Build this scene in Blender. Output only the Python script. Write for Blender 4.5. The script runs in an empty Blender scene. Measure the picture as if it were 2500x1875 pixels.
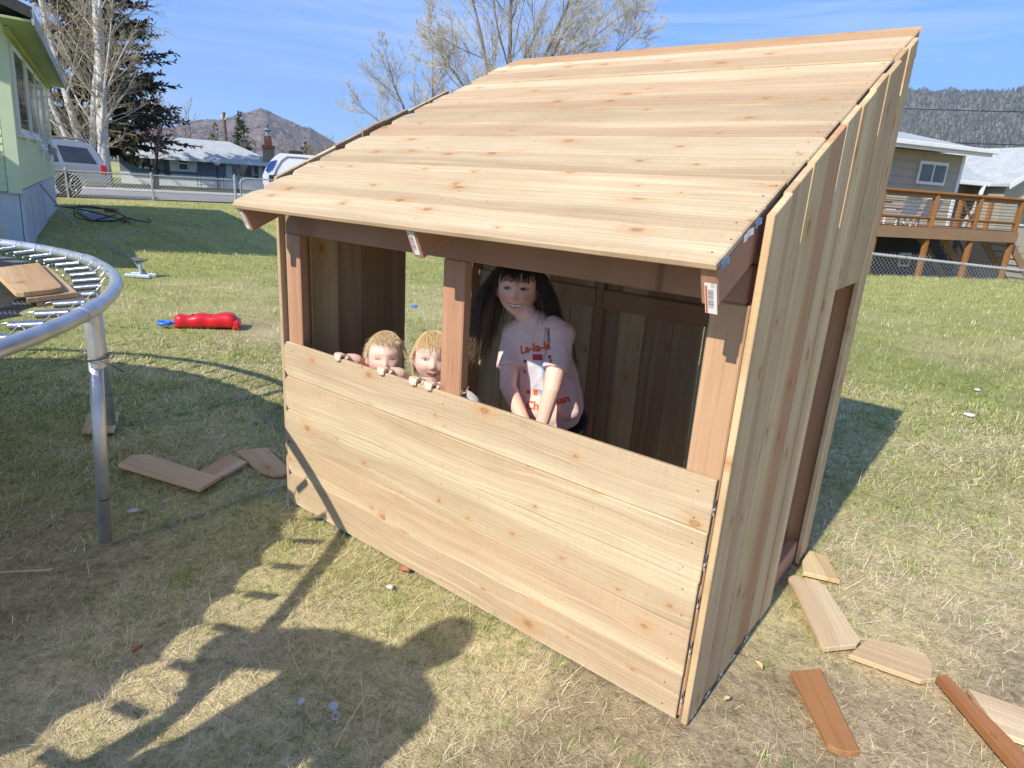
import bpy, bmesh, math, random
import numpy as np
from mathutils import Vector, Matrix, noise as mnoise
from mathutils.bvhtree import BVHTree

random.seed(7); rng = np.random.default_rng(7)
scene = bpy.context.scene
COL = scene.collection

# ------------------------------------------------------------------ camera
CAM_F = 1578.94 / 2500.0
CAM_C = Vector((2.301, -1.468, 1.385))
YAW, PITCH, ROLL = -0.65, -0.295, 0.064
def cam_axes():
    cy, sy, cp, sp, cr, sr = math.cos(YAW), math.sin(YAW), math.cos(PITCH), math.sin(PITCH), math.cos(ROLL), math.sin(ROLL)
    f = Vector((sy*cp, cy*cp, sp)); r = Vector((cy, -sy, 0)); u = r.cross(f)
    return cr*r + sr*u, -sr*r + cr*u, f
c_r, c_u, c_f = cam_axes()
cam_data = bpy.data.cameras.new('camera'); cam = bpy.data.objects.new('camera', cam_data); COL.objects.link(cam)
cam_data.sensor_fit = 'HORIZONTAL'; cam_data.sensor_width = 36.0; cam_data.lens = 36.0*CAM_F
cam_data.clip_start = 0.02; cam_data.clip_end = 20000
cam.matrix_world = Matrix(((c_r.x, c_u.x, -c_f.x, CAM_C.x), (c_r.y, c_u.y, -c_f.y, CAM_C.y), (c_r.z, c_u.z, -c_f.z, CAM_C.z), (0, 0, 0, 1)))
scene.camera = cam

# ------------------------------------------------------------------ sky, sun, exposure
SUN_DIR = Vector((0.006, 0.777, -0.629)).normalized()
world = bpy.data.worlds.new('World'); scene.world = world; world.use_nodes = True
wn = world.node_tree.nodes; wl = world.node_tree.links; wn.clear()
w_out = wn.new('ShaderNodeOutputWorld'); w_bg = wn.new('ShaderNodeBackground'); w_bg.inputs['Strength'].default_value = 0.15
sky = wn.new('ShaderNodeTexSky'); sky.sky_type = 'NISHITA'; sky.sun_disc = False
sky.sun_elevation = math.radians(39.0); sky.sun_rotation = math.radians(180.0)
sky.altitude = 1600; sky.air_density = 1.0; sky.dust_density = 0.1; sky.ozone_density = 3.0
# thin cirrus, streaked along the horizon, laid out by direction on the whole sky
w_tc = wn.new('ShaderNodeTexCoord'); w_map = wn.new('ShaderNodeMapping'); w_map.inputs['Scale'].default_value = (1.5, 1.5, 13.0)
w_map.inputs['Rotation'].default_value = (math.radians(4), math.radians(-5), 0)
w_nz = wn.new('ShaderNodeTexNoise'); w_nz.inputs['Scale'].default_value = 1.7; w_nz.inputs['Detail'].default_value = 7; w_nz.inputs['Roughness'].default_value = 0.62; w_nz.inputs['Distortion'].default_value = 0.7
w_rp = wn.new('ShaderNodeValToRGB'); w_rp.color_ramp.elements[0].position = 0.47; w_rp.color_ramp.elements[1].position = 0.80
w_rp.color_ramp.elements[0].color = (0, 0, 0, 1); w_rp.color_ramp.elements[1].color = (0.62, 0.62, 0.62, 1)
w_mix = wn.new('ShaderNodeMixRGB'); w_mix.inputs['Color2'].default_value = (4.0, 4.5, 5.2, 1)
wl.new(w_tc.outputs['Generated'], w_map.inputs['Vector']); wl.new(w_map.outputs['Vector'], w_nz.inputs['Vector'])
wl.new(w_nz.outputs['Fac'], w_rp.inputs['Fac']); wl.new(w_rp.outputs['Color'], w_mix.inputs['Fac'])
w_wb = wn.new('ShaderNodeMixRGB'); w_wb.blend_type = 'MULTIPLY'; w_wb.inputs['Fac'].default_value = 1.0; w_wb.inputs['Color2'].default_value = (0.46, 0.67, 0.95, 1)
wl.new(sky.outputs['Color'], w_wb.inputs['Color1']); wl.new(w_wb.outputs['Color'], w_mix.inputs['Color1']); wl.new(w_mix.outputs['Color'], w_bg.inputs['Color']); wl.new(w_bg.outputs['Background'], w_out.inputs['Surface'])

sun_data = bpy.data.lights.new('sun', 'SUN'); sun_data.energy = 4.0; sun_data.angle = math.radians(0.53); sun_data.color = (1.0, 0.93, 0.82)
sun = bpy.data.objects.new('sun', sun_data); COL.objects.link(sun)
sun.rotation_euler = SUN_DIR.to_track_quat('-Z', 'Y').to_euler(); sun.location = (0, -10, 12)

vs = scene.view_settings
scene.display_settings.display_device = 'sRGB'; vs.view_transform = 'Standard'; vs.look = 'None'; vs.exposure = 0.82; vs.gamma = 1.0; vs.use_curve_mapping = False
scene.cycles.use_denoising = True
scene.cycles.max_bounces = 8; scene.cycles.transparent_max_bounces = 8
scene.cycles.use_adaptive_sampling = True; scene.cycles.adaptive_threshold = 0.01

# ------------------------------------------------------------------ pixel rays (photograph is 2500 x 1875), used only to survey where things stand
def ray(u, v):
    x = (u-1250)/(CAM_F*2500); y = -(v-937.5)/(CAM_F*2500)
    return c_r*x + c_u*y + c_f
def gz(u, v, z=0.0):
    d = ray(u, v); return CAM_C + d*((z-CAM_C.z)/d.z)
def gd(u, v, dist):
    d = ray(u, v); return CAM_C + d*(dist/math.hypot(d.x, d.y))

# ------------------------------------------------------------------ helpers
def tag(o, label=None, cat=None, group=None, kind=None):
    if label: o['label'] = label
    if cat: o['category'] = cat
    if group: o['group'] = group
    if kind: o['kind'] = kind
    return o
def thing(name, label, cat, loc=(0, 0, 0), group=None, rotz=0.0):
    o = bpy.data.objects.new(name, None); COL.objects.link(o); o.location = loc; o.rotation_euler = (0, 0, rotz)
    o.empty_display_size = 0.1
    return tag(o, label, cat, group)
def basis(o):
    return o.matrix_basis if o.parent is None else basis(o.parent) @ o.matrix_parent_inverse @ o.matrix_basis
def put(o, parent=None, world=None):
    """link an object; world = its world matrix (mesh in its own axes)."""
    COL.objects.link(o)
    if world is not None: o.matrix_basis = world
    if parent is not None:
        o.parent = parent; o.matrix_parent_inverse = basis(parent).inverted()
    return o
def link_local(o, parent):
    COL.objects.link(o); o.parent = parent; return o

class MB:
    """collects shapes into one mesh"""
    def __init__(s): s.v = []; s.f = []; s.m = []; s.mi = 0
    def add(s, vs_, fs):
        b = len(s.v); s.v.extend([tuple(p) for p in vs_]); s.f.extend([tuple(i+b for i in f) for f in fs]); s.m.extend([s.mi]*len(fs)); return s
    def box(s, x0, x1, y0, y1, z0, z1, M=None):
        vs_ = [Vector((x, y, z)) for z in (z0, z1) for y in (y0, y1) for x in (x0, x1)]
        if M is not None: vs_ = [M @ p for p in vs_]
        return s.add(vs_, [(0, 2, 3, 1), (4, 5, 7, 6), (0, 1, 5, 4), (2, 6, 7, 3), (0, 4, 6, 2), (1, 3, 7, 5)])
    def bbox(s, x0, x1, y0, y1, z0, z1, b=0.004, M=None):
        """box with chamfered edges"""
        b = min(b, (x1-x0)*.45, (y1-y0)*.45, (z1-z0)*.45)
        vs_ = []; idx = {}
        for i, (X, xi) in enumerate(((x0, 1), (x1, -1))):
            for j, (Y, yi) in enumerate(((y0, 1), (y1, -1))):
                for k, (Z, zi) in enumerate(((z0, 1), (z1, -1))):
                    for a in range(3):
                        p = [X+b*xi, Y+b*yi, Z+b*zi]; p[a] = (X, Y, Z)[a]
                        idx[i, j, k, a] = len(vs_); vs_.append(Vector(p))
        fs = []
        for a in range(3):
            o1, o2 = [(1, 2), (0, 2), (0, 1)][a]
            for sd in (0, 1):
                q = []
                for (p1, p2) in ((0, 0), (1, 0), (1, 1), (0, 1)):
                    t = [0, 0, 0]; t[a] = sd; t[o1] = p1; t[o2] = p2; q.append(idx[t[0], t[1], t[2], a])
                if (sd == 0) == (a != 1): q.reverse()
                fs.append(tuple(q))
        for a in range(3):
            o1, o2 = [(1, 2), (0, 2), (0, 1)][a]
            for p1 in (0, 1):
                for p2 in (0, 1):
                    t0 = [0, 0, 0]; t1 = [0, 0, 0]; t0[o1] = t1[o1] = p1; t0[o2] = t1[o2] = p2; t1[a] = 1
                    q = [idx[t0[0], t0[1], t0[2], o1], idx[t1[0], t1[1], t1[2], o1], idx[t1[0], t1[1], t1[2], o2], idx[t0[0], t0[1], t0[2], o2]]
                    c = sum((vs_[n] for n in q), Vector())/4; m = Vector(((x0+x1)/2, (y0+y1)/2, (z0+z1)/2))
                    n = (vs_[q[1]]-vs_[q[0]]).cross(vs_[q[2]]-vs_[q[0]])
                    if n.dot(c-m) < 0: q.reverse()
                    fs.append(tuple(q))
        for i in (0, 1):
            for j in (0, 1):
                for k in (0, 1):
                    q = [idx[i, j, k, a] for a in range(3)]
                    c = sum((vs_[n] for n in q), Vector())/3; m = Vector(((x0+x1)/2, (y0+y1)/2, (z0+z1)/2))
                    n = (vs_[q[1]]-vs_[q[0]]).cross(vs_[q[2]]-vs_[q[0]])
                    if n.dot(c-m) < 0: q.reverse()
                    fs.append(tuple(q))
        if M is not None: vs_ = [M @ p for p in vs_]
        return s.add(vs_, fs)
    def tube(s, path, r, n=8, caps=True, closed=False):
        path = [Vector(p) for p in path]; k = len(path)
        rs = r if isinstance(r, (list, tuple)) else [r]*k
        vs_ = []; up = None
        for i, p in enumerate(path):
            if closed: t = path[(i+1) % k]-path[i-1]
            else: t = path[min(i+1, k-1)]-path[max(i-1, 0)]
            if t.length < 1e-9: t = Vector((0, 0, 1))
            t.normalize()
            if up is None:
                up = Vector((0, 0, 1)) if abs(t.z) < 0.9 else Vector((1, 0, 0))
            a = up - t*up.dot(t)
            if a.length < 1e-6: a = t.orthogonal()
            a.normalize(); up = a; b = t.cross(a)
            for j in range(n):
                an = 2*math.pi*j/n; vs_.append(p + (a*math.cos(an)+b*math.sin(an))*rs[i])
        fs = []
        for i in range(k if closed else k-1):
            for j in range(n):
                i2 = (i+1) % k
                fs.append((i*n+j, i*n+(j+1) % n, i2*n+(j+1) % n, i2*n+j))
        if caps and not closed:
            fs.append(tuple(range(n))[::-1]); fs.append(tuple((k-1)*n+j for j in range(n)))
        return s.add(vs_, fs)
    def lathe(s, prof, n=16, M=None):
        vs_ = [Vector((r*math.cos(2*math.pi*j/n), r*math.sin(2*math.pi*j/n), z)) for r, z in prof for j in range(n)]
        if M is not None: vs_ = [M @ p for p in vs_]
        fs = [(i*n+j, i*n+(j+1) % n, (i+1)*n+(j+1) % n, (i+1)*n+j) for i in range(len(prof)-1) for j in range(n)]
        fs.append(tuple(range(n))[::-1]); fs.append(tuple((len(prof)-1)*n+j for j in range(n)))
        return s.add(vs_, fs)
    def prism(s, poly, z0, z1, M=None):
        n = len(poly)
        vs_ = [Vector((x, y, z)) for z in (z0, z1) for x, y in poly]
        if M is not None: vs_ = [M @ p for p in vs_]
        return s.add(vs_, [tuple(range(n))[::-1], tuple(range(n, 2*n))] + [(i, (i+1) % n, n+(i+1) % n, n+i) for i in range(n)])
    def build(s, name, mats, parent=None, world=None, smooth=False, local=False):
        me = bpy.data.meshes.new(name); me.from_pydata([tuple(p) for p in s.v], [], s.f); me.update()
        for m in (mats if isinstance(mats, (list, tuple)) else [mats]): me.materials.append(m)
        if any(s.m): me.polygons.foreach_set('material_index', s.m)
        if smooth: me.polygons.foreach_set('use_smooth', [True]*len(s.f))
        o = bpy.data.objects.new(name, me)
        if local: return link_local(o, parent)
        return put(o, parent, world)
def np_mesh(name, V, F, mat, colors=None, smooth=False):
    """big triangle/quad mesh from arrays; colors = per-vertex rgb"""
    me = bpy.data.meshes.new(name); V = np.asarray(V, np.float32); F = np.asarray(F, np.int32)
    me.vertices.add(len(V)); me.vertices.foreach_set('co', V.ravel())
    k = F.shape[1]; me.loops.add(F.size); me.loops.foreach_set('vertex_index', F.ravel())
    me.polygons.add(len(F)); me.polygons.foreach_set('loop_start', np.arange(0, F.size, k, dtype=np.int32))
    try: me.polygons.foreach_set('loop_total', np.full(len(F), k, np.int32))
    except Exception: pass
    if smooth: me.polygons.foreach_set('use_smooth', np.ones(len(F), bool))
    me.update(calc_edges=True); me.validate()
    if colors is not None:
        ca = me.color_attributes.new('col', 'FLOAT_COLOR', 'POINT')
        c4 = np.ones((len(V), 4), np.float32); c4[:, :3] = colors; ca.data.foreach_set('color', c4.ravel())
    me.materials.append(mat)
    return bpy.data.objects.new(name, me)
def vnoise(x, y, sc, seed, octv=3):
    """smooth value noise on arrays, 0..1"""
    out = np.zeros_like(x, dtype=np.float64); amp = 1.0; tot = 0.0
    for o in range(octv):
        r = np.random.default_rng(seed*31+o); g = r.random((256, 256))
        X = x*sc; Y = y*sc; xi = np.floor(X).astype(int); yi = np.floor(Y).astype(int); fx = X-xi; fy = Y-yi
        fx = fx*fx*(3-2*fx); fy = fy*fy*(3-2*fy)
        a = g[xi % 256, yi % 256]; b = g[(xi+1) % 256, yi % 256]; c = g[xi % 256, (yi+1) % 256]; d = g[(xi+1) % 256, (yi+1) % 256]
        out += amp*((a*(1-fx)+b*fx)*(1-fy)+(c*(1-fx)+d*fx)*fy); tot += amp; amp *= 0.5; sc *= 2.07
    return out/tot
def sstep(a, b, x): t = np.clip((x-a)/(b-a), 0, 1); return t*t*(3-2*t)

# ------------------------------------------------------------------ materials
class NT:
    def __init__(s, name):
        s.mat = bpy.data.materials.new(name); s.mat.use_nodes = True; s.t = s.mat.node_tree; s.t.nodes.clear()
        s.out = s.n('ShaderNodeOutputMaterial'); s.p = s.n('ShaderNodeBsdfPrincipled'); s.l(s.p.outputs[0], s.out.inputs[0])
    def n(s, t, **kw):
        x = s.t.nodes.new(t)
        for k, v in kw.items(): setattr(x, k, v)
        return x
    def l(s, a, b): s.t.links.new(a, b)
    def val(s, inp, v):
        if hasattr(v, 'default_value') or hasattr(v, 'is_output'): s.l(v, inp)
        else: inp.default_value = v
    def math(s, op, a, b=0.0, c=0.0):
        x = s.n('ShaderNodeMath', operation=op)
        for i, v in enumerate((a, b, c)): s.val(x.inputs[i], v)
        return x.outputs[0]
    def mix(s, fac, a, b, mode='MIX'):
        x = s.n('ShaderNodeMixRGB', blend_type=mode)
        s.val(x.inputs[0], fac)
        for i, v in ((1, a), (2, b)):
            if isinstance(v, (tuple, list)): v = tuple(v)[:3]+(1,)
            s.val(x.inputs[i], v)
        return x.outputs[0]
    def ramp(s, fac, stops):
        x = s.n('ShaderNodeValToRGB'); e = x.color_ramp.elements
        while len(e) > 1: e.remove(e[-1])
        for i, (p, c) in enumerate(stops):
            c = (c, c, c) if isinstance(c, (int, float)) else c
            el = e[0] if i == 0 else e.new(p)
            el.position = p; el.color = tuple(c)[:3]+(1,)
        s.l(fac, x.inputs[0]); return x.outputs[0]
    def noise(s, vec, scale, detail=3, rough=0.5, dist=0.0):
        x = s.n('ShaderNodeTexNoise'); x.inputs['Scale'].default_value = scale; x.inputs['Detail'].default_value = detail
        x.inputs['Roughness'].default_value = rough; x.inputs['Distortion'].default_value = dist
        if vec is not None: s.l(vec, x.inputs['Vector'])
        return x.outputs['Fac']
    def vec(s, x=None, y=None, z=None):
        c = s.n('ShaderNodeCombineXYZ')
        for i, v in enumerate((x, y, z)):
            if v is not None: s.val(c.inputs[i], v)
        return c.outputs[0]
    def scale(s, vec, sc):
        m = s.n('ShaderNodeMapping'); m.inputs['Scale'].default_value = sc; s.l(vec, m.inputs['Vector']); return m.outputs[0]
    def bump(s, h, strength=0.3, dist=0.01):
        b = s.n('ShaderNodeBump'); b.inputs['Strength'].default_value = strength; b.inputs['Distance'].default_value = dist
        s.l(h, b.inputs['Height']); s.l(b.outputs[0], s.p.inputs['Normal'])
    def base(s, c, rough=0.6, metal=0.0, spec=0.5):
        if isinstance(c, (tuple, list)): c = tuple(c)[:3]+(1,)
        s.val(s.p.inputs['Base Color'], c); s.val(s.p.inputs['Roughness'], rough); s.p.inputs['Metallic'].default_value = metal
        s.p.inputs['Specular IOR Level'].default_value = spec; return s
    def obj(s): return s.n('ShaderNodeTexCoord').outputs['Object']
    def rand(s): return s.n('ShaderNodeObjectInfo').outputs['Random']

def simple(name, c, rough=0.6, metal=0.0, spec=0.5, var=0.12, vscale=6.0, bump=0.0):
    """plain material with a little uneven colour"""
    m = NT(name); tc = m.obj(); nz = m.noise(tc, vscale, 5, 0.6)
    f = m.ramp(nz, [(0.3, 1.0-var), (0.7, 1.0+var)])
    col = m.mix(1.0, c, f, 'MULTIPLY'); m.base(col, rough, metal, spec)
    if bump: m.bump(m.noise(tc, vscale*8, 4), bump, 0.01)
    return m.mat

def make_wood(name, sap, heart, knot, dark, knots=1.0, saw=0.0):
    """cedar boards: length along local X, width along local Y; object colour tints each board"""
    m = NT(name); tc = m.obj(); sx = m.n('ShaderNodeSeparateXYZ'); m.l(tc, sx.inputs[0])
    oi = m.n('ShaderNodeObjectInfo'); rnd = oi.outputs['Random']; oc = oi.outputs['Color']
    r2 = m.math('FRACT', m.math('MULTIPLY', rnd, 17.31)); r3 = m.math('FRACT', m.math('MULTIPLY', rnd, 53.77))
    X = m.math('ADD', sx.outputs['X'], m.math('MULTIPLY', rnd, 40.0)); Y = sx.outputs['Y']; Z = sx.outputs['Z']
    # knots bend the grain around them
    kv = m.vec(m.math('MULTIPLY', X, 5.4), m.math('MULTIPLY', m.math('ADD', Y, m.math('MULTIPLY', r2, 9.0)), 9.0), 0.0)
    vor = m.n('ShaderNodeTexVoronoi', voronoi_dimensions='2D'); vor.inputs['Scale'].default_value = 1.0; vor.inputs['Randomness'].default_value = 1.0
    m.l(kv, vor.inputs['Vector']); vd = vor.outputs['Distance']
    vc = m.n('ShaderNodeSeparateColor'); m.l(vor.outputs['Color'], vc.inputs[0])
    present = m.math('GREATER_THAN', vc.outputs[0], 1.0-0.46*knots)
    ksz = m.math('ADD', 0.045, m.math('MULTIPLY', m.math('POWER', vc.outputs[1], 2.5), 0.14))
    kd = m.math('DIVIDE', vd, ksz)
    bend = m.math('MULTIPLY', m.math('MULTIPLY', present, 0.016), m.math('POWER', 2.718, m.math('MULTIPLY', m.math('MULTIPLY', kd, kd), -0.35)))
    wob = m.noise(m.vec(m.math('MULTIPLY', X, 1.1), m.math('MULTIPLY', Y, 3.0), r2), 1.0, 3, 0.55)
    Yw = m.math('ADD', m.math('ADD', Y, bend), m.math('MULTIPLY', m.math('SUBTRACT', wob, 0.5), 0.10))
    # sapwood / heartwood along one side of the board
    hm = m.math('SUBTRACT', m.math('MULTIPLY', Yw, m.math('SIGN', m.math('SUBTRACT', r3, 0.5))), m.math('MULTIPLY', m.math('SUBTRACT', r2, 0.62), 0.13))
    hmask = m.ramp(m.math('ADD', m.math('MULTIPLY', hm, 14.0), 0.5), [(0.28, 0.0), (0.72, 1.0)])
    # growth rings as long lines
    rings = m.n('ShaderNodeTexWave', wave_type='BANDS', bands_direction='Y', wave_profile='SAW'); rings.inputs['Scale'].default_value = 1.0
    rings.inputs['Distortion'].default_value = 2.4; rings.inputs['Detail'].default_value = 3; rings.inputs['Detail Scale'].default_value = 0.7
    m.l(m.vec(m.math('MULTIPLY', X, 1.3), m.math('MULTIPLY', Yw, 21.0), m.math('MULTIPLY', Z, 21.0)), rings.inputs['Vector'])
    line = m.ramp(rings.outputs['Fac'], [(0.0, 0.0), (0.62, 0.12), (0.93, 1.0), (1.0, 0.15)])
    fine = m.noise(m.vec(m.math('MULTIPLY', X, 5.0), m.math('MULTIPLY', Y, 260.0), m.math('MULTIPLY', Z, 260.0)), 1.0, 3, 0.6)
    blot = m.noise(m.vec(m.math('MULTIPLY', X, 2.2), m.math('MULTIPLY', Y, 9.0), r3), 1.0, 4, 0.6)
    col = m.mix(hmask, sap, heart)
    col = m.mix(m.math('MULTIPLY', line, 0.34), col, dark)
    col = m.mix(1.0, col, m.ramp(fine, [(0.25, 0.84), (0.75, 1.10)]), 'MULTIPLY')
    col = m.mix(1.0, col, m.ramp(blot, [(0.3, (0.86, 0.83, 0.80)), (0.7, (1.07, 1.06, 1.05))]), 'MULTIPLY')
    strk = m.noise(m.vec(m.math('MULTIPLY', X, 0.9), m.math('MULTIPLY', Yw, 34.0), r2), 1.0, 3, 0.6)
    col = m.mix(m.math('MULTIPLY', m.ramp(strk, [(0.48, 0.0), (0.62, 1.0)]), 0.75), col, heart)
    col = m.mix(m.math('MULTIPLY', m.ramp(strk, [(0.32, 1.0), (0.45, 0.0)]), 0.65), col, sap)
    kring = m.ramp(kd, [(0.0, 0.95), (0.30, 0.62), (0.40, 1.0), (0.50, 0.5), (0.75, 0.22), (1.0, 0.0)])
    kcol = m.mix(m.ramp(kd, [(0.34, 1.0), (0.40, 0.0), (0.52, 0.0), (0.60, 1.0)]), (knot[0]*0.45, knot[1]*0.5, knot[2]*0.6), (knot[0]*1.55, knot[1]*1.75, knot[2]*2.2)); kcol = m.mix(m.math('GREATER_THAN', vc.outputs[2], 0.6), kcol, (knot[0]*0.8, knot[1]*1.1, knot[2]*1.8))
    col = m.mix(m.math('MULTIPLY', m.math('MULTIPLY', kring, present), 0.9), col, kcol)
    halo = m.math('MULTIPLY', m.math('MULTIPLY', m.ramp(m.math('MULTIPLY', kd, 0.3), [(0.2, 1.0), (0.9, 0.0)]), present), 0.34)
    col = m.mix(halo, col, (knot[0]*2.0, knot[1]*2.4, knot[2]*3.0))
    # nail dimples and specks
    sp = m.n('ShaderNodeTexVoronoi', voronoi_dimensions='2D'); sp.inputs['Scale'].default_value = 26.0; m.l(m.vec(X, Y, 0.0), sp.inputs['Vector'])
    sc_ = m.n('ShaderNodeSeparateColor'); m.l(sp.outputs['Color'], sc_.inputs[0])
    speck = m.math('MULTIPLY', m.math('LESS_THAN', sp.outputs['Distance'], 0.07), m.math('GREATER_THAN', sc_.outputs[0], 0.86))
    col = m.mix(m.math('MULTIPLY', speck, 0.55), col, dark)
    if saw:
        sw = m.noise(m.vec(m.math('MULTIPLY', X, 160.0), m.math('MULTIPLY', Y, 6.0), 0.0), 1.0, 2, 0.6)
        col = m.mix(1.0, col, m.ramp(sw, [(0.3, 1.0-saw), (0.7, 1.0+saw*0.6)]), 'MULTIPLY')
    col = m.mix(1.0, col, oc, 'MULTIPLY')
    m.base(col, 0.72, 0.0, 0.25)
    m.bump(m.math('ADD', fine, m.math('MULTIPLY', line, 0.7)), 0.22, 0.002)
    return m.mat
M_CEDAR = make_wood('cedar_boards', (0.640, 0.550, 0.380), (0.520, 0.405, 0.268), (0.25, 0.10, 0.03), (0.36, 0.255, 0.16), 1.0, 0.05)
M_FRAME = make_wood('red_brown_framing_lumber', (0.50, 0.315, 0.200), (0.43, 0.250, 0.155), (0.14, 0.07, 0.035), (0.29, 0.165, 0.10), 0.45)
M_DECKW = make_wood('orange_stained_timber', (0.34, 0.165, 0.052), (0.30, 0.135, 0.040), (0.16, 0.06, 0.012), (0.23, 0.09, 0.02), 0.4)
M_STEEL = simple('galvanised_steel', (0.60, 0.62, 0.64), 0.42, 0.75, 0.5, 0.16, 14.0, 0.05)
M_SPRING = simple('zinc_springs', (0.70, 0.71, 0.72), 0.24, 1.0, 0.5, 0.06)
M_GALV = simple('dull_galvanised_pipe', (0.44, 0.45, 0.46), 0.5, 0.6, 0.5, 0.14, 8.0)
M_WIRE = simple('fence_wire', (0.40, 0.41, 0.42), 0.5, 0.7, 0.5, 0.1)

# ================================================================== GROUND
def axis_lines(dense0, dense1, step, far0, far1, grow=1.07):
    a = list(np.arange(dense0, dense1+1e-6, step)); s = step; x = dense1
    while x < far1: s *= grow; x += s; a.append(min(x, far1))
    s = step; x = dense0; lo = []
    while x > far0: s *= grow; x -= s; lo.append(max(x, far0))
    return np.array(lo[::-1]+a)
def fields(x, y):
    """how green, how strawy, how bare the yard is at x, y"""
    d = np.hypot(x-2.3, y+1.47)
    n1 = vnoise(x, y, 0.55, 3, 4); n2 = vnoise(x, y, 1.7, 5, 3); n3 = vnoise(x, y, 0.16, 9, 3)
    green = 0.22+0.42*sstep(2.2, 5.0, d)+0.34*sstep(6, 12, d)+(n1-0.5)*1.0+(n2-0.5)*0.6+(n3-0.5)*0.5
    green += 0.35*sstep(9, 14, d)*sstep(-6, -1, x)
    near_right = sstep(1.7, 2.6, x)*sstep(2.6, 0.2, y)
    green -= 0.10*near_right
    under = sstep(0.6, -0.6, x)*sstep(1.0, -0.5, y)
    green += 0.12*under
    wallside = np.exp(-((y+0.12)/0.22)**2)*sstep(-0.4, 0.2, x)*sstep(1.3, 0.7, x)
    green += 0.25*wallside
    bare = sstep(0.50, 0.66, vnoise(x+7, y-3, 0.9, 21, 4)+0.16*near_right-0.17*sstep(2.6, 5, d))
    worn = np.exp(-(((x+2.2)/1.0)**2+((y-1.9)/0.8)**2))
    bare = np.clip(bare+0.4*worn, 0, 1)
    return np.clip(green, 0.02, 1), bare, d
gxs = axis_lines(-4.0, 4.6, 0.095, -9000, 9000); gys = axis_lines(-2.4, 5.0, 0.095, -3000, 12000)
GX, GY = np.meshgrid(gxs, gys, indexing='ij')
gr, ba, gdist = fields(GX, GY)
inhouse = sstep(-0.15, 0.02, GX)*sstep(2.0, 1.85, GX)*sstep(-0.12, 0.0, GY)*sstep(1.4, 1.25, GY)
def ground_z(x, y):
    s_ = (x+0.302)*-0.8+(y-14.398)*0.6; drop = -1.85*sstep(0.25, 5.0, s_)*sstep(-14, -7, x)
    d = np.hypot(x-2.3, y+1.47)
    ih = sstep(-0.2, 0.0, x)*sstep(2.05, 1.88, x)*sstep(-0.2, -0.02, y)*sstep(1.45, 1.25, y)
    return ((vnoise(x, y, 2.2, 41, 3)-0.55)*0.035*(1-sstep(10, 20, d)) - 0.006)*(1-ih) - 0.012*ih + drop
GZ = ground_z(GX, GY)
dirt = np.stack([0.27+0*GX, 0.205+0*GX, 0.145+0*GX], -1); straw = np.array([0.45, 0.375, 0.235]); grn = np.array([0.19, 0.21, 0.07]); lawn = np.array([0.265, 0.265, 0.105])
mot = vnoise(GX, GY, 9.0, 77, 3)[..., None]
far = sstep(6, 14, gdist)[..., None]
cg = straw*(0.8+0.4*mot)*(1-gr[..., None])+(grn*(1-far)+lawn*far)*(0.8+0.4*mot)*gr[..., None]
cg = cg*(1-ba[..., None]*0.8*(1-0.6*far))+dirt*(0.75+0.5*mot)*ba[..., None]*0.8*(1-0.6*far)
nx, ny = GX.shape
ii = np.arange(nx*ny).reshape(nx, ny)
GF = np.stack([ii[:-1, :-1], ii[1:, :-1], ii[1:, 1:], ii[:-1, 1:]], -1).reshape(-1, 4)
mg = NT('yard_soil_and_turf'); at = mg.n('ShaderNodeVertexColor', layer_name='col'); tc = mg.obj()
f1 = mg.noise(tc, 34.0, 6, 0.7, 0.4); f2 = mg.noise(tc, 160.0, 4, 0.7); f3 = mg.noise(tc, 3.0, 5, 0.6)
cc = mg.mix(1.0, at.outputs['Color'], mg.ramp(f1, [(0.30, 0.50), (0.5, 0.95), (0.72, 1.30)]), 'MULTIPLY')
cc = mg.mix(1.0, cc, mg.ramp(f2, [(0.3, 0.62), (0.7, 1.30)]), 'MULTIPLY')
cc = mg.mix(1.0, cc, mg.ramp(f3, [(0.3, (0.84, 0.86, 0.84)), (0.7, (1.10, 1.08, 1.02))]), 'MULTIPLY')
cc = mg.mix(1.0, cc, (1.62, 1.60, 1.50), 'MULTIPLY'); mg.base(cc, 0.95, 0.0, 0.1); mg.bump(mg.math('ADD', f1, mg.math('MULTIPLY', f2, 0.5)), 0.8, 0.02)
ground = np_mesh('ground', np.stack([GX, GY, GZ], -1).reshape(-1, 3), GF, mg.mat, cg.reshape(-1, 3), True)
COL.objects.link(ground); tag(ground, kind='structure')

# grass blades and straw, real faces, thinning out with distance
mb = NT('grass_blades'); vcn = mb.n('ShaderNodeVertexColor', layer_name='col')
mb.base(vcn.outputs['Color'], 0.65, 0.0, 0.25)
tr = mb.n('ShaderNodeBsdfTranslucent'); mb.l(vcn.outputs['Color'], tr.inputs['Color'])
ms = mb.n('ShaderNodeMixShader'); ms.inputs[0].default_value = 0.22; mb.l(mb.p.outputs[0], ms.inputs[1]); mb.l(tr.outputs[0], ms.inputs[2]); mb.l(ms.outputs[0], mb.out.inputs[0])
M_GRASS = mb.mat
def keep_out(x, y):
    k = (x > -0.03) & (x < 1.88) & (y > -0.005) & (y < 1.24)
    # green house and road beyond the fence
    ex, ey = -0.936, 0.350
    u = (x+10.395)*ex+(y-2.068)*ey; v = (x+10.395)*(-ey)*-1+(y-2.068)*ex*-1
    s = (x+10.395)*0.350+(y-2.068)*0.936
    k |= (u > -0.05) & (u < 13) & (s < 0.02)
    return k
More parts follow.
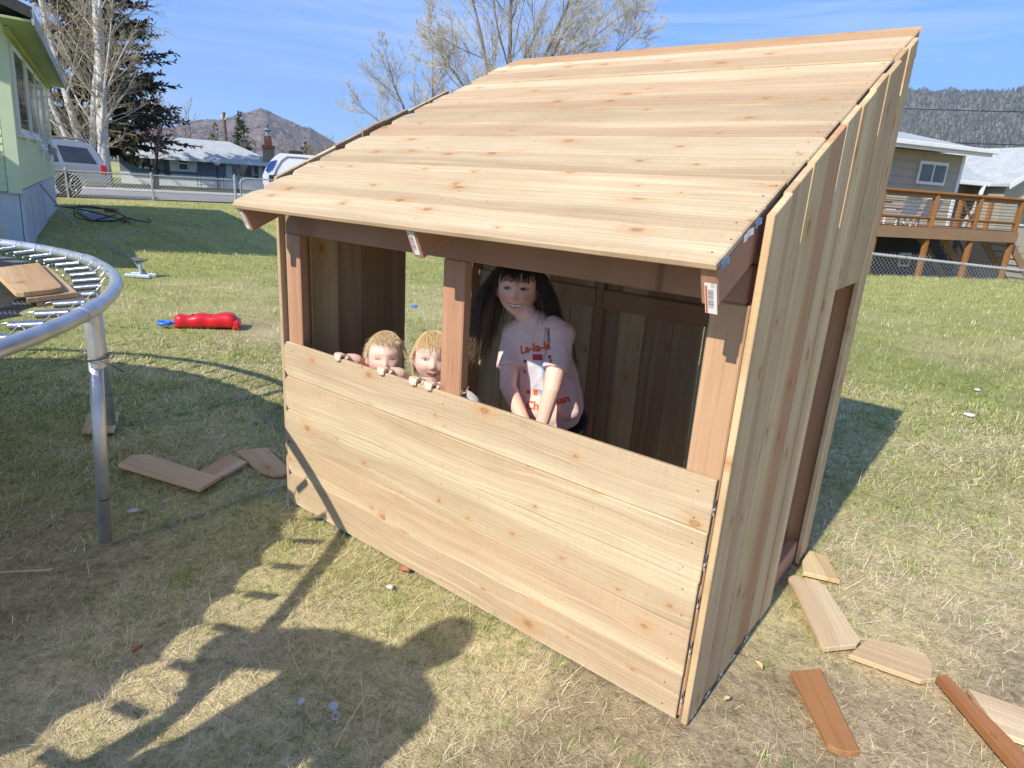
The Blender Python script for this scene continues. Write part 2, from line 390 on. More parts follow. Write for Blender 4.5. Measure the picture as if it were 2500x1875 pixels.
def scatter(n, r0, r1, power):
    """points round the yard; az measured from +y, wide enough to hold from a step aside"""
    a = rng.uniform(math.radians(-92), math.radians(16), n); t = rng.random(n)
    if power == 1: r = r0+(r1-r0)*t
    else: r = np.sqrt(r0*r0+(r1*r1-r0*r0)*t)
    x = 2.3+r*np.sin(a); y = -1.47+r*np.cos(a)
    k = ~keep_out(x, y); return x[k], y[k], r[k]
def blades(name, x, y, length, width, lean, az, curl, col, lift=0.0, nseg=2, label=None):
    n = len(x); z = ground_z(x, y)+lift-0.004
    ts = np.linspace(0, 1, nseg+1)
    dx, dy = np.cos(az), np.sin(az); px, py = -dy, dx
    V = np.zeros((n, 2*nseg+1, 3), np.float32)
    for k, t in enumerate(ts):
        ang = lean+curl*t   # angle from vertical grows along the blade
        hor = length*(t*np.sin(lean+curl*t*0.5)); ver = length*(t*np.cos(np.minimum(lean+curl*t*0.5, 1.52)))
        cx = x+dx*hor; cy = y+dy*hor; cz = z+np.maximum(ver, 0)
        w = width*(1-t**2.2)*0.5
        if k < nseg:
            V[:, 2*k, 0] = cx-px*w; V[:, 2*k, 1] = cy-py*w; V[:, 2*k, 2] = cz
            V[:, 2*k+1, 0] = cx+px*w; V[:, 2*k+1, 1] = cy+py*w; V[:, 2*k+1, 2] = cz+w*0.3
        else:
            V[:, 2*k, 0] = cx; V[:, 2*k, 1] = cy; V[:, 2*k, 2] = cz
    m = 2*nseg+1; base = (np.arange(n)*m)[:, None]
    tri = []
    for k in range(nseg-1): tri += [(2*k, 2*k+1, 2*k+3), (2*k, 2*k+3, 2*k+2)]
    tri.append((2*nseg-2, 2*nseg-1, 2*nseg))
    F = (base[:, :, None]+np.array(tri)[None]).reshape(-1, 3)
    C = np.repeat(col[:, None, :], m, 1)*1.42*np.linspace(0.82, 1.08, m)[None, :, None]
    o = np_mesh(name, V.reshape(-1, 3), F, M_GRASS, C.reshape(-1, 3)); COL.objects.link(o)
    return tag(o, label, 'grass', kind='stuff')
def green_col(n, r):
    t = rng.random((n, 1)); c = np.array([0.15, 0.19, 0.05])*(1-t)+np.array([0.44, 0.425, 0.165])*t
    return c*(0.8+0.4*rng.random((n, 1)))
def straw_col(n):
    t = rng.random((n, 1)); c = np.array([0.38, 0.295, 0.175])*(1-t)+np.array([0.70, 0.61, 0.44])*t
    return c*(0.75+0.45*rng.random((n, 1)))
def make_grass():
    # near: green blades in tufts
    x, y, r = scatter(360000, 0.7, 6.0, 1); g, b, d = fields(x, y)
    tuft = vnoise(x, y, 14.0, 55, 2)
    p = np.clip(g*1.25+(tuft-0.5)*1.9-0.10, 0, 1)*(1-0.85*b)*np.clip(r/2.6, 0.45, 1)*0.72
    k = rng.random(len(x)) < p; x, y, r = x[k], y[k], r[k]; n = len(x)
    L = rng.uniform(0.014, 0.046, n)*(0.6+0.9*vnoise(x, y, 5.0, 66, 2)**1.5)
    blades('lawn_grass', x, y, L, rng.uniform(0.0016, 0.0032, n)*np.clip(r/2.6, 0.8, 2.2), rng.uniform(0.0, 0.9, n), rng.uniform(0, 6.283, n), rng.uniform(0.2, 1.2, n), green_col(n, r), label='short patchy green grass blades over the whole near yard')
    # near: dead straw lying flat
    x, y, r = scatter(240000, 0.7, 6.0, 1); g, b, d = fields(x, y)
    p = np.clip(1.15-g*0.55, 0, 1)*(1-0.75*b)*np.clip(r/2.6, 0.45, 1)*0.95*(0.25+0.75*sstep(0.40, 0.60, vnoise(x, y, 2.6, 88, 3)))
    k = rng.random(len(x)) < p; x, y, r = x[k], y[k], r[k]; n = len(x)
    blades('dry_straw', x, y, rng.uniform(0.018, 0.065, n)*np.where(rng.random(n) < 0.03, 2.2, 1.0), rng.uniform(0.0010, 0.0024, n)*np.clip(r/2.4, 0.8, 2.2), rng.uniform(0.95, 1.5, n), rng.uniform(0, 6.283, n), rng.uniform(-0.5, 0.6, n), straw_col(n), lift=0.003, label='pale dead grass straw lying flat on the near yard')
    # middle and far lawn
    x, y, r = scatter(220000, 5.2, 30.0, 1); g, b, d = fields(x, y)
    k = rng.random(len(x)) < np.clip(0.35+g*0.7, 0, 1)*(1-0.6*b); x, y, r = x[k], y[k], r[k]; n = len(x); g = g[k]
    c = green_col(n, r); s = straw_col(n); w = (rng.random(n) < np.clip(0.62-g*0.6, 0.06, 0.6))[:, None]; c = np.where(w, s, c)
    blades('far_lawn', x, y, rng.uniform(0.03, 0.075, n), rng.uniform(0.0025, 0.005, n)*np.clip(r/5, 1, 4.5), rng.uniform(0.0, 0.9, n), rng.uniform(0, 6.283, n), rng.uniform(0.1, 0.9, n), c, nseg=1, label='mown green lawn grass of the far yard up to the fences')
make_grass()
def make_tufts():
    x, y, r = scatter(3600, 0.75, 7.0, 1); g, b, d = fields(x, y); k = rng.random(len(x)) < np.clip(0.15+g*0.9, 0, 1)*(1-0.5*b); x, y, r = x[k], y[k], r[k]; n = len(x); m = 15
    sz = rng.uniform(0.5, 1.3, n); cx = np.repeat(x, m)+rng.normal(0, 0.010, n*m)*np.repeat(sz, m); cy = np.repeat(y, m)+rng.normal(0, 0.010, n*m)*np.repeat(sz, m)
    base_c = green_col(n, r)*np.array([[0.85, 1.05, 0.85]]); c = np.repeat(base_c, m, 0)*rng.uniform(0.75, 1.25, (n*m, 1))
    blades('grass_tufts', cx, cy, rng.uniform(0.022, 0.055, n*m)*np.repeat(sz, m), rng.uniform(0.0016, 0.0030, n*m)*np.repeat(np.clip(r/3, 0.8, 1.8), m), rng.uniform(0.15, 1.0, n*m), rng.uniform(0, 6.283, n*m), rng.uniform(0.2, 1.0, n*m), c, label='taller green tufts of grass scattered over the near yard')
make_tufts()

# ================================================================== PLAYHOUSE
def offset_poly(poly, c):
    n = len(poly); out = []
    for i in range(n):
        p0, p1, p2 = Vector(poly[i-1]), Vector(poly[i]), Vector(poly[(i+1) % n])
        e1 = (p1-p0).normalized(); e2 = (p2-p1).normalized(); n1 = Vector((-e1.y, e1.x)); n2 = Vector((-e2.y, e2.x))
        b = n1+n2; d = b.dot(n1)
        out.append(tuple(p1+b*(c/max(d, 0.25))))
    return out
def chamfer_prism(mb, poly, z0, z1, c=0.0025, M=None):
    """outline (counter-clockwise) with softened edges"""
    n = len(poly); ins = offset_poly(poly, c)
    rings = [(ins, z0), (poly, z0+c), (poly, z1-c), (ins, z1)]
    vs_ = [Vector((x, y, z)) for pl, z in rings for x, y in pl]
    if M is not None: vs_ = [M @ p for p in vs_]
    fs = [tuple(range(n))[::-1], tuple(range(3*n, 4*n))]
    for k in range(3): fs += [(k*n+i, k*n+(i+1) % n, (k+1)*n+(i+1) % n, (k+1)*n+i) for i in range(n)]
    return mb.add(vs_, fs)
def frame(o, x, y, z):
    x, y, z = Vector(x), Vector(y), Vector(z)
    return Matrix(((x.x, y.x, z.x, o[0]), (x.y, y.y, z.y, o[1]), (x.z, y.z, z.z, o[2]), (0, 0, 0, 1)))
TINTS = [(1.02, 0.98, 0.94), (1.05, 1.03, 0.98), (0.98, 0.90, 0.84), (0.95, 0.95, 0.93), (1.0, 0.93, 0.88), (1.08, 1.06, 1.0), (0.92, 0.86, 0.82)]
def plank(name, poly, th, world, parent, mat=None, tint=None, c=0.0022):
    mb = MB(); chamfer_prism(mb, poly, 0, th, c)
    o = mb.build(name, mat or M_CEDAR, parent, world)
    t = tint or random.choice(TINTS); k = random.uniform(0.94, 1.06)
    o.color = (t[0]*k, t[1]*k, t[2]*k, 1); return o
def dog(L, w, e=0.026, left=True, right=False):
    p = []
    h = w/2
    p += [(e, -h)] if left else [(0, -h)]
    p += [(L-e, -h), (L, -h+e)] if right else [(L, -h)]
    p += [(L, h-e), (L-e, h)] if right else [(L, h)]
    p += [(e, h), (0, h-e), (0, -h+e)] if left else [(0, h)]
    return p
def lumber(name, p0, axis, L, wy, wz, up, parent, tint=(1, 1, 1), mat=None):
    """2x4: starts at p0 (centre of its end), runs along axis; wy across, wz along 'up'"""
    ax = Vector(axis).normalized(); u = (Vector(up)-ax*ax.dot(Vector(up))).normalized(); s = u.cross(ax)
    mb = MB(); mb.bbox(0, L, -wy/2, wy/2, -wz/2, wz/2, 0.004)
    o = mb.build(name, mat or M_FRAME, parent, frame(p0, ax, s, u)); k = random.uniform(0.92, 1.08)
    o.color = (tint[0]*k, tint[1]*k, tint[2]*k, 1); return o
W = 1.83; TH = 0.018; SL = 0.4685; HF = 1.366
ph = thing('playhouse', 'half-built cedar playhouse with sloping board roof and open front window', 'playhouse', (0.91, 0.6, 0))
cs = math.cos(math.atan(SL)); sn = math.sin(math.atan(SL))
# front half wall, dog-eared pickets
hb = 0.729/5
front_t = [(1.02, 1.0, 0.95), (1.05, 1.01, 0.94), (1.06, 1.04, 0.97), (1.03, 0.96, 0.88), (1.02, 0.97, 0.90)]
for i in range(5):
    w = hb-0.0014; xo = random.uniform(-0.002, 0.003)
    M = frame((xo-0.004, TH, hb*(i+0.5)), (1, 0, 0), (0, 0, 1), (0, -1, 0))
    plank('front_board', dog(W+0.003-xo+random.uniform(-0.004, 0.002), w, 0.020), TH-random.uniform(0, 0.004), M, ph, tint=front_t[4-i], c=0.0024)
# side walls
def side_wall(x0, yedges, door, dz, tints):
    for i, (ya, yb) in enumerate(zip(yedges[:-1], yedges[1:])):
        z0 = 1.14+random.uniform(-0.004, 0.004) if (ya >= door[0]-0.001 and yb <= door[1]+0.001) else -0.004+random.uniform(0, 0.006)
        w = yb-ya-0.0016; dzz = (dz if (x0 > 0 or ya < 0.9) else -0.05)+random.uniform(-0.009, 0.007)
        zt = lambda y: HF+SL*y+dzz
        M = frame((x0+random.uniform(-0.004, 0.004), (ya+yb)/2, z0), (0, 0, 1), (0, 1, 0), (-1, 0, 0))
        plank('side_board', [(0, w/2), (0, -w/2), (zt(ya)-z0, -w/2), (zt(yb)-z0, w/2)], TH, M, ph, tint=tints[i % len(tints)])
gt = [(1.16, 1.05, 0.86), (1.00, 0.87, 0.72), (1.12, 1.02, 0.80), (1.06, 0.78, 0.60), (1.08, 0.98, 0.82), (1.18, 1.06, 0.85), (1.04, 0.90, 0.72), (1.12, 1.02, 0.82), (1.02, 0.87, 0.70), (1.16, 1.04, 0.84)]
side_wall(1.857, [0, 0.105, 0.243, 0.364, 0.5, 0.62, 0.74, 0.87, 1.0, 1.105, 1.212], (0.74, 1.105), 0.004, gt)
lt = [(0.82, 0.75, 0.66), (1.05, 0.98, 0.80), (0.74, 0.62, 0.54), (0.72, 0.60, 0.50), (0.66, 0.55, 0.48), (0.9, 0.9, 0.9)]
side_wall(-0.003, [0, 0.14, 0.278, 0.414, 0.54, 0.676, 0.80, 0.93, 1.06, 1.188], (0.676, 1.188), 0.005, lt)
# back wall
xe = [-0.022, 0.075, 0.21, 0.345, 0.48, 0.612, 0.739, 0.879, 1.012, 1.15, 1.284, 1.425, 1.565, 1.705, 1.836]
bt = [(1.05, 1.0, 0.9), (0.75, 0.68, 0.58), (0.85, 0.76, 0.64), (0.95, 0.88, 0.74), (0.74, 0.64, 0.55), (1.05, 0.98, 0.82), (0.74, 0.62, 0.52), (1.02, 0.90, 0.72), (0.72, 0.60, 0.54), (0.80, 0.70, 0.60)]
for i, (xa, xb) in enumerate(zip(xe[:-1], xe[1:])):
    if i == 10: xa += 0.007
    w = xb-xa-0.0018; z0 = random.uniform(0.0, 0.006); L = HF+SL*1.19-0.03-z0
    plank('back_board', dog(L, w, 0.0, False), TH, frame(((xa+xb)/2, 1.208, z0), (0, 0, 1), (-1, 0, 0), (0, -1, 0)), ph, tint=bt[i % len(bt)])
# roof
y0r = -0.213; nb = 13; Ls = (1.392-y0r)/cs; wr = Ls/nb
rt = [(1.02, 0.97, 0.90), (0.98, 0.94, 0.86), (1.04, 1.01, 0.94), (0.88, 0.82, 0.74), (1.0, 1.01, 0.98), (0.96, 0.86, 0.79), (0.94, 0.91, 0.85), (0.92, 0.83, 0.74), (0.97, 0.89, 0.81), (1.02, 0.98, 0.90), (0.92, 0.85, 0.76), (1.03, 1.0, 0.95), (0.94, 0.74, 0.58)]
for i in range(nb):
    s = (i+0.5)*wr; py = y0r+s*cs; pz = HF+SL*py; off = TH-random.uniform(0.0, 0.006)
    xl = 0.016+random.uniform(0, 0.014); L = 1.832-xl+random.uniform(-0.006, 0.002)
    base = Vector((xl, py, pz))-Vector((0, -sn, cs))*TH
    plank('roof_board', dog(L, wr-0.0028, 0.028), off, frame(base, (1, 0, 0), (0, cs, sn), (0, -sn, cs)), ph, tint=rt[i], c=0.0035)
# rafters, beams, posts, plates
rafters = []
for xr in (0.060, 0.940, 1.806):
    dn = Vector((0, -sn, cs)); p0 = Vector((xr, -0.205, HF+SL*-0.205)) - dn*(TH+0.0445+0.0012) + Vector((0, cs, sn))*0.004
    r = lumber('rafter', p0, (0, cs, sn), (1.385+0.205)/cs, 0.038, 0.089, dn, ph, (1.0, 0.95, 0.95)); rafters.append((r, p0))
lumber('beam', (0.012, 0.039, 1.2045), (1, 0, 0), 1.812, 0.038, 0.089, (0, 0, 1), ph, (0.86, 0.84, 0.86))
lumber('beam', (0.02, 1.128, 1.735), (1, 0, 0), 1.80, 0.036, 0.089, (0, 0, 1), ph)
for xa in (0.010, 0.868, 1.742):
    lumber('post', (xa+0.046, 0.039, 0.0), (0, 0, 1), 1.159, 0.092, 0.038, (0, 1, 0), ph, (1.06, 1.0, 0.95) if xa < 1.5 else (1.12, 1.18, 1.08))
lumber('post', (1.770, 1.170, 0.03), (0, 0, 1), 1.66, 0.13, 0.038, (0, 1, 0), ph, (1.15, 1.05, 0.8))
for xa, ya in ((0.021, 1.143), (0.785, 1.170)):
    lumber('post', (xa, ya, 0.03), (0, 0, 1), 1.66, 0.036, 0.089 if ya < 1.15 else 0.036, (0, 1, 0), ph, (0.85, 0.85, 0.85))
lumber('rail', (0.04, 1.170, 0.915), (1, 0, 0), 0.725, 0.036, 0.086, (0, 0, 1), ph, (0.85, 0.85, 0.8))
lumber('rail', (0.805, 1.170, 0.915), (1, 0, 0), 0.89, 0.036, 0.086, (0, 0, 1), ph, (0.85, 0.85, 0.8))
for x_, L, y_ in ((0.018, 1.06, 0.06), (1.819, 1.06, 0.06)):
    lumber('bottom_plate', (x_, y_, 0.045), (0, 1, 0), L, 0.036, 0.088, (0, 0, 1), ph, (1.25, 1.1, 1.1))
lumber('bottom_plate', (0.1, 1.171, 0.045), (1, 0, 0), 1.60, 0.036, 0.088, (0, 0, 1), ph)
lumber('side_plate', (1.819, 0.06, 1.205), (0, 1, 0), 1.0, 0.036, 0.086, (0, 0, 1), ph)
lumber('side_plate', (0.016, 0.06, 1.205), (0, 1, 0), 1.0, 0.030, 0.086, (0, 0, 1), ph)
# price stickers on the rafter ends
st = NT('barcode_sticker'); tc = st.obj(); sx = st.n('ShaderNodeSeparateXYZ'); st.l(tc, sx.inputs[0])
bars = st.math('GREATER_THAN', st.noise(st.vec(0.0, st.math('MULTIPLY', sx.outputs['Y'], 1500.0), 0.0), 1.0, 0), 0.5)
inb = st.math('MULTIPLY', st.math('LESS_THAN', st.math('ABSOLUTE', sx.outputs['X']), 0.006), st.math('LESS_THAN', st.math('ABSOLUTE', sx.outputs['Y']), 0.022))
red = st.math('MULTIPLY', st.math('LESS_THAN', st.math('ABSOLUTE', st.math('ADD', sx.outputs['X'], 0.0095)), 0.0022), st.math('LESS_THAN', sx.outputs['Y'], 0.03))
grn_ = st.math('MULTIPLY', st.math('GREATER_THAN', sx.outputs['Y'], 0.026), st.math('LESS_THAN', st.math('ABSOLUTE', st.math('SUBTRACT', sx.outputs['X'], 0.005)), 0.004))
sc0 = st.mix(st.math('MULTIPLY', bars, inb), (0.78, 0.77, 0.74), (0.06, 0.06, 0.06)); sc0 = st.mix(red, sc0, (0.6, 0.12, 0.04)); sc0 = st.mix(st.math('MULTIPLY', grn_, 0.6), sc0, (0.25, 0.45, 0.2))
st.base(sc0, 0.4); M_STICK = st.mat
for (r, p0), dxy in zip(rafters, ((0.0, 0.002), (0.0, 0.004), (0.004, -0.026))):
    dn = Vector((0, -sn, cs)); mb = MB(); mb.box(-0.013, 0.013, -0.036, 0.036, 0, 0.0009)
    mb.build('price_sticker', M_STICK, ph, frame(p0+Vector((dxy[0], 0, 0))+dn*dxy[1]-Vector((0, cs, sn))*0.0003, (1, 0, 0), dn, (0, -cs, -sn)))
# blue and white staple tags left on the board ends
M_BLUE = simple('blue_tag_paper', (0.14, 0.26, 0.45), 0.5, 0, 0.5, 0.3, 90); M_WHITE = simple('white_tag_paper', (0.75, 0.76, 0.78), 0.6, 0, 0.4, 0.15, 60)
def tagp(p, ax, up, w, h, mat):
    ax = Vector(ax).normalized(); up = Vector(up).normalized(); n = ax.cross(up); mb = MB()
    nseg = 4
    for k in range(nseg):
        x0, x1 = -w/2+w*k/nseg, -w/2+w*(k+1)/nseg; b0 = 0.002*math.sin(k*1.9); b1 = 0.002*math.sin((k+1)*1.9)
        mb.add([(x0, -h/2, b0), (x1, -h/2, b1), (x1, h/2, b1), (x0, h/2, b0), (x0, -h/2, b0+.0005), (x1, -h/2, b1+.0005), (x1, h/2, b1+.0005), (x0, h/2, b0+.0005)], [(0, 3, 2, 1), (4, 5, 6, 7), (0, 1, 5, 4), (2, 3, 7, 6)])
    return mb.build('paper_tag', mat, ph, frame(p, ax, up, n))
for y_, w_, m_ in ((-0.196, 0.045, M_BLUE), (-0.085, 0.06, M_WHITE), (-0.035, 0.04, M_BLUE), (0.62, 0.03, M_BLUE), (0.98, 0.04, M_BLUE), (1.33, 0.04, M_WHITE)):
    tagp((1.8365+0.002, y_, HF+SL*y_-0.006), (0, cs, sn), (0, -sn*0.8, cs), w_*0.75, 0.015, m_)
for i in range(5):
    z_ = hb*(i+0.5)+random.uniform(-0.03, 0.03); tagp((1.8335, 0.008, z_), (0, 0, 1), (0.15, -1, 0), 0.035, 0.012, M_BLUE)
    tagp((1.8340, 0.003, z_-0.02), (0, 0, 1), (0.3, -1, 0), 0.018, 0.010, M_WHITE)
for y_ in (0.02, 0.12, 0.22, 0.33, 0.45): tagp((1.8580, y_+0.03, 0.002), (0, 1, 0), (0.2, 0, 1), 0.03, 0.014, M_WHITE)
# rows of nail heads where boards cross the framing
mbn = MB()
def nail(p, n):
    n = Vector(n).normalized(); a = n.orthogonal().normalized(); b = n.cross(a); r = 0.0023
    mbn.add([Vector(p)+n*0.0006+(a*math.cos(t)+b*math.sin(t))*r for t in np.linspace(0, 2*math.pi, 7)[:-1]], [tuple(range(6))])
for i in range(nb):
    for xr in (0.060, 0.940, 1.806):
        for q in (0.28, 0.72):
            py = y0r+(i+q+random.uniform(-0.05, 0.05))*wr*cs; nail(Vector((xr+random.uniform(-0.012, 0.012), py, HF+SL*py))+Vector((0, -sn, cs))*0.0003, (0, -sn, cs))
for i in range(5):
    for xr in (0.05, 0.91, 1.79):
        for q in (0.25, 0.75): nail((xr+random.uniform(-0.012, 0.012), -0.0003, hb*(i+q+random.uniform(-0.05, 0.05))), (0, -1, 0))
for i in range(10):
    for z_ in (0.05, 1.21, 1.42+0.05*i):
        for q in (0.3, 0.7):
            if z_ < 1.15 and 6 <= i <= 8: continue
            nail((1.8615, (i+q)*0.121, z_+random.uniform(-0.015, 0.015)), (1, 0, 0))
tag(mbn.build('nail_heads', simple('grey_nail_heads', (0.22, 0.19, 0.15), 0.4, 0.6), ph), kind='stuff')
# scraped lumber stamp on the left post and wood splinters
def wisp(p, n, ln, mat, parent, name):
    mb = MB()
    for k in range(n):
        d = Vector((random.uniform(-1, 1), random.uniform(-1, 1), random.uniform(-0.2, 1))).normalized(); a = Vector(p); pts = [a]
        for q in range(4): d = (d+Vector((random.uniform(-.7, .7), random.uniform(-.7, .7), random.uniform(-.7, .7)))).normalized(); pts.append(pts[-1]+d*ln/4)
        mb.tube(pts, [0.0012, 0.0012, 0.001, 0.0008, 0.0004], 4)
    return mb.build(name, mat, parent)
M_SHAV = simple('pale_wood_shaving', (0.62, 0.46, 0.26), 0.7)
wisp((0.966, 0.03, 0.735), 4, 0.035, M_SHAV, ph, 'wood_splinter')

# ================================================================== SCRAP BOARDS
def scrap(label, poly, z, tint, mat=None, group='board offcuts lying on the grass', tilt=(0, 0), th=0.018, cat='board'):
    """offcut with the outline given on the ground"""
    P = [Vector(p) for p in poly]; c = sum(P, Vector((0, 0)))/len(P)
    e = max(((P[i]-P[i-1]) for i in range(len(P))), key=lambda v: v.length).normalized(); n = Vector((-e.y, e.x))
    loc = [((p-c).dot(e), (p-c).dot(n)) for p in P]
    area = sum(loc[i-1][0]*loc[i][1]-loc[i][0]*loc[i-1][1] for i in range(len(loc)))
    if area < 0: loc.reverse()
    M = Matrix.Translation((c.x, c.y, z)) @ Matrix.Rotation(math.atan2(e.y, e.x), 4, 'Z') @ Matrix.Rotation(tilt[0], 4, 'X') @ Matrix.Rotation(tilt[1], 4, 'Y')
    o = plank('board_offcut', loc, th, M, None, mat, tint, 0.002)
    return tag(o, label, cat, group)
zg = 0.004
scrap('long pale dog-eared offcut in the trampoline shade near the playhouse corner', [(-0.862, -0.30), (-0.80, -0.38), (-0.765, -0.372), (-0.316, -0.242), (-0.37, -0.125), (-0.83, -0.235)], 0.02, (1.25, 1.08, 0.92), tilt=(0, -0.01))
scrap('short reddish offcut wedged under a longer pale offcut', [(-0.525, -0.135), (-0.367, -0.180), (-0.455, 0.065), (-0.597, 0.055)], zg, (1.05, 0.80, 0.70), tilt=(0, -0.03))
scrap('pinkish dog-eared offcut touching the playhouse left wall', [(-0.622, 0.10), (-0.34, 0.055), (-0.25, 0.075), (-0.225, 0.115), (-0.235, 0.165), (-0.56, 0.235)], zg, (1.2, 0.96, 0.82), tilt=(0.04, 0))
o = scrap('square pale offcut behind the trampoline leg', [(-1.62, -0.21), (-1.34, -0.34), (-1.275, -0.21), (-1.56, -0.07)], 0.012, (1.0, 0.94, 0.80), tilt=(0.06, 0.02))
scrap('offcut with one slanted corner just outside the playhouse doorway', [(1.870, 1.10), (1.895, 1.015), (2.021, 1.055), (1.935, 1.215), (1.870, 1.205)], zg, (1.15, 1.05, 0.82))
scrap('long cream offcut with an orange heartwood streak near the doorway', [(1.862, 0.93), (1.885, 0.90), (2.058, 0.60), (2.075, 0.585), (2.152, 0.676), (2.157, 0.712), (1.988, 0.968), (1.953, 0.985), (1.872, 0.957)], zg+0.003, (1.10, 1.06, 0.98), tilt=(0.01, 0))
scrap('cream dog-eared offcut with both corners cut beside the red stick', [(2.144, 0.612), (2.340, 0.640), (2.366, 0.668), (2.360, 0.760), (2.335, 0.788), (2.300, 0.795), (2.174, 0.752)], zg, (1.12, 1.05, 0.92))
scrap('dark orange-brown offcut with a ragged end on bare dirt', [(2.022, 0.402), (2.180, 0.178), (2.205, 0.176), (2.235, 0.192), (2.252, 0.212), (2.089, 0.478)], zg, (1.35, 1.45, 2.0), M_DECKW)
o = scrap('narrow red-brown lumber stick leaning over a pale offcut', [(2.377, 0.682), (2.60, 0.395), (2.72, 0.30), (2.76, 0.315), (2.62, 0.468), (2.400, 0.702)], 0.006, (1.15, 1.1, 1.5), M_DECKW, th=0.03)
scrap('cream offcut with a pink heartwood stripe running out beside the red stick', [(2.458, 0.700), (2.545, 0.555), (2.80, 0.60), (2.78, 0.745)], zg, (1.2, 1.12, 1.05))

# ================================================================== TRAMPOLINE
M_BLACK = simple('black_plastic', (0.02, 0.02, 0.022), 0.45, 0, 0.5)
TC = Vector((-1.555, -2.598, 0)); TR = 2.42; TZ = 0.90
tp = thing('trampoline', 'round steel trampoline with bare springs and black mat', 'trampoline', (TC.x, TC.y, 0))
mb = MB(); mb.tube([TC+Vector((TR*math.cos(a), TR*math.sin(a), TZ)) for a in np.linspace(0, 2*math.pi, 145)[:-1]], 0.0245, 14, closed=True); mb.build('rim', M_STEEL, tp, smooth=True)
leg_a = [54.2, 85.7, 126.2, 157.7, 198.2, 229.7, 270.2, 301.7, 342.2, 13.7]
def rimp(a, r=TR, z=TZ): return TC+Vector((r*math.cos(math.radians(a)), r*math.sin(math.radians(a)), z))
for a in leg_a:
    mb = MB(); p = rimp(a, TR, 0); inw = (Vector((TC.x, TC.y, 0))-Vector((p.x, p.y, 0))).normalized()
    sp = Vector((-0.032, -0.040, 0)) if a == 54.2 else -inw*0.0; mb.tube([rimp(a, TR, 0.80), rimp(a, TR, 0.02)+sp], 0.0225, 14); mb.build('leg', M_STEEL, tp, smooth=True)
    mb = MB(); mb.tube([rimp(a-2.1), rimp(a), rimp(a+2.1)], 0.0275, 14); mb.build('rim_sleeve', M_STEEL, tp); mb = MB(); mb.tube([rimp(a, TR, 0.885), rimp(a, TR, 0.80), rimp(a, TR, 0.70)], [0.0265, 0.0265, 0.0255], 14)
    mb.build('leg_socket', M_STEEL, tp)
    mb = MB(); mb.tube([rimp(a, TR, 0.20)+sp*0.75, rimp(a, TR, 0.197)+sp*0.755], 0.0228, 14); mb.build('leg_joint', M_BLACK, tp)
# springs
NS = 80; mb = MB(); turns = 26; Lb = 0.098; pts = []
for k in range(turns*8+1):
    a = 2*math.pi*k/8; pts.append((0.026+Lb*k/(turns*8), 0.0128*math.cos(a), 0.0128*math.sin(a)))
mb.tube(pts, 0.0021, 4, caps=True)
mb.tube([(0.028, 0.0, 0.0125), (0.020, 0, 0.010), (0.008, 0, 0.0085), (-0.004, 0, 0.004), (-0.006, 0, -0.004), (0.003, 0, -0.010)], 0.0024, 5)
mb.tube([(0.123, 0.0, 0.0125), (0.132, 0, 0.016), (0.140, 0, 0.024), (0.150, 0, 0.034), (0.160, 0, 0.034), (0.166, 0, 0.024)], 0.0024, 5)
spring_me = None; MATZ = 0.884; MR = 2.238
for k in range(NS):
    a = math.radians(58.4+k*360.0/NS); p0 = TC+Vector((MR*math.cos(a), MR*math.sin(a), MATZ)); p1 = TC+Vector(((TR-0.024)*math.cos(a), (TR-0.024)*math.sin(a), TZ-0.004))
    x = (p1-p0).normalized(); y = Vector((-math.sin(a), math.cos(a), 0)); z = x.cross(y); Mx = frame(p0, x, y, z)
    if spring_me is None:
        o = mb.build('spring', M_SPRING, tp, Mx, smooth=True); spring_me = o.data
    else:
        o = bpy.data.objects.new('spring', spring_me); put(o, tp, Mx)
# mat: scalloped edge with webbing rows
mm = NT('trampoline_mat'); tc = mm.obj(); wv = mm.noise(tc, 900.0, 1); nz = mm.noise(tc, 5.0, 5, 0.65)
spk = mm.n('ShaderNodeTexVoronoi'); spk.inputs['Scale'].default_value = 22.0; mm.l(tc, spk.inputs['Vector'])
cm = mm.mix(mm.ramp(nz, [(0.35, 0.0), (0.75, 1.0)]), (0.012, 0.012, 0.015), (0.045, 0.043, 0.045)); cm = mm.mix(mm.math('LESS_THAN', spk.outputs['Distance'], 0.035), cm, (0.4, 0.38, 0.34))
mm.base(cm, 0.6, 0, 0.4); mm.bump(wv, 0.2, 0.001)
mtr = mm.n('ShaderNodeBsdfTransparent'); mms = mm.n('ShaderNodeMixShader'); mms.inputs[0].default_value = 0.30; mm.l(mm.p.outputs[0], mms.inputs[1]); mm.l(mtr.outputs[0], mms.inputs[2]); mm.l(mms.outputs[0], mm.out.inputs[0])   # open weave lets some light through
mb = MB(); ring = []; NA = NS*10; rad = [0, 0.6, 1.2, 1.7, 2.05]
def mat_r(a): ph_ = ((a-58.4)/360.0*NS) % 1.0; return MR-0.012-0.035*math.sin(math.pi*ph_)**0.8
vs_ = [(0, 0, MATZ)]; fs = []; lev = []
for r in rad[1:]+[None]:
    lev.append(len(vs_))
    for k in range(NA):
        a = 58.4+360.0*k/NA; rr = r if r else mat_r(a); sag = -0.012*(1-(rr/MR)**2)+(0.002*math.sin(k*0.37) if r is None else 0)
        vs_.append((rr*math.cos(math.radians(a)), rr*math.sin(math.radians(a)), MATZ+sag))
fs += [(0, lev[0]+k, lev[0]+(k+1) % NA) for k in range(NA)]
for i in range(len(lev)-1): fs += [(lev[i]+k, lev[i+1]+k, lev[i+1]+(k+1) % NA, lev[i]+(k+1) % NA) for k in range(NA)]
nv = len(vs_); vs_ += [(x, y, z-0.003) for x, y, z in vs_]; fs += [tuple(i+nv for i in f)[::-1] for f in fs]
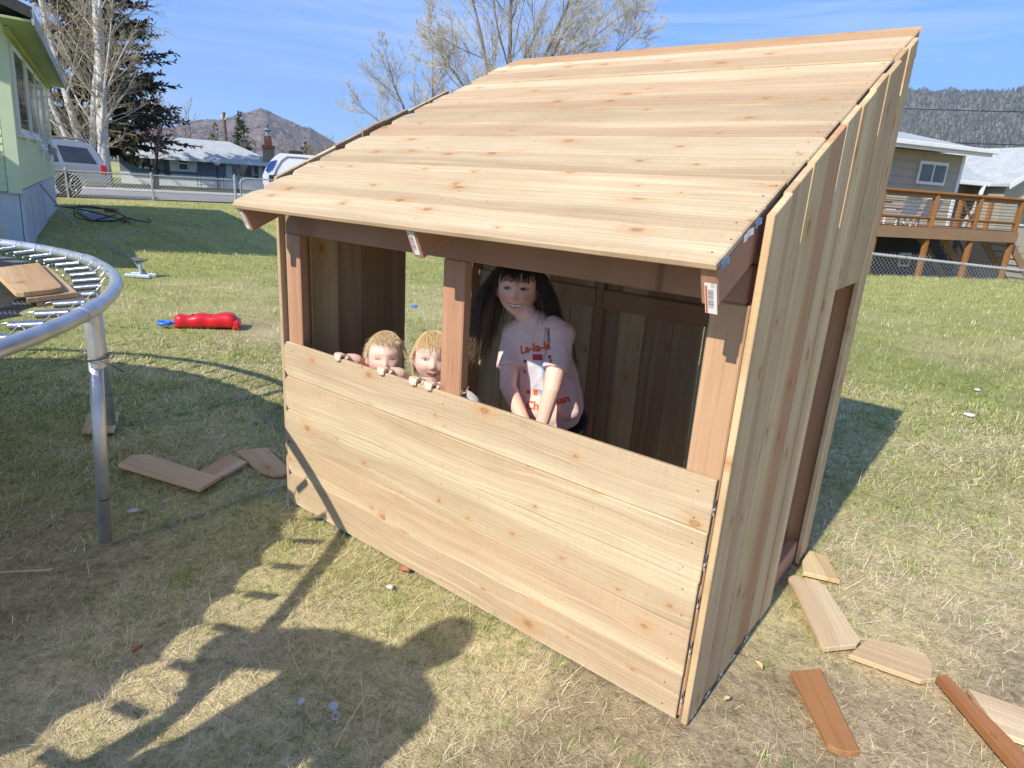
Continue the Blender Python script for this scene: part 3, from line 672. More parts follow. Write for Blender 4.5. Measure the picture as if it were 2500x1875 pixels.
fs += [(lev[-1]+k, lev[-1]+k+nv, lev[-1]+(k+1) % NA+nv, lev[-1]+(k+1) % NA) for k in range(NA)]
mb.add([(x+TC.x, y+TC.y, z) for x, y, z in vs_], fs); mb.build('mat', mm.mat, tp)
M_WEB = simple('grey_webbing', (0.10, 0.10, 0.11), 0.7); mb = MB()
for dr in (0.012, 0.026, 0.040, 0.054, 0.068):
    mb.tube([TC+Vector(((mat_r(a)-dr)*math.cos(math.radians(a)), (mat_r(a)-dr)*math.sin(math.radians(a)), MATZ+0.0008)) for a in np.linspace(0, 360, NA//2+1)[:-1]], 0.0022, 4, closed=True)
mb.build('webbing', M_WEB, tp)
# zip tie on the near leg
mb = MB(); q = rimp(54.2, TR, 0.735); mb.tube([q+Vector((0.034*math.cos(t), 0.034*math.sin(t), 0.004*math.sin(t))) for t in np.linspace(0, 2*math.pi, 17)[:-1]], 0.0025, 5, closed=True)
e = q+Vector((0.034, -0.01, 0)); mb.tube([e, e+Vector((0.03, 0.02, -0.012)), e+Vector((0.075, 0.05, -0.035))], 0.002, 4)
zt = mb.build('cable_tie', M_BLACK, tp)
# boards stacked on the mat
def mat_board(label, corners, z, tint, tilt):
    P = [gz(u/5.184, 580+v/5.184, z+0.018) for u, v in corners]
    return scrap(label, [(p.x, p.y) for p in P], z, tint, group='boards stacked on the trampoline', tilt=tilt)
mat_board('top orange-tan board with rounded end on the trampoline stack', [(-120, 390), (490, 315), (780, 605), (775, 628), (640, 655), (300, 690), (200, 690), (172, 670)], 0.917, (1.05, 0.86, 0.66), (0.0, 0.0))
mat_board('middle pale board of the stack on the trampoline mat', [(140, 420), (600, 350), (975, 690), (340, 770)], 0.8975, (1.05, 0.92, 0.74), (0, 0))
mat_board('bottom board of the stack on the trampoline mat', [(250, 500), (640, 400), (1060, 745), (460, 825)], 0.8780, (0.95, 0.75, 0.55), (0, 0))

# ================================================================== survey plane: reads widths and heights off a standing plane
class Plane:
    def __init__(s, P0, ang_dir=None, P1=None):
        s.o = Vector((P0[0], P0[1], 0)); 
        if P1 is not None: s.x = Vector((P1[0]-P0[0], P1[1]-P0[1], 0)).normalized()
        else:
            d = Vector((s.o.x-CAM_C.x, s.o.y-CAM_C.y, 0)).normalized(); a = ang_dir or 0.0
            r = Vector((d.y, -d.x, 0)); s.x = (r*math.cos(a)+d*math.sin(a))
        s.n = Vector((-s.x.y, s.x.x, 0))       # away from the camera
        s.rot = math.atan2(s.x.y, s.x.x)
    def at(s, u, v, back=0.0):
        d = ray(u, v); o = s.o+s.n*back; t = (o-CAM_C).dot(s.n)/d.dot(s.n); p = CAM_C+d*t
        return (p-s.o).dot(s.x), p.z
    def M(s, z=0.0): return Matrix.Translation((s.o.x, s.o.y, z)) @ Matrix.Rotation(s.rot, 4, 'Z')
def local_thing(name, label, cat, M, group=None):
    o = bpy.data.objects.new(name, None); COL.objects.link(o); o.matrix_basis = M; o.empty_display_size = 0.1; return tag(o, label, cat, group)
def bx(name, mat, parent, x0, x1, y0, y1, z0, z1, b=0.0, tint=None, M=None):
    mb = MB(); (mb.bbox(x0, x1, y0, y1, z0, z1, b, M) if b else mb.box(x0, x1, y0, y1, z0, z1, M)); o = mb.build(name, mat, parent, local=True)
    if tint: o.color = tuple(tint)+(1,)
    return o
M_GLASS = simple('dark_window_glass', (0.03, 0.035, 0.04), 0.06, 0.0, 0.8, 0.3, 1.5)
M_WTRIM = simple('white_painted_trim', (0.72, 0.73, 0.73), 0.5, 0, 0.4, 0.06, 4)

# ================================================================== GREEN HOUSE
A0 = Vector((-10.395, 2.068, 0)); E1 = Vector((-0.936, 0.350, 0)).normalized(); EN = Vector((E1.y, -E1.x, 0))*-1
if EN.y < 0: EN = -EN
# local: x along the side wall away from the corner, y outward from that wall, z up; a slight lean of the old house
SH = Matrix(((1, 0, 0, 0), (0, 1, 0, 0), (0, 0, 1, 0), (0, 0, 0, 1)))
HM = Matrix(((E1.x, EN.x, 0.075*EN.x, A0.x), (E1.y, EN.y, 0.075*EN.y, A0.y), (0, 0, 1, 0), (0, 0, 0, 1)))
pp = NT('peeling_pale_green_paint'); tc = pp.obj(); n1 = pp.noise(tc, 2.2, 6, 0.7); n2 = pp.noise(pp.scale(tc, (1, 1, 0.12)), 9.0, 5, 0.7)
cg_ = pp.mix(pp.ramp(n1, [(0.3, 0), (0.7, 1)]), (0.58, 0.64, 0.39), (0.64, 0.70, 0.46)); cg_ = pp.mix(pp.ramp(n2, [(0.62, 0.0), (0.70, 0.5)]), cg_, (0.40, 0.42, 0.30))
pp.base(cg_, 0.6); M_GREEN = pp.mat
pf = NT('flaking_blue_white_foundation'); tc = pf.obj(); n1 = pf.noise(tc, 3.2, 7, 0.68, 0.8); n2 = pf.noise(tc, 1.1, 4, 0.6)
cf = pf.mix(pf.ramp(n1, [(0.45, 0), (0.60, 1)]), (0.52, 0.56, 0.64), (0.62, 0.62, 0.62)); cf = pf.mix(pf.ramp(pf.math('MULTIPLY', n1, n2), [(0.30, 0), (0.36, 1)]), cf, (0.62, 0.53, 0.40))
pf.base(cf, 0.8); pf.bump(n1, 0.7, 0.03); M_FOUND = pf.mat
M_SOFFIT = simple('green_soffit', (0.44, 0.50, 0.24), 0.6, 0, 0.4, 0.08, 2)
M_DARKROOF = simple('dark_shingles', (0.07, 0.07, 0.07), 0.9, 0, 0.2, 0.3, 20)
gh = local_thing('house', 'pale green sided house with flaking blue-white foundation at the yard edge', 'house', HM)
LH = 10.2; DH = 9.0; zf = 0.86; zt_ = 3.24
bx('foundation', M_FOUND, gh, 0.03, LH-0.03, -DH+0.03, -0.03, -0.3, zf)
bx('skirting_panel', simple('blue_grey_panels', (0.46, 0.49, 0.55), 0.7, 0, 0.3, 0.12, 3), gh, 0.10, 5.0, -0.03, 0.012, -0.05, zf-0.02)
for xx in (0.05, 1.45, 2.9, 4.4): bx('skirting_batten', M_FOUND, gh, xx, xx+0.05, -0.02, 0.028, -0.05, zf-0.01)
bx('wall', M_GREEN, gh, 0.0, LH, -DH, 0.0, zf, zt_)
M_SIDING = simple('pale_green_siding', (0.63, 0.71, 0.46), 0.55, 0, 0.4, 0.05, 3)
k = 0; z = zf-0.03
while z < 2.35:
    h = 0.118; mb = MB(); mb.add([(-0.030, -DH+0.2, z), (-0.030, -0.16, z), (-0.012, -0.16, z+h+0.01), (-0.012, -DH+0.2, z+h+0.01), (-0.004, -DH+0.2, z), (-0.004, -0.16, z), (-0.004, -0.16, z+h+0.01), (-0.004, -DH+0.2, z+h+0.01)], [(0, 1, 2, 3), (4, 7, 6, 5), (0, 4, 5, 1), (1, 5, 6, 2), (2, 6, 7, 3), (3, 7, 4, 0)])
    mb.build('siding_board', M_SIDING, gh, local=True); z += h
bx('corner_trim', M_SIDING, gh, -0.045, 0.02, -0.15, 0.02, zf-0.05, 2.45); bx('trim_band', M_SIDING, gh, -0.05, -0.001, -DH+0.2, -0.16, 2.37, 2.50)
M_LAPG = M_SIDING
for xw, w, z0w, z1w in ((0.55, 1.5, 1.72, 3.02), (2.9, 1.5, 1.72, 3.02), (4.9, 1.1, 1.55, 3.0), (7.0, 1.3, 1.35, 3.0)):
    fr_ = bx('window', M_WTRIM, gh, xw, xw+w, 0.002, 0.05, z0w, z1w)
    for q in range(3):
        a = xw+0.07+q*(w-0.07)/3; mb = MB(); mb.box(a, a+(w-0.07)/3-0.07, 0.04, 0.056, z0w+0.08, z1w-0.08); o = mb.build('pane', M_GLASS, fr_, local=True)
    mb = MB(); mb.box(xw-0.06, xw+w+0.06, 0.0, 0.09, z0w-0.06, z0w-0.002); mb.build('sill', M_WTRIM, fr_, local=True)
M_VOLT = simple('grey_utility_box', (0.4, 0.43, 0.42), 0.5)
bx('outdoor_box', M_VOLT, gh, 7.2, 7.9, 0.003, 0.20, 0.95+0.45, 1.52+0.05)
# roof with overhang
ov = 0.42; zr0 = zt_+0.03; pitch = 0.34
mb = MB(); yo = ov
prof = [(yo, zr0-0.02), (yo, zr0+0.13), (-DH/2, zr0+0.13+(DH/2+yo)*pitch), (-DH-yo, zr0+0.13), (-DH-yo, zr0-0.02), (-DH/2, zr0-0.04+(DH/2+yo)*pitch)]
vsr = [(x, y, z) for x in (-0.8, LH+0.35) for y, z in prof]
mb.add(vsr, [(0, 1, 2, 5), (5, 2, 3, 4), (6, 11, 8, 7), (11, 10, 9, 8), (0, 6, 7, 1), (1, 7, 8, 2), (2, 8, 9, 3), (3, 9, 10, 4), (4, 10, 11, 5), (5, 11, 6, 0)])
mb.build('roof', M_DARKROOF, gh, local=True)
bx('soffit', M_SOFFIT, gh, -0.75, LH+0.3, 0.0, ov-0.02, zr0-0.06, zr0-0.028)
bx('fascia', simple('weathered_fascia', (0.40, 0.40, 0.42), 0.7, 0, 0.3, 0.3, 6), gh, -0.8, LH+0.35, ov-0.018, ov+0.012, zr0-0.10, zr0+0.10)
bx('frieze_trim', simple('yellow_green_trim', (0.45, 0.47, 0.16), 0.6), gh, 0.0, LH, 0.0, 0.07, zr0-0.16, zr0-0.07)
mb = MB(); mb.add([(0.0, -DH, zt_), (0.0, 0, zt_), (0.0, -DH/2, zt_+DH/2*pitch+0.1), (LH, -DH, zt_), (LH, 0, zt_), (LH, -DH/2, zt_+DH/2*pitch+0.1)], [(0, 1, 2), (3, 5, 4), (0, 3, 4, 1), (1, 4, 5, 2), (2, 5, 3, 0)]); mb.build('gable', M_GREEN, gh, local=True)
# wing toward the trampoline side, outside the picture, whose roof shades the lawn
mb = MB(); yw0 = -7.6
for q in (0,): mb.box(-3.6, 0.3, yw0, -2.6, 0, 3.0)
mb.build('wing_wall', M_GREEN, gh, local=True)
mb = MB(); zz = 3.0
mb.add([(-4.0, -2.2, zz), (-4.0, yw0-0.4, zz), (-4.0, (yw0-2.6)/2, zz+1.5), (0.5, -2.2, zz), (0.5, yw0-0.4, zz), (0.5, (yw0-2.6)/2, zz+1.5)], [(0, 2, 1), (3, 4, 5), (0, 1, 4, 3), (1, 2, 5, 4), (2, 0, 3, 5)]); mb.build('wing_roof', M_DARKROOF, gh, local=True)

# leaning slats, hose and oddments by the wall
def hp(x, y, z=0.0): return A0+E1*x+EN*y+Vector((0, 0, z))
mb = MB(); mb.tube([hp(4.0, 0.55, 0.0), hp(3.75, 0.06, 0.85)], 0.02, 4); tag(mb.build('leaning_slat', simple('weathered_grey_plank', (0.36, 0.36, 0.38), 0.8)), 'grey slat leaning against the green house foundation', 'slat')
mb = MB(); mb.bbox(-1.6, 1.6, -0.25, 0.25, 0, 0.04, 0.01); pl_ = mb.build('grey_plank', simple('grey_plank', (0.20, 0.20, 0.21), 0.8), None, Matrix.Translation(hp(7.0, 0.9, 0.01)) @ Matrix.Rotation(math.atan2(E1.y, E1.x)+0.12, 4, 'Z')); tag(pl_, 'flat grey plank lying beside the green house wall', 'plank')
hosep = []
hc = gz(285, 545)
for k in range(80):
    a = k*0.26; r = 0.42+0.35*math.sin(k*0.071)+0.2*math.sin(k*0.19)
    hosep.append(Vector((hc.x-0.6+0.02*k*math.cos(0.4)*0.4+r*math.cos(a)*1.5, hc.y-0.5+0.012*k+r*math.sin(a)*0.9, 0.06+0.05*math.sin(k*0.4)+(0.25 if k < 40 else 0.05)*abs(math.sin(k*0.11)))))
mb = MB(); mb.tube(hosep, 0.015, 6); tag(mb.build('garden_hose', simple('dark_rubber_hose', (0.018, 0.028, 0.028), 0.45), smooth=True), 'tangled dark garden hose on the shaded lawn by the green house', 'hose')
hs = [gz(u, v, 0.03) for u, v in ((345, 660), (320, 630), (270, 605), (255, 590), (262, 583), (300, 570), (345, 560))]
mb = MB(); mb.tube([hs[0]+(hs[0]-hs[1])*0]+hs, 0.012, 5); tag(mb.build('thin_hose', simple('thin_grey_hose', (0.22, 0.26, 0.24), 0.5)), 'thin grey hose trailing over the shaded lawn to the sprinkler', 'hose')
q = gz(272, 518); mb = MB(); mb.bbox(-0.16, 0.16, -0.10, 0.10, 0, 0.12, 0.01); tag(mb.build('wood_block', simple('orange_brown_block', (0.36, 0.17, 0.09), 0.8), None, Matrix.Translation((q.x, q.y, 0)) @ Matrix.Rotation(0.5, 4, 'Z')), 'small orange-brown wooden block on the shaded lawn', 'block')
q = gz(210, 524); mb = MB(); mb.lathe([(0.02, 0), (0.13, 0.02), (0.16, 0.10), (0.10, 0.17), (0.02, 0.19)], 12, Matrix.Scale(0.5, 4)); tag(mb.build('ball', simple('white_ball', (0.75, 0.75, 0.78), 0.5), None, Matrix.Translation((q.x, q.y, 0.02)), smooth=True), 'small white ball caught in the garden hose coil', 'ball')
# sprinkler
q = gz(345, 676); sp_ = thing('lawn_sprinkler', 'grey lawn sprinkler on a sled base at the shadow edge', 'sprinkler', (q.x, q.y, 0), rotz=0.6); sp_.scale = (0.42, 0.42, 0.5)
M_SPRK = simple('grey_blue_metal', (0.42, 0.47, 0.52), 0.45, 0.2)
mb = MB(); mb.bbox(-0.40, 0.40, -0.22, -0.10, 0.0, 0.09, 0.02); mb.bbox(-0.40, 0.40, 0.10, 0.22, 0.0, 0.09, 0.02); mb.bbox(-0.07, 0.07, -0.12, 0.12, 0.04, 0.13, 0.02); mb.build('base', M_SPRK, sp_, local=True)
mb = MB(); mb.tube([(0, 0, 0.1), (0, 0, 0.38)], 0.045, 8); mb.build('stem', M_SPRK, sp_, local=True)
mb = MB(); mb.lathe([(0.03, 0.37), (0.14, 0.39), (0.19, 0.43), (0.10, 0.47), (0.02, 0.48)], 12); mb.tube([(-0.26, 0.03, 0.45), (0.26, -0.03, 0.45)], 0.03, 6); mb.build('head', simple('dark_sprinkler_head', (0.12, 0.13, 0.14), 0.5), sp_, local=True)

# ================================================================== TOY SLED ON THE LAWN
q = gz(503, 800); t0 = thing('toy_pull_sled', 'bright red plastic toy with a blue handle lying on the sunny lawn', 'toy', (q.x, q.y, 0), rotz=math.atan2(gz(585, 800).y-gz(425, 800).y, gz(585, 800).x-gz(425, 800).x)); t0.scale = (0.84, 0.9, 0.95)
M_RED = simple('red_plastic', (0.62, 0.012, 0.022), 0.35, 0, 0.5, 0.08, 5); M_TBLUE = simple('blue_plastic', (0.03, 0.16, 0.62), 0.35)
mb = MB(); n = 17; prof = []
rings = []
for i in range(n):
    t = i/(n-1); x = -0.29+0.60*t; w = 0.075+0.030*t+0.006*math.sin(t*22); h = 0.115+0.02*t+0.010*math.sin(t*16+1)
    if i in (0, n-1): w *= 0.8; h *= 0.82
    rings.append([(x, w*math.copysign(abs(math.cos(a))**0.6, math.cos(a)), 0.008+h*0.5+h*0.5*math.copysign(abs(math.sin(a))**0.6, math.sin(a))) for a in np.linspace(0, 2*math.pi, 15)[:-1]])
fs = [(i*14+j, (i+1)*14+j, (i+1)*14+(j+1) % 14, i*14+(j+1) % 14) for i in range(n-1) for j in range(14)]+[tuple(range(14)), tuple((n-1)*14+j for j in range(14))[::-1]]
mb.add([p for r in rings for p in r], fs); mb.build('body', M_RED, t0, local=True, smooth=True)
for xk in (-0.12, 0.05, 0.13): mb = MB(); mb.lathe([(0.005, 0), (0.016, 0.002), (0.016, 0.012), (0.005, 0.014)], 10, Matrix.Translation((xk, 0.01, 0.118+0.012*xk))); mb.build('hole_rim', simple('dark_red_plastic', (0.25, 0.005, 0.01), 0.4), t0, local=True)
mb = MB(); mb.bbox(0.27, 0.345, -0.10, 0.10, 0.0, 0.085, 0.015); mb.build('end_lip', M_RED, t0, local=True)
mb = MB(); mb.tube([(-0.29, 0, 0.05), (-0.33, 0, 0.05)], 0.018, 8); mb.tube([(-0.395+0.062*math.cos(a), 0.05*math.sin(a), 0.045) for a in np.linspace(0, 2*math.pi, 17)[:-1]], 0.018, 8, closed=True); mb.build('handle', M_TBLUE, t0, local=True, smooth=True)
q = gz(1011, 750); mb = MB(); mb.lathe([(0.01, 0), (0.09, 0.0), (0.10, 0.02), (0.07, 0.05), (0.01, 0.06)], 10); tag(mb.build('toy_cup', M_TBLUE, None, Matrix.Translation((q.x, q.y, 0.0)) @ Matrix.Scale(0.42, 4)), 'small blue plastic toy on the lawn behind the playhouse', 'toy')

# ================================================================== CHAIN LINK FENCE (left) AND GATE
def chain_link(name, P0, P1, h, pitch, parent, r=0.0035, z0=0.03):
    """zigzag wires leaning both ways"""
    P0 = Vector(P0); P1 = Vector(P1); L = (P1-P0).length; ex = (P1-P0)/L; en = Vector((-ex.y, ex.x, 0)); n = int(L/pitch); V = []; F = []
    for sgn in (1, -1):
        for k in range(-int(h/pitch)-1, n+int(h/pitch)+2):
            a0 = k*pitch; pts = []
            # line from (a0, 0) going sgn*45 degrees, clipped to 0..L
            za, zb = 0.0, h; xa, xb = a0, a0+sgn*h
            lo, hi = 0.0, 1.0
            if xb != xa:
                t0_, t1_ = (0-xa)/(xb-xa), (L-xa)/(xb-xa); lo = max(lo, min(t0_, t1_)); hi = min(hi, max(t0_, t1_))
            if hi-lo < 0.02: continue
            p = P0+ex*(xa+(xb-xa)*lo)+Vector((0, 0, z0+h*lo)); q = P0+ex*(xa+(xb-xa)*hi)+Vector((0, 0, z0+h*hi))
            b = len(V); d = (q-p).normalized(); s1 = d.cross(en).normalized()*r; s2 = en*r*0.6
            for c in (p, q): V += [tuple(c+s1), tuple(c+s2), tuple(c-s1), tuple(c-s2)]
            F += [(b+i, b+(i+1) % 4, b+4+(i+1) % 4, b+4+i) for i in range(4)]
            if hi == 1.0:
                w = q+Vector((0, 0, 0.05))+ex*0.012*sgn; b = len(V)
                V += [tuple(q+s1), tuple(q-s1), tuple(w)]; F.append((b, b+1, b+2, b+2))
    V = np.array(V); F4 = [f for f in F if len(set(f)) == 4]
    me = bpy.data.meshes.new(name); me.from_pydata([tuple(v) for v in V], [], [tuple(dict.fromkeys(f)) for f in F]); me.materials.append(M_WIRE)
    o = bpy.data.objects.new(name, me); put(o, parent); tag(o, kind='stuff'); return o
fpts = [Vector((-27.6, 3.6, 0)), Vector((-26.6, 6.2, 0)), gz(168, 482), gz(375, 490), gz(576, 497)]
fe = thing('chain_link_fence', 'silver chain link fence between the lawn and the street', 'fence', tuple(fpts[2]))
for a, b in zip(fpts[:-1], fpts[1:]): chain_link('chain_link_mesh', a, b, 0.93, 0.12, fe, 0.006)
for p in fpts[1:-1]: mb = MB(); mb.tube([p, p+Vector((0, 0, 1.0))], 0.035, 8); mb.lathe([(0.045, 0.98), (0.045, 1.03), (0.01, 1.07)], 8, Matrix.Translation(p)); mb.build('post', M_GALV, fe)
p = fpts[-1]; mb = MB(); mb.tube([p, p+Vector((0, 0, 1.12))], 0.055, 8); mb.lathe([(0.06, 1.10), (0.06, 1.14), (0.01, 1.18)], 8, Matrix.Translation(p)); mb.build('gate_post', M_GALV, fe)
mb = MB(); mb.tube([q+Vector((0, 0, 0.96)) for q in fpts], 0.028, 8); mb.build('top_rail', M_GALV, fe)
mb = MB()
gt_ = thing('chain_link_gate', 'round-cornered chain link gate hung beside the fence end post', 'gate', tuple(fpts[-1]))
g0 = fpts[-1]+(fpts[-1]-fpts[-2]).normalized()*0.22; gx_ = (fpts[-1]-fpts[-2]).normalized()*0.9+Vector((0.25, 0.1, 0)); gx_.normalize(); g1 = g0+gx_*3.2
gp = [g0+Vector((0, 0, 0.08)), g0+Vector((0, 0, 0.84)), g0+gx_*0.04+Vector((0, 0, 0.96)), g0+gx_*0.16+Vector((0, 0, 1.03)), g0+gx_*0.3+Vector((0, 0, 1.05)), g1+Vector((0, 0, 1.05)), g1+Vector((0, 0, 0.08)), g0+Vector((0, 0, 0.08))]
mb.tube(gp, 0.03, 8); mb.build('gate_frame', M_GALV, gt_); chain_link('chain_link_mesh', g0, g1, 0.93, 0.12, gt_, 0.006, 0.08)
mb = MB(); mb.tube([fpts[-1]+Vector((0, 0, 0.8)), g0+Vector((0, 0, 0.8))], 0.025, 6); mb.tube([g0+Vector((0, 0, 0.75)), g0+Vector((0, 0, 0.85))], 0.04, 6); mb.build('hinge', M_GALV, gt_)

# ================================================================== STREET, NEIGHBOUR'S LAWN
def ground_sheet(name, pts, z, mat):
    mb = MB(); mb.add([(p[0], p[1], z) for p in pts], [tuple(range(len(pts)))]); o = mb.build(name, mat); return tag(o, kind='structure')
ma = NT('grey_asphalt'); tc = ma.obj(); f = ma.noise(tc, 30, 6, 0.7); f2 = ma.noise(tc, 0.5, 4, 0.6)
ma.base(ma.mix(1.0, ma.ramp(f, [(0.3, (0.20, 0.195, 0.19)), (0.7, (0.30, 0.295, 0.285))]), ma.ramp(f2, [(0.3, 0.85), (0.7, 1.12)]), 'MULTIPLY'), 0.9); M_ASPH = ma.mat
def along(k, off): # along the street direction
    e = (fpts[3]-fpts[2]); e = Vector((0.38, 1.0, 0)).normalized(); n = Vector((-1.0, 0.38, 0)).normalized(); return fpts[3]+e*k+n*off
ground_sheet('street', [along(-60, 0.45), along(90, 0.45), along(90, 8.2), along(-60, 8.2)], 0.034, M_ASPH)
M_CONC = simple('concrete_kerb', (0.42, 0.41, 0.39), 0.85, 0, 0.3, 0.12, 4)
a, b = along(-60, 8.3), along(90, 8.3); mb = MB(); mb.tube([a+Vector((0, 0, 0.06)), b+Vector((0, 0, 0.06))], 0.11, 4); tag(mb.build('kerb', M_CONC), kind='structure')
mnl = simple('neighbour_lawn', (0.13, 0.16, 0.045), 0.95, 0, 0.1, 0.3, 3, 0.4)
ground_sheet('neighbour_lawn', [along(-60, 8.4), along(90, 8.4), along(90, 40), along(-60, 40)], 0.05, mnl)

# ================================================================== PARKED SUV
M_SUV = NT('silver_car_paint'); M_SUV.base((0.34, 0.34, 0.36), 0.30, 0.5); M_SUV.p.inputs['Coat Weight'].default_value = 0.6; M_SUV = M_SUV.mat
M_CLAD = simple('grey_lower_cladding', (0.22, 0.21, 0.20), 0.5, 0.1); M_TYRE = simple('tyre_rubber', (0.025, 0.025, 0.025), 0.8); M_RIM = simple('alloy_rim', (0.55, 0.55, 0.56), 0.3, 0.8)
M_TAIL = simple('red_tail_light', (0.45, 0.01, 0.02), 0.15, 0, 0.7)
wq = gz(172, 479); wq2 = gz(60, 470)
sdir = Vector((0.34, 1.0, 0)).normalized()     # toward its rear
SM = Matrix.Translation((wq.x, wq.y, 0.035)) @ Matrix.Rotation(math.atan2(sdir.y, sdir.x), 4, 'Z') @ Matrix.Scale(1.05, 4)
suv = local_thing('parked_suv', 'silver sport utility vehicle parked on the street beyond the fence', 'car', SM)
# local: x toward the rear (rear axle at 0), y to the far side negative = near side? near side is +y toward camera
def suv_section(poly, hw_lo, hw_hi, zlo, zhi):
    n = len(poly)
    def hw(z): t = min(max((z-zlo)/(zhi-zlo), 0), 1); return hw_lo+(hw_hi-hw_lo)*t
    vs_ = [(x, s*hw(z), z) for s in (-1, 1) for x, z in poly]
    return vs_, [tuple(range(n)), tuple(range(n, 2*n))[::-1]]+[(i, n+i, n+(i+1) % n, (i+1) % n) for i in range(n)]
def arch(cx, r=0.46, z=0.36, n=9): return [(cx+r*math.cos(t), z+r*math.sin(t)) for t in np.linspace(0.0, math.pi, n)]
low = [(1.16, 0.42), (1.20, 0.62), (1.19, 1.02), (0.9, 1.10), (-3.55, 1.02), (-3.75, 0.92), (-3.80, 0.5), (-3.7, 0.32), (-3.42, 0.32)] + arch(-2.96)[::-1] + [(-2.48, 0.32), (-0.5, 0.32)] + arch(0.0)[::-1] + [(0.48, 0.34), (1.12, 0.36)]
mb = MB(); mb.add(*suv_section(low, 0.98, 0.94, 0.3, 1.1)); body = mb.build('body', M_SUV, suv, local=True)
cab = [(1.17, 1.04), (1.10, 1.30), (0.86, 1.78), (0.70, 1.87), (0.2, 1.92), (-1.3, 1.93), (-1.6, 1.88), (-2.35, 1.10), (-2.36, 1.03)]
mb = MB(); mb.add(*suv_section(cab, 0.94, 0.72, 1.05, 1.93)); mb.build('cabin', M_SUV, suv, local=True)
def side_panel(name, poly, mat, out=0.012):
    for s in (-1, 1):
        mb = MB()
        def hw(z): t = (z-1.05)/(0.88); return 0.94+(0.72-0.94)*t
        n = len(poly); vs_ = [(x, s*(hw(z)+o_), z) for o_ in (-0.02, out) for x, z in poly]
        mb.add(vs_, [tuple(range(n)), tuple(range(n, 2*n))[::-1]]+[(i, n+i, n+(i+1) % n, (i+1) % n) for i in range(n)]); mb.build(name, mat, suv, local=True)
side_panel('rear_side_window', [(0.94, 1.16), (0.68, 1.68), (-0.20, 1.72), (-0.06, 1.18)], M_GLASS)
side_panel('rear_door_window', [(-0.20, 1.17), (-0.33, 1.72), (-0.98, 1.72), (-0.98, 1.15)], M_GLASS)
side_panel('front_door_window', [(-1.05, 1.15), (-1.05, 1.72), (-1.5, 1.70), (-2.0, 1.15)], M_GLASS)
mb = MB(); mb.add([(1.16, -0.7, 1.2), (1.16, 0.7, 1.2), (0.90, 0.62, 1.72), (0.90, -0.62, 1.72), (1.18, -0.7, 1.2), (1.18, 0.7, 1.2), (0.93, 0.62, 1.72), (0.93, -0.62, 1.72)], [(0, 1, 2, 3), (7, 6, 5, 4), (0, 4, 5, 1), (1, 5, 6, 2), (2, 6, 7, 3), (3, 7, 4, 0)]); mb.build('rear_window', M_GLASS, suv, local=True)
for s in (-1, 1):
    mb = MB(); mb.bbox(1.02, 1.215, *sorted((s*0.80, s*0.965)), 0.76, 1.14, 0.03); mb.build('tail_light', M_TAIL, suv, local=True)
    mb = MB(); mb.tube([(0.72, s*0.66, 1.93), (0.6, s*0.67, 1.99), (-1.3, s*0.67, 2.0), (-1.45, s*0.66, 1.94)], 0.025, 6); mb.build('roof_rail', M_CLAD, suv, local=True)
    mb = MB(); mb.bbox(-2.46, -0.50, *sorted((s*0.93, s*1.005)), 0.32, 0.55, 0.03); mb.build('side_cladding', M_CLAD, suv, local=True); mb = MB(); mb.bbox(0.50, 1.2, *sorted((s*0.93, s*1.005)), 0.38, 0.60, 0.03); mb.build('rear_cladding', M_CLAD, suv, local=True)
    for cx in (0.0, -2.96):
        y0, y1 = sorted((s*0.78, s*1.0)); R = Matrix.Translation((cx, s*0.89, 0.385)) @ Matrix.Rotation(math.pi/2, 4, 'X')
        wh = MB(); wh.lathe([(0.24, -0.11), (0.34, -0.115), (0.385, -0.08), (0.39, 0.0), (0.385, 0.08), (0.34, 0.115), (0.24, 0.11)], 28, R); w_ = wh.build('wheel', M_TYRE, suv, local=True, smooth=False)
        rm = MB(); rm.lathe([(0.02, -0.12), (0.07, -0.125), (0.08, -0.10), (0.22, -0.085), (0.25, -0.112), (0.255, 0.112), (0.22, 0.085), (0.08, 0.10), (0.07, 0.125), (0.02, 0.12)], 28, R)
        for sp in range(6):
            a = sp*math.pi/3
            for oz in (-0.112, 0.112): rm.tube([R @ Vector((0.05*math.cos(a), 0.05*math.sin(a), oz)), R @ Vector((0.235*math.cos(a), 0.235*math.sin(a), oz))], 0.03, 5)
        rm.build('rim', M_RIM, w_, local=True)
mb = MB(); mb.bbox(1.05, 1.34, -0.98, 0.98, 0.44, 0.66, 0.05); mb.build('rear_bumper', M_CLAD, suv, local=True)

# ================================================================== RANCH HOUSE ACROSS THE STREET
RP = Plane(gz(530, 461)); RM_ = RP.M(0.05)
rh = local_thing('ranch_house', 'blue-grey ranch house with pale hip roof across the street', 'house', RM_)
xl, _ = RP.at(296, 440); xr, _ = RP.at(664, 420); _, ze = RP.at(530, 392)
ze -= 0.05; xs, _ = RP.at(552, 420)
sd = NT('blue_grey_lap_siding'); tc = sd.obj(); sz = sd.n('ShaderNodeSeparateXYZ'); sd.l(tc, sz.inputs[0]); fr1 = sd.math('FRACT', sd.math('MULTIPLY', sz.outputs['Z'], 5.5))
sd.base(sd.mix(sd.ramp(fr1, [(0.0, 1.0), (0.10, 0.0), (1.0, 0.0)]), (0.19, 0.225, 0.29), (0.12, 0.14, 0.18)), 0.6); sd.bump(fr1, 0.6, 0.02); M_RSID = sd.mat
bx('foundation', M_WTRIM, rh, xl, xr, -0.06, 8.0, -0.3, 0.75); bx('wall', M_RSID, rh, xl, xs, 0, 8, 0.75, ze); bx('bay_wall', M_WTRIM, rh, xs, xr, -0.10, 8, 0.75, ze)
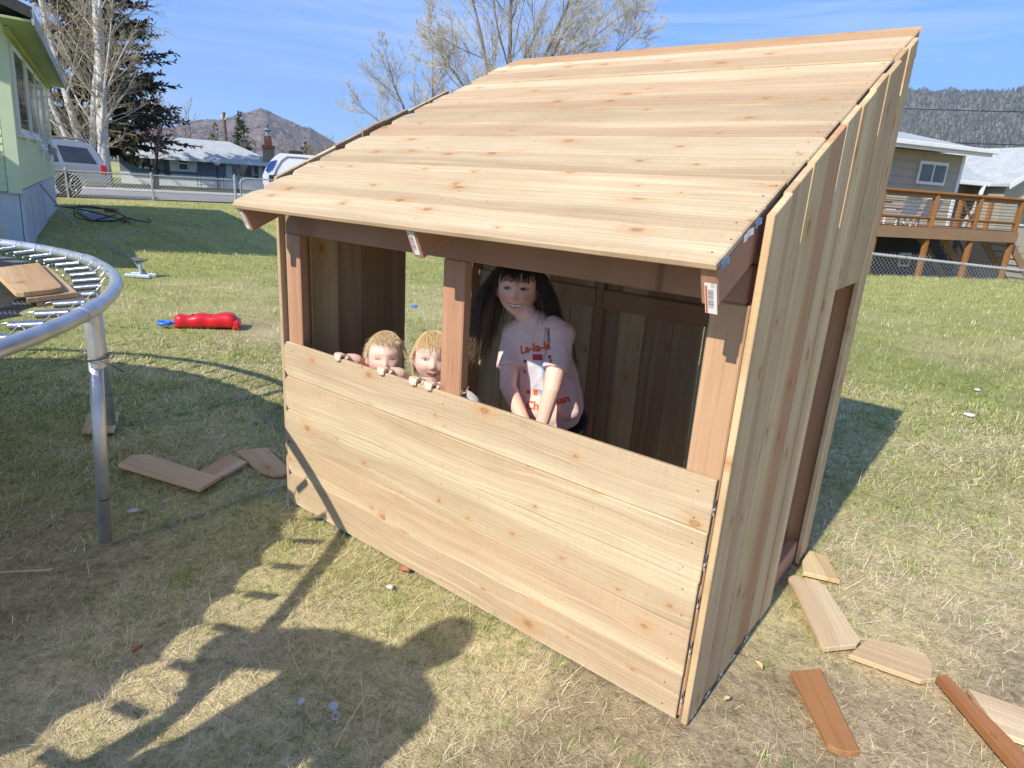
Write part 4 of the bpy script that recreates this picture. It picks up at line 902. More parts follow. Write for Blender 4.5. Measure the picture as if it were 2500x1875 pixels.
rs = NT('pale_grey_shingles'); tc = rs.obj(); b_ = rs.n('ShaderNodeTexBrick'); b_.inputs['Scale'].default_value = 3.0; b_.inputs['Color1'].default_value = (0.42, 0.45, 0.45, 1); b_.inputs['Color2'].default_value = (0.50, 0.52, 0.51, 1); b_.inputs['Mortar'].default_value = (0.30, 0.32, 0.33, 1); b_.inputs['Mortar Size'].default_value = 0.03
rs.l(tc, b_.inputs['Vector']); rs.base(rs.mix(1.0, b_.outputs['Color'], rs.ramp(rs.noise(tc, 2.0, 5, 0.7), [(0.3, 0.85), (0.7, 1.12)]), 'MULTIPLY'), 0.9); M_SHING = rs.mat
x1, z1 = RP.at(405, 331, 4.0); x2, z2 = RP.at(560, 349, 4.0); zr_ = max(ze+1.2, (z1+z2)/2-0.05); o_ = 0.6
mb = MB(); mb.add([(xl-o_, -o_-0.1, ze), (xr+o_, -o_-0.1, ze), (xr+o_, 8+o_, ze), (xl-o_, 8+o_, ze), (x1, 4, zr_), (x2, 4, zr_)], [(0, 1, 5, 4), (1, 2, 5), (2, 3, 4, 5), (3, 0, 4), (0, 3, 2, 1)]); mb.build('roof', M_SHING, rh, local=True)
bx('gutter', M_WTRIM, rh, xl-o_, xr+o_, -o_-0.20, -o_-0.06, ze-0.16, ze+0.05)
def rwin(u0, u1, v0, v1, shutters=False, mat=M_GLASS, split=True):
    a, zt2 = RP.at(u0, v0); b, zb = RP.at(u1, v1); w = bx('window', M_WTRIM, rh, a-0.14, b+0.14, -0.17, -0.102, zb-0.14, zt2+0.14)
    if split:
        zm = (zb+zt2)/2
        for z0_, z1_ in ((zb, zm-0.05), (zm+0.05, zt2)): mb = MB(); mb.box(a, b, -0.19, -0.16, z0_, z1_); mb.build('pane', mat, w, local=True)
    else: mb = MB(); mb.box(a, b, -0.19, -0.16, zb, zt2); mb.build('pane', mat, w, local=True)
    if shutters:
        for s0, s1 in ((a-0.60, a-0.16), (b+0.16, b+0.60)): bx('shutter', M_WTRIM, rh, s0, s1, -0.15, -0.101, zb-0.15, zt2+0.1)
z4 = lambda a, b: (350+a/4.424, 250+b/4.424)
rwin(437, 458.5, 385.6, 416, True); rwin(342, 369, 376, 409, False, simple('red_brown_blind', (0.12, 0.035, 0.03), 0.6), False)
for (a, b, c, d) in ((955, 1015, 665, 760), (955, 1015, 780, 805), (1190, 1245, 685, 780), (1190, 1245, 797, 825)): rwin(*[z4(a, c)[0], z4(b, d)[0], z4(a, c)[1], z4(b, d)[1]], split=False)
rwin(z4(1035, 0)[0], z4(1170, 0)[0], z4(0, 672)[1], z4(0, 815)[1], split=False)
bx('door', simple('dark_door', (0.10, 0.10, 0.12), 0.5), rh, RP.at(400, 400)[0], RP.at(415, 400)[0], -0.08, -0.01, 0.6, 2.2)
# chimney behind the ridge
CP = Plane(gd(655, 430, 52)); cx0, cz0 = CP.at(642, 388); cx1, cz1 = CP.at(669, 363); 
br = NT('tan_brick'); tc = br.obj(); bt_ = br.n('ShaderNodeTexBrick'); bt_.inputs['Scale'].default_value = 4.0; bt_.inputs['Color1'].default_value = (0.36, 0.25, 0.16, 1); bt_.inputs['Color2'].default_value = (0.42, 0.30, 0.20, 1); bt_.inputs['Mortar'].default_value = (0.42, 0.38, 0.33, 1); br.l(br.scale(tc, (1, 1, 2)), bt_.inputs['Vector']); br.base(bt_.outputs['Color'], 0.9)
ch = local_thing('chimney', 'tan brick chimney with orange clay pot beside the trailer', 'chimney', CP.M(0))
bx('stack', br.mat, ch, cx0, cx1, -0.4, 0.4, 0, cz1); bx('cap', simple('orange_clay', (0.45, 0.15, 0.06), 0.8), ch, cx0-0.05, cx1+0.05, -0.5, 0.5, cz1-0.02, cz1+0.2)
xm = (cx0+cx1)/2; mb = MB(); mb.lathe([(0.28, cz1+0.18), (0.24, cz1+0.75), (0.26, cz1+0.8)], 12, Matrix.Translation((xm, 0, 0))); mb.build('clay_pot', simple('clay_pot', (0.50, 0.17, 0.07), 0.8), ch, local=True)
mb = MB(); mb.lathe([(0.12, cz1+0.8), (0.12, cz1+1.1), (0.3, cz1+1.2), (0.1, cz1+1.4), (0.16, cz1+1.55), (0.03, cz1+1.7), (0.02, cz1+2.2)], 10, Matrix.Translation((xm, 0, 0))); mb.build('metal_cowl', M_GALV, ch, local=True)

# travel trailer
TP = Plane(gd(700, 470, 36)); tt = local_thing('travel_trailer', 'white travel trailer with a slanted front and blue front window', 'trailer', TP.M(0.05))
tz = lambda a, b: TP.at(*z4(a, b)); M_RV = simple('white_gelcoat', (0.78, 0.79, 0.80), 0.3, 0, 0.5, 0.03, 2)
out = [tz(1290, 880), tz(1288, 800), tz(1320, 720), tz(1375, 640), tz(1430, 585), tz(1480, 560)]; top = tz(1880, 602); x0 = out[0][0]
prof = [(x, z) for x, z in out]+[(out[-1][0]+6.5, top[1]+0.1), (out[-1][0]+6.7, 0.55), (x0+0.9, 0.55), (x0+0.1, out[0][1]-0.25)]
mb = MB(); n = len(prof); mb.add([(x, y, z) for y in (0.0, 2.4) for x, z in prof], [tuple(range(n)), tuple(range(n, 2*n))[::-1]]+[(i, n+i, n+(i+1) % n, (i+1) % n) for i in range(n)]); mb.build('body', M_RV, tt, local=True)
a, b = tz(1545, 596), tz(1420, 800); mb = MB(); pts = [tz(1400, 820), tz(1440, 720), tz(1490, 640), tz(1550, 596), tz(1700, 605), tz(1880, 628)]
mb.tube([(x, -0.02, z) for x, z in pts], 0.035, 5); mb.build('trim_strip', simple('grey_trim', (0.25, 0.25, 0.27), 0.5), tt, local=True)
w = [tz(1320, 745), tz(1340, 690), tz(1372, 650), tz(1440, 632), tz(1420, 690), tz(1392, 735), tz(1340, 770)]
mb = MB(); n = len(w); mb.add([(x, y, z) for y in (-0.03, 0.05) for x, z in w], [tuple(range(n))[::-1], tuple(range(n, 2*n))]+[(i, (i+1) % n, n+(i+1) % n, n+i) for i in range(n)]); mb.build('front_window', simple('blue_tinted_window', (0.02, 0.07, 0.30), 0.1, 0, 0.6), tt, local=True)
xx, zz_ = tz(1650, 570); bx('roof_vent', M_BLACK, tt, xx-0.35, xx+0.35, 0.6, 1.3, zz_-0.25, zz_+0.18, 0.05)
xx, zz_ = tz(1415, 830); bx('propane_cover', M_BLACK, tt, xx-0.25, xx+0.3, -0.25, 0.0, zz_-0.2, zz_+0.15, 0.04)
for k in (2.6, 3.6): mb = MB(); mb.lathe([(0.05, 0), (0.36, 0.0), (0.38, 0.1), (0.36, 0.22), (0.05, 0.22)], 20, Matrix.Translation((x0+k, 0.25, 0.38)) @ Matrix.Rotation(math.pi/2, 4, 'X')); mb.build('wheel', M_TYRE, tt, local=True)

# lamp post, trellis, utility pole
LPq = gz(534, 468); lp = thing('lamp_post', 'slim black garden lamp post with a white globe before the ranch house', 'lamp post', (LPq.x, LPq.y, 0.05))
mb = MB(); mb.tube([(0, 0, 0), (0, 0, 1.5)], 0.05, 8); mb.lathe([(0.16, 0), (0.12, 0.1), (0.05, 0.2)], 8); mb.build('pole', M_BLACK, lp, local=True)
mb = MB(); mb.lathe([(0.05, 1.48), (0.15, 1.55), (0.18, 1.66), (0.13, 1.78), (0.03, 1.84)], 12); mb.build('globe', M_WTRIM, lp, local=True, smooth=True)
TRq = Plane(gz(516, 466)); trl = local_thing('garden_arch', 'thin metal garden arch against the ranch house front', 'garden arch', TRq.M(0.05)); mb = MB()
for s in (0.75, 0.55): mb.tube([(-s, 0, 0), (-s, 0, 1.1)]+[(-s*math.cos(t), 0, 1.1+s*0.75*math.sin(t)) for t in np.linspace(0.2, math.pi-0.2, 9)]+[(s, 0, 1.1), (s, 0, 0)], 0.02, 4)
for z in (0.3, 0.6, 0.9, 1.2): mb.tube([(-0.75, 0, z), (0.75, 0, z)], 0.014, 4)
mb.build('arch_frame', simple('dark_iron', (0.10, 0.10, 0.12), 0.6), trl, local=True)
UP = gd(554.6, 400, 80); up_ = thing('utility_pole', 'brown wooden utility pole rising behind the ranch house', 'utility pole', (UP.x, UP.y, 0)); zt2 = gd(550.7, 274, 80).z
mb = MB(); mb.tube([(0, 0, 0), (0, 0, zt2)], [0.22, 0.15], 8); mb.build('pole', simple('creosote_pole', (0.14, 0.08, 0.05), 0.9), up_, local=True)
mb = MB(); mb.box(-0.6, 0.6, -0.08, 0.08, zt2-0.75, zt2-0.55); o = mb.build('crossarm', simple('grey_crossarm', (0.3, 0.27, 0.24), 0.9), up_, local=True)
for s in (-0.5, 0.5): mb = MB(); mb.lathe([(0.08, zt2-0.55), (0.10, zt2-0.4), (0.04, zt2-0.3)], 8, Matrix.Translation((s, 0, 0))); mb.build('insulator', M_WTRIM, up_, local=True)

# ================================================================== RIGHT: FENCE ON THE CREST, NEIGHBOUR WITH DECK
R0 = Vector((-3.4, 10.3, 0)); RE = Vector((0.6, 0.8, 0)).normalized(); RN = Vector((-0.8, 0.6, 0))
zr = lambda a, b: (2100+a/3.3175, 200+b/3.3175)
f0 = Vector((-0.302, 14.398, 0))+RN*0.35
rf = thing('chain_link_fence', 'grey chain link fence with a rusty top rail along the lower lawn edge', 'fence', (f0.x, f0.y, -0.7))
FP = Plane((f0.x, f0.y), P1=(f0.x+RE.x, f0.y+RE.y)); zl = FP.at(*zr(90, 1392))[1]; xr2, zr2 = FP.at(*zr(1327, 1530)); xl2 = FP.at(*zr(90, 1392))[0]
railz = lambda x: zl+(zr2-zl)*(x-xl2)/(xr2-xl2)
Pf = lambda x, z: f0+RE*x+Vector((0, 0, z))
mr = NT('rusty_galvanised_rail'); tc = mr.obj(); nr = mr.noise(tc, 3.0, 6, 0.7)
mr.base(mr.mix(mr.ramp(nr, [(0.55, 0), (0.66, 1)]), (0.46, 0.46, 0.44), (0.36, 0.19, 0.10)), 0.6, 0.2)
mb = MB(); mb.tube([Pf(-7, railz(-7)), Pf(9, railz(9))], 0.032, 10); mb.build('top_rail', mr.mat, rf)
for a, b in ((-7, -4), (-4, -1), (-1, 2), (2, 5), (5, 9)): chain_link('chain_link_mesh', Pf(a, 0), Pf(b, 0), railz((a+b)/2)+0.72+0.03, 0.105, rf, 0.0042, -0.72)
for x in (-4, -1.2, 6.4): mb = MB(); mb.tube([Pf(x, -0.8), Pf(x, railz(x)+0.03)], 0.03, 8); mb.build('post', M_GALV, rf)

D0 = gd(*zr(120, 1240), 25); D1 = gd(*zr(1255, 1312), 30.5)
DP = Plane((D0.x, D0.y), P1=(D1.x, D1.y)); GZ0 = -1.85
dk = local_thing('deck_house', 'grey sided neighbour house with white window and orange timber deck', 'house', DP.M(0))
dz_ = lambda a, b, back=0.0: DP.at(*zr(a, b), back)
xe0 = dz_(120, 1240)[0]-4.0; xe1 = dz_(1270, 1240)[0]; zft = (dz_(150, 1142)[1]+dz_(1270, 1232)[1])/2; zfb = (dz_(120, 1240)[1]+dz_(1255, 1312)[1])/2; zrl = (dz_(230, 845)[1]+dz_(1300, 985)[1])/2
BK = 3.4
gs = NT('grey_lap_siding'); tc = gs.obj(); ng = gs.noise(tc, 1.3, 5, 0.65); gs.base(gs.mix(gs.ramp(ng, [(0.3, 0), (0.7, 1)]), (0.34, 0.30, 0.225), (0.40, 0.355, 0.275)), 0.7); M_GSID = gs.mat
M_FASC = simple('tan_brown_fascia', (0.27, 0.165, 0.09), 0.7, 0, 0.3, 0.08, 1.0)
# deck
bx('fascia', M_FASC, dk, xe0, xe1, -0.05, 0.0, zfb, zft)
nd = 14
for k in range(nd): bx('deck_board', M_DECKW, dk, xe0, xe1, 0.003+BK*k/nd, BK*(k+1)/nd-0.012, zft-0.045, zft-0.005, tint=(0.9, 0.9, 0.9))
for k in range(8): bx('joist', M_FASC, dk, xe0+0.4+k*(xe1-xe0-0.6)/7, xe0+0.45+k*(xe1-xe0-0.6)/7, 0.02, BK, zfb+0.02, zft-0.047)
tops = [(215, 850), (620, 905), (985, 950), (1305, 995)]; pz = []
xs_ = [dz_(*t)[0] for t in ((130, 1240), (555, 1270), (905, 1295), (1235, 1315))]
for i, x in enumerate([xs_[0]-2.4]+xs_):
    o = bx('deck_post', M_DECKW, dk, x-0.075, x+0.075, 0.003 if True else 0, 0.15, GZ0-0.3, zfb-0.003, 0.008); o.color = (1, 1, 1, 1)
    o = bx('railing_post', M_DECKW, dk, x-0.075, x+0.075, 0.003, 0.15, zft, zrl-0.003, 0.008); o.color = (1.05, 1, 1, 1)
bx('top_rail', M_DECKW, dk, xe0, xe1+0.1, -0.04, 0.19, zrl, zrl+0.07, 0.008, (1.05, 1.0, 0.95)); bx('under_rail', M_DECKW, dk, xe0, xe1, 0.04, 0.10, zrl-0.15, zrl-0.004, 0, (0.9, 0.85, 0.8))
zmid = zft+0.27*(zrl-zft)
bx('lower_rail', M_DECKW, dk, xe0, xe1, 0.05, 0.10, zmid-0.05, zmid+0.06, 0.006, (1.0, 0.95, 0.9))
for k in range(9):
    zc = zft+0.08+(zrl-0.2-zft)*k/8; mb = MB(); mb.tube([(xe0, 0.03, zc), (xe1, 0.03, zc)], 0.011, 4); mb.build('cable', simple('dark_cable', (0.12, 0.11, 0.10), 0.5) if k == 0 else bpy.data.materials['dark_cable'], dk, local=True)
# side return of the deck at the right with a slanting stair rail
for yb in (1.1, 2.3): bx('railing_post', M_DECKW, dk, xe1-0.15, xe1, yb, yb+0.12, zft, zrl, 0.006, (1, 1, 1))
bx('side_rail', M_DECKW, dk, xe1-0.12, xe1+0.02, 0.16, 2.4, zrl+0.002, zrl+0.06, 0, (1, 1, 1))
M_STR = M_FASC
def stairs(xa, ya, dirx, n, nm):
    run, rise = 0.30, (zft-GZ0)/n
    for s in (0.0, 1.0):
        mb = MB(); pts = [(xa, zft-0.02), (xa+dirx*run*n, GZ0), (xa+dirx*run*n, GZ0-0.02+0.0), (xa+dirx*(run*n-0.35), GZ0), (xa, zft-0.40)]
        q = len(pts); mb.add([(x, y, z) for y in (ya+s, ya+s+0.05) for x, z in pts], [tuple(range(q)), tuple(range(q, 2*q))[::-1]]+[(i, q+i, q+(i+1) % q, (i+1) % q) for i in range(q)]); mb.build('stringer', M_FASC, dk, local=True)
    for k in range(1, n): bx('step', M_FASC, dk, *sorted((xa+dirx*(run*k-0.02), xa+dirx*(run*k+0.27))), ya+0.052, ya+0.998, zft-rise*k-0.04, zft-rise*k)
stairs(xe1+0.02, 0.3, 1, 11, 'a')
xb_ = dz_(930, 1320)[0]; stairs(xb_+0.1, 1.5, 1, 11, 'b')
for k in (0, 1):
    xs2 = xe1+0.05; mb = MB(); mb.tube([(xs2+0.1, 0.28, zrl), (xs2+3.4, 0.28, zrl-2.3)], 0.05, 4); 
mb.build('stair_rail', M_DECKW, dk, local=True)
mb = MB(); mb.tube([dz_(1015, 990)[:1]+(0.9, zrl-0.05), dz_(1130, 1215)[:1]+(0.9, zft)], 0.06, 4); mb.build('diagonal_brace', M_DECKW, dk, local=True)
# house wall behind the deck
xc, _ = dz_(770, 900, BK); xw0 = xc-9.0; ztop = (dz_(300, 520, BK)[1]+dz_(830, 612, BK)[1])/2
bx('wall', M_GSID, dk, xw0, xc, BK, BK+7, zft-0.05, ztop); bx('basement_wall', simple('deck_shade_basement_wall', (0.045, 0.038, 0.032), 0.9), dk, xw0, xc+4, BK+0.02, BK+6.9, GZ0-0.3, zft-0.053)  # basement wall's near-black colour paints in the shade below the deck
nl = int((ztop-zft)/0.30)+1
for k in range(nl):
    z0 = zft+k*0.30
    if z0+0.05 > ztop: break
    z1 = min(z0+0.30, ztop); mb = MB(); mb.add([(xw0, BK-0.035, z0), (xc-0.13, BK-0.035, z0), (xc-0.13, BK-0.006, z1), (xw0, BK-0.006, z1), (xw0, BK, z0), (xc-0.13, BK, z0), (xc-0.13, BK, z1), (xw0, BK, z1)], [(0, 1, 2, 3), (4, 7, 6, 5), (0, 4, 5, 1), (1, 5, 6, 2), (2, 6, 7, 3), (3, 7, 4, 0)]); mb.build('siding_board', M_GSID, dk, local=True)
bx('corner_trim', M_WTRIM, dk, xc-0.13, xc+0.03, BK-0.06, BK+0.1, zft, ztop)
wa = dz_(490, 655, BK); wb = dz_(650, 830, BK); w_ = bx('window', M_WTRIM, dk, wa[0]-0.10, wb[0]+0.08, BK-0.10, BK-0.036, wb[1]-0.05, wa[1]+0.08); xm = (wa[0]+wb[0])/2; zb, zt3 = wb[1]+0.06, wa[1]-0.04
mg2 = simple('grey_curtain_glass', (0.10, 0.10, 0.09), 0.12, 0, 0.6, 0.4, 2.0)
for a, b in ((wa[0]+0.0, xm-0.05), (xm+0.05, wb[0]-0.02)): mb = MB(); mb.box(a, b, BK-0.115, BK-0.09, zb, zt3); mb.build('pane', mg2, w_, local=True)
ov2 = 1.5
mb = MB(); q0, q1 = xw0-0.5, dz_(1180, 640, BK-ov2)[0]; zE = ztop+0.16
mb.add([(q0, BK-0.9, zE), (q1, BK-0.9, zE), (q1, BK+3.5, zE+0.95), (q0, BK+3.5, zE+0.95), (q1, BK+7.6, zE), (q0, BK+7.6, zE)], [(0, 1, 2, 3), (3, 2, 4, 5), (0, 3, 5), (1, 4, 2), (0, 5, 4, 1)]); mb.build('roof', M_SHING, dk, local=True)
bx('eave_fascia', M_WTRIM, dk, q0, q1, BK-0.93, BK-0.87, zE-0.22, zE-0.01); bx('gutter', M_WTRIM, dk, q0, q1+0.15, BK-1.06, BK-0.935, zE-0.11, zE+0.05, 0.02)
bx('soffit', M_WTRIM, dk, q0, q1, BK-0.86, BK, zE-0.06, zE-0.02)
# basement window and things under the deck
xa = dz_(330, 1345, BK)[0]; xb2 = dz_(405, 1400, BK)[0]; w2 = bx('window', M_WTRIM, dk, xa, xb2, BK-0.06, BK-0.001, -0.75, -0.2); mb = MB(); mb.box(xa+0.08, xb2-0.08, BK-0.08, BK-0.05, -0.68, -0.28); mb.build('pane', mg2, w2, local=True)
# second wing with its own roof at the right
RB = 6.0; rw = local_thing('grey_house_wing', 'grey gabled house wing with white gutter beyond the deck', 'house', DP.M(0))
dzb = lambda a, b: DP.at(*zr(a, b), RB)
xA = dzb(1135, 830)[0]; zG = (dzb(810, 815)[1]+dzb(1130, 820)[1])/2; xL = dzb(760, 815)[0]
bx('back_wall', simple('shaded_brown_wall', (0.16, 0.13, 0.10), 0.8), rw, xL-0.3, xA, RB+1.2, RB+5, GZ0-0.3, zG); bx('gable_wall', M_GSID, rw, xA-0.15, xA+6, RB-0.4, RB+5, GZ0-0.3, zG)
apx = (xA+3.0, zG+1.75); mb = MB(); mb.add([(xA-0.15, y, zG) for y in (RB-0.4, RB+4.9)]+[(xA+6.0, y, zG) for y in (RB-0.4, RB+4.9)]+[(apx[0], y, apx[1]) for y in (RB-0.4, RB+4.9)], [(0, 2, 4), (1, 5, 3), (0, 4, 5, 1), (2, 3, 5, 4), (0, 1, 3, 2)]); mb.build('gable', M_GSID, rw, local=True)
for s, xe_ in ((-1, xA-0.5), (1, xA+6.4)):
    mb = MB(); z0 = zG-0.10; mb.add([(xe_, RB-0.8, z0), (apx[0], RB-0.8, apx[1]+0.08), (apx[0], RB+5.2, apx[1]+0.08), (xe_, RB+5.2, z0), (xe_, RB-0.8, z0+0.12), (apx[0], RB-0.8, apx[1]+0.2), (apx[0], RB+5.2, apx[1]+0.2), (xe_, RB+5.2, z0+0.12)], [(0, 3, 2, 1), (4, 5, 6, 7), (0, 1, 5, 4), (1, 2, 6, 5), (2, 3, 7, 6), (3, 0, 4, 7)]); mb.build('gable_roof', M_SHING, rw, local=True)
    mb = MB(); mb.add([(xe_, RB-0.86, z0-0.1), (apx[0], RB-0.86, apx[1]-0.02), (apx[0], RB-0.86, apx[1]+0.22), (xe_, RB-0.86, z0+0.14), (xe_, RB-0.81, z0-0.1), (apx[0], RB-0.81, apx[1]-0.02), (apx[0], RB-0.81, apx[1]+0.22), (xe_, RB-0.81, z0+0.14)], [(0, 1, 2, 3), (7, 6, 5, 4), (0, 4, 5, 1), (2, 6, 7, 3), (0, 3, 7, 4), (1, 5, 6, 2)]); mb.build('rake_trim', M_WTRIM, rw, local=True)
mb = MB(); mb.add([(xL-1.5, RB+0.3, zG+0.05), (apx[0], RB+0.3, zG+0.05), (apx[0], RB+5.5, zG+2.0), (xL-1.5, RB+5.5, zG+2.0), (xL-1.5, RB+5.5, zG), (apx[0], RB+5.5, zG)], [(0, 1, 2, 3), (0, 3, 4), (1, 5, 2), (3, 2, 5, 4), (0, 4, 5, 1)]); mb.build('main_roof', M_SHING, rw, local=True)
bx('gutter', M_WTRIM, rw, xL-1.5, xA-0.4, RB+0.12, RB+0.29, zG-0.12, zG+0.06, 0.02)
xd, zd = dzb(1035, 835); mb = MB(); mb.tube([(xd, RB+0.2, zG-0.05), (xd+0.02, RB+0.25, zG-0.5), (xd+0.35, RB+0.6, zG-1.2), (xd+0.42, RB+0.9, zG-1.6), (xd+0.4, RB+1.0, zG-2.4)], 0.10, 8); mb.build('downspout', M_WTRIM, rw, local=True, smooth=True)
wa = dzb(1250, 935); w3 = bx('window', M_WTRIM, rw, wa[0], wa[0]+1.6, RB-0.47, RB-0.401, wa[1]-1.3, wa[1]); mb = MB(); mb.box(wa[0]+0.1, wa[0]+1.5, RB-0.49, RB-0.46, wa[1]-1.2, wa[1]-0.1); mb.build('pane', mg2, w3, local=True)
# furniture on the deck
def deck_chair(x, y, lab):
    c = local_thing('deck_chair', lab, 'chair', DP.M(zft) @ Matrix.Translation((x, y, 0)), 'white slatted chairs on the deck')
    for k in range(6):
        mb = MB(); mb.bbox(-0.36+k*0.125, -0.36+k*0.125+0.095, 0, 0.03, 0.30, 0.98+0.04*math.sin(k*0.63), 0.008, Matrix.Rotation(0.22, 4, 'X')); mb.build('back_slat', M_WTRIM, c, local=True)
    mb = MB(); mb.bbox(-0.36, 0.37, 0.02, 0.6, 0.30, 0.34, 0.01); mb.build('seat', M_WTRIM, c, local=True)
    for xq in (-0.36, 0.32):
        for yq in (0.03, 0.52): mb = MB(); mb.bbox(xq, xq+0.06, yq, yq+0.06, 0, 0.31, 0.01); mb.build('leg', M_WTRIM, c, local=True)
        mb = MB(); mb.bbox(xq-0.05, xq+0.09, 0.0, 0.6, 0.5, 0.53, 0.01); mb.build('armrest', M_WTRIM, c, local=True)
xq = dz_(465, 1150)[0]; deck_chair(xq, 0.5, 'white slatted chair on the deck between two orange railing posts'); deck_chair(dz_(640, 1160)[0], 0.55, 'white slatted chair on the deck just past the middle orange railing post')
xg = dz_(275, 1000)[0]; g_ = local_thing('covered_grill', 'brown lidded grill standing on the deck by the grey wall', 'grill', DP.M(zft) @ Matrix.Translation((xg, 1.2, 0)))
M_GRL = simple('red_brown_grill', (0.13, 0.06, 0.045), 0.6)
mb = MB(); mb.bbox(-0.55, 0.55, -0.3, 0.3, 0.78, 1.02, 0.04); mb.bbox(-0.45, 0.45, -0.25, 0.25, 1.02, 1.25, 0.1); mb.build('lid', M_GRL, g_, local=True); mb = MB(); mb.bbox(-0.9, 0.95, -0.3, 0.3, 0.72, 0.775, 0.01); mb.build('shelf', M_GRL, g_, local=True)
for s in (-0.45, 0.4): mb = MB(); mb.bbox(s, s+0.06, -0.25, 0.25, 0, 0.72, 0.01); mb.build('leg', M_GRL, g_, local=True)
xg = dz_(220, 1100)[0]; mb = MB(); mb.lathe([(0.16, 0), (0.18, 0.4), (0.17, 0.95), (0.08, 1.0), (0.06, 1.1)], 12, DP.M(zft) @ Matrix.Translation((xg, 0.6, 0))); tag(mb.build('water_cooler', simple('pale_cooler', (0.55, 0.6, 0.62), 0.4)), 'pale cylindrical cooler on the deck near the end post', 'cooler')
# dark clutter below the deck
xg = dz_(770, 1350)[0]; bbq = local_thing('barbecue', 'black barbecue stored under the deck', 'barbecue', DP.M(GZ0) @ Matrix.Translation((xg, 1.3, 0)))
mb = MB(); mb.bbox(-0.8, 0.8, -0.3, 0.3, 0.85, 1.15, 0.06); mb.build('hood', M_BLACK, bbq, local=True); mb = MB(); mb.bbox(-0.6, 0.6, -0.25, 0.25, 0.0, 0.85, 0.02); mb.build('cabinet', M_BLACK, bbq, local=True)
mb = MB(); mb.tube([(-0.6, -0.36, 1.0), (0.6, -0.36, 1.0)], 0.02, 6); mb.build('handle', M_STEEL, bbq, local=True)
xg = dz_(960, 1440)[0]; mb = MB(); n = 10
vs_ = []; 
for j in range(5):
    for i in range(n): a = 2*math.pi*i/n; r = (0.55-0.11*j)*(1+0.15*math.sin(3*a+j)); vs_.append((r*math.cos(a), r*math.sin(a), 0.16*j+0.02*math.sin(5*a)))
mb.add(vs_, [(j*n+i, j*n+(i+1) % n, (j+1)*n+(i+1) % n, (j+1)*n+i) for j in range(4) for i in range(n)]+[tuple(4*n+i for i in range(n))]); tag(mb.build('tarp_bundle', simple('blue_tarp', (0.04, 0.10, 0.32), 0.5), None, DP.M(GZ0) @ Matrix.Translation((xg, 0.9, 0))), 'crumpled blue tarp bundle under the deck stairs', 'tarp')
xg = dz_(225, 1450)[0]; bx_ = MB(); bx_.bbox(-0.55, 0.55, -0.3, 0.3, 0, 0.95, 0.05); tag(bx_.build('storage_bin', simple('grey_bin', (0.17, 0.16, 0.14), 0.7), None, DP.M(GZ0) @ Matrix.Translation((xg, 2.0, 0))), 'grey storage bin in the shade under the deck', 'bin')

# ================================================================== TREES
def tubes_np(P, R, sides):
    """many tubes at once: P (n,k,3), R (n,k)"""
    n, k, _ = P.shape; T = np.zeros_like(P); T[:, 1:-1] = P[:, 2:]-P[:, :-2]; T[:, 0] = P[:, 1]-P[:, 0]; T[:, -1] = P[:, -1]-P[:, -2]
    T /= np.maximum(np.linalg.norm(T, axis=2, keepdims=True), 1e-9)
    ref = np.zeros((n, 1, 3)); m = np.abs(T[:, 0, 2]) > 0.8; ref[m, 0, 0] = 1; ref[~m, 0, 2] = 1
    A = ref-T*(T*ref).sum(2, keepdims=True); A /= np.maximum(np.linalg.norm(A, axis=2, keepdims=True), 1e-6); B = np.cross(T, A)
    ang = np.arange(sides)*2*math.pi/sides
    V = P[:, :, None, :]+R[:, :, None, None]*(A[:, :, None, :]*np.cos(ang)[None, None, :, None]+B[:, :, None, :]*np.sin(ang)[None, None, :, None])
    idx = np.arange(n*k*sides).reshape(n, k, sides)
    a = idx[:, :-1, :]; b = np.roll(a, -1, 2); c = idx[:, 1:, :]; d = np.roll(c, -1, 2)
    F = np.stack([a, b, d, c], -1).reshape(-1, 4)
    return V.reshape(-1, 3), F
def grow(rg, pos, dirs, L, r0, k, jitter, tropism, taper=0.25):
    n = len(pos); P = np.zeros((n, k, 3)); R = np.zeros((n, k)); d = dirs.copy(); p = pos.copy()
    for i in range(k):
        P[:, i] = p; t = i/(k-1); R[:, i] = r0*(1-(1-taper)*t)
        d = d+rg.normal(0, jitter, (n, 3)); d[:, 2] += tropism; d /= np.linalg.norm(d, axis=1, keepdims=True)
        p = p+d*(L/(k-1))[:, None]
    return P, R
def children(rg, P, R, m, tmin, tmax, ang, angj):
    n, k, _ = P.shape; par = np.repeat(np.arange(n), m); t = rg.uniform(tmin, tmax, n*m); f = t*(k-1); i = np.clip(f.astype(int), 0, k-2); fr = (f-i)[:, None]
    pos = P[par, i]*(1-fr)+P[par, i+1]*fr; tan = P[par, i+1]-P[par, i]; tan /= np.maximum(np.linalg.norm(tan, axis=1, keepdims=True), 1e-9)
    rr = R[par, i]*(1-fr[:, 0])+R[par, i+1]*fr[:, 0]
    v = rg.normal(0, 1, (n*m, 3)); v -= tan*(v*tan).sum(1, keepdims=True); v /= np.linalg.norm(v, axis=1, keepdims=True)
    a = (ang+rg.normal(0, angj, n*m))[:, None]
    return pos, tan*np.cos(a)+v*np.sin(a), rr, t, par
def np_join(parts):
    V = []; F = []; b = 0
    for v, f in parts: V.append(v); F.append(f+b); b += len(v)
    return np.concatenate(V), np.concatenate(F)
def part_np(name, V, F, mat, parent, smooth=True, colors=None):
    o = np_mesh(name, V, F, mat, colors, smooth); COL.objects.link(o); o.parent = parent; o.matrix_parent_inverse = basis(parent).inverted(); return o
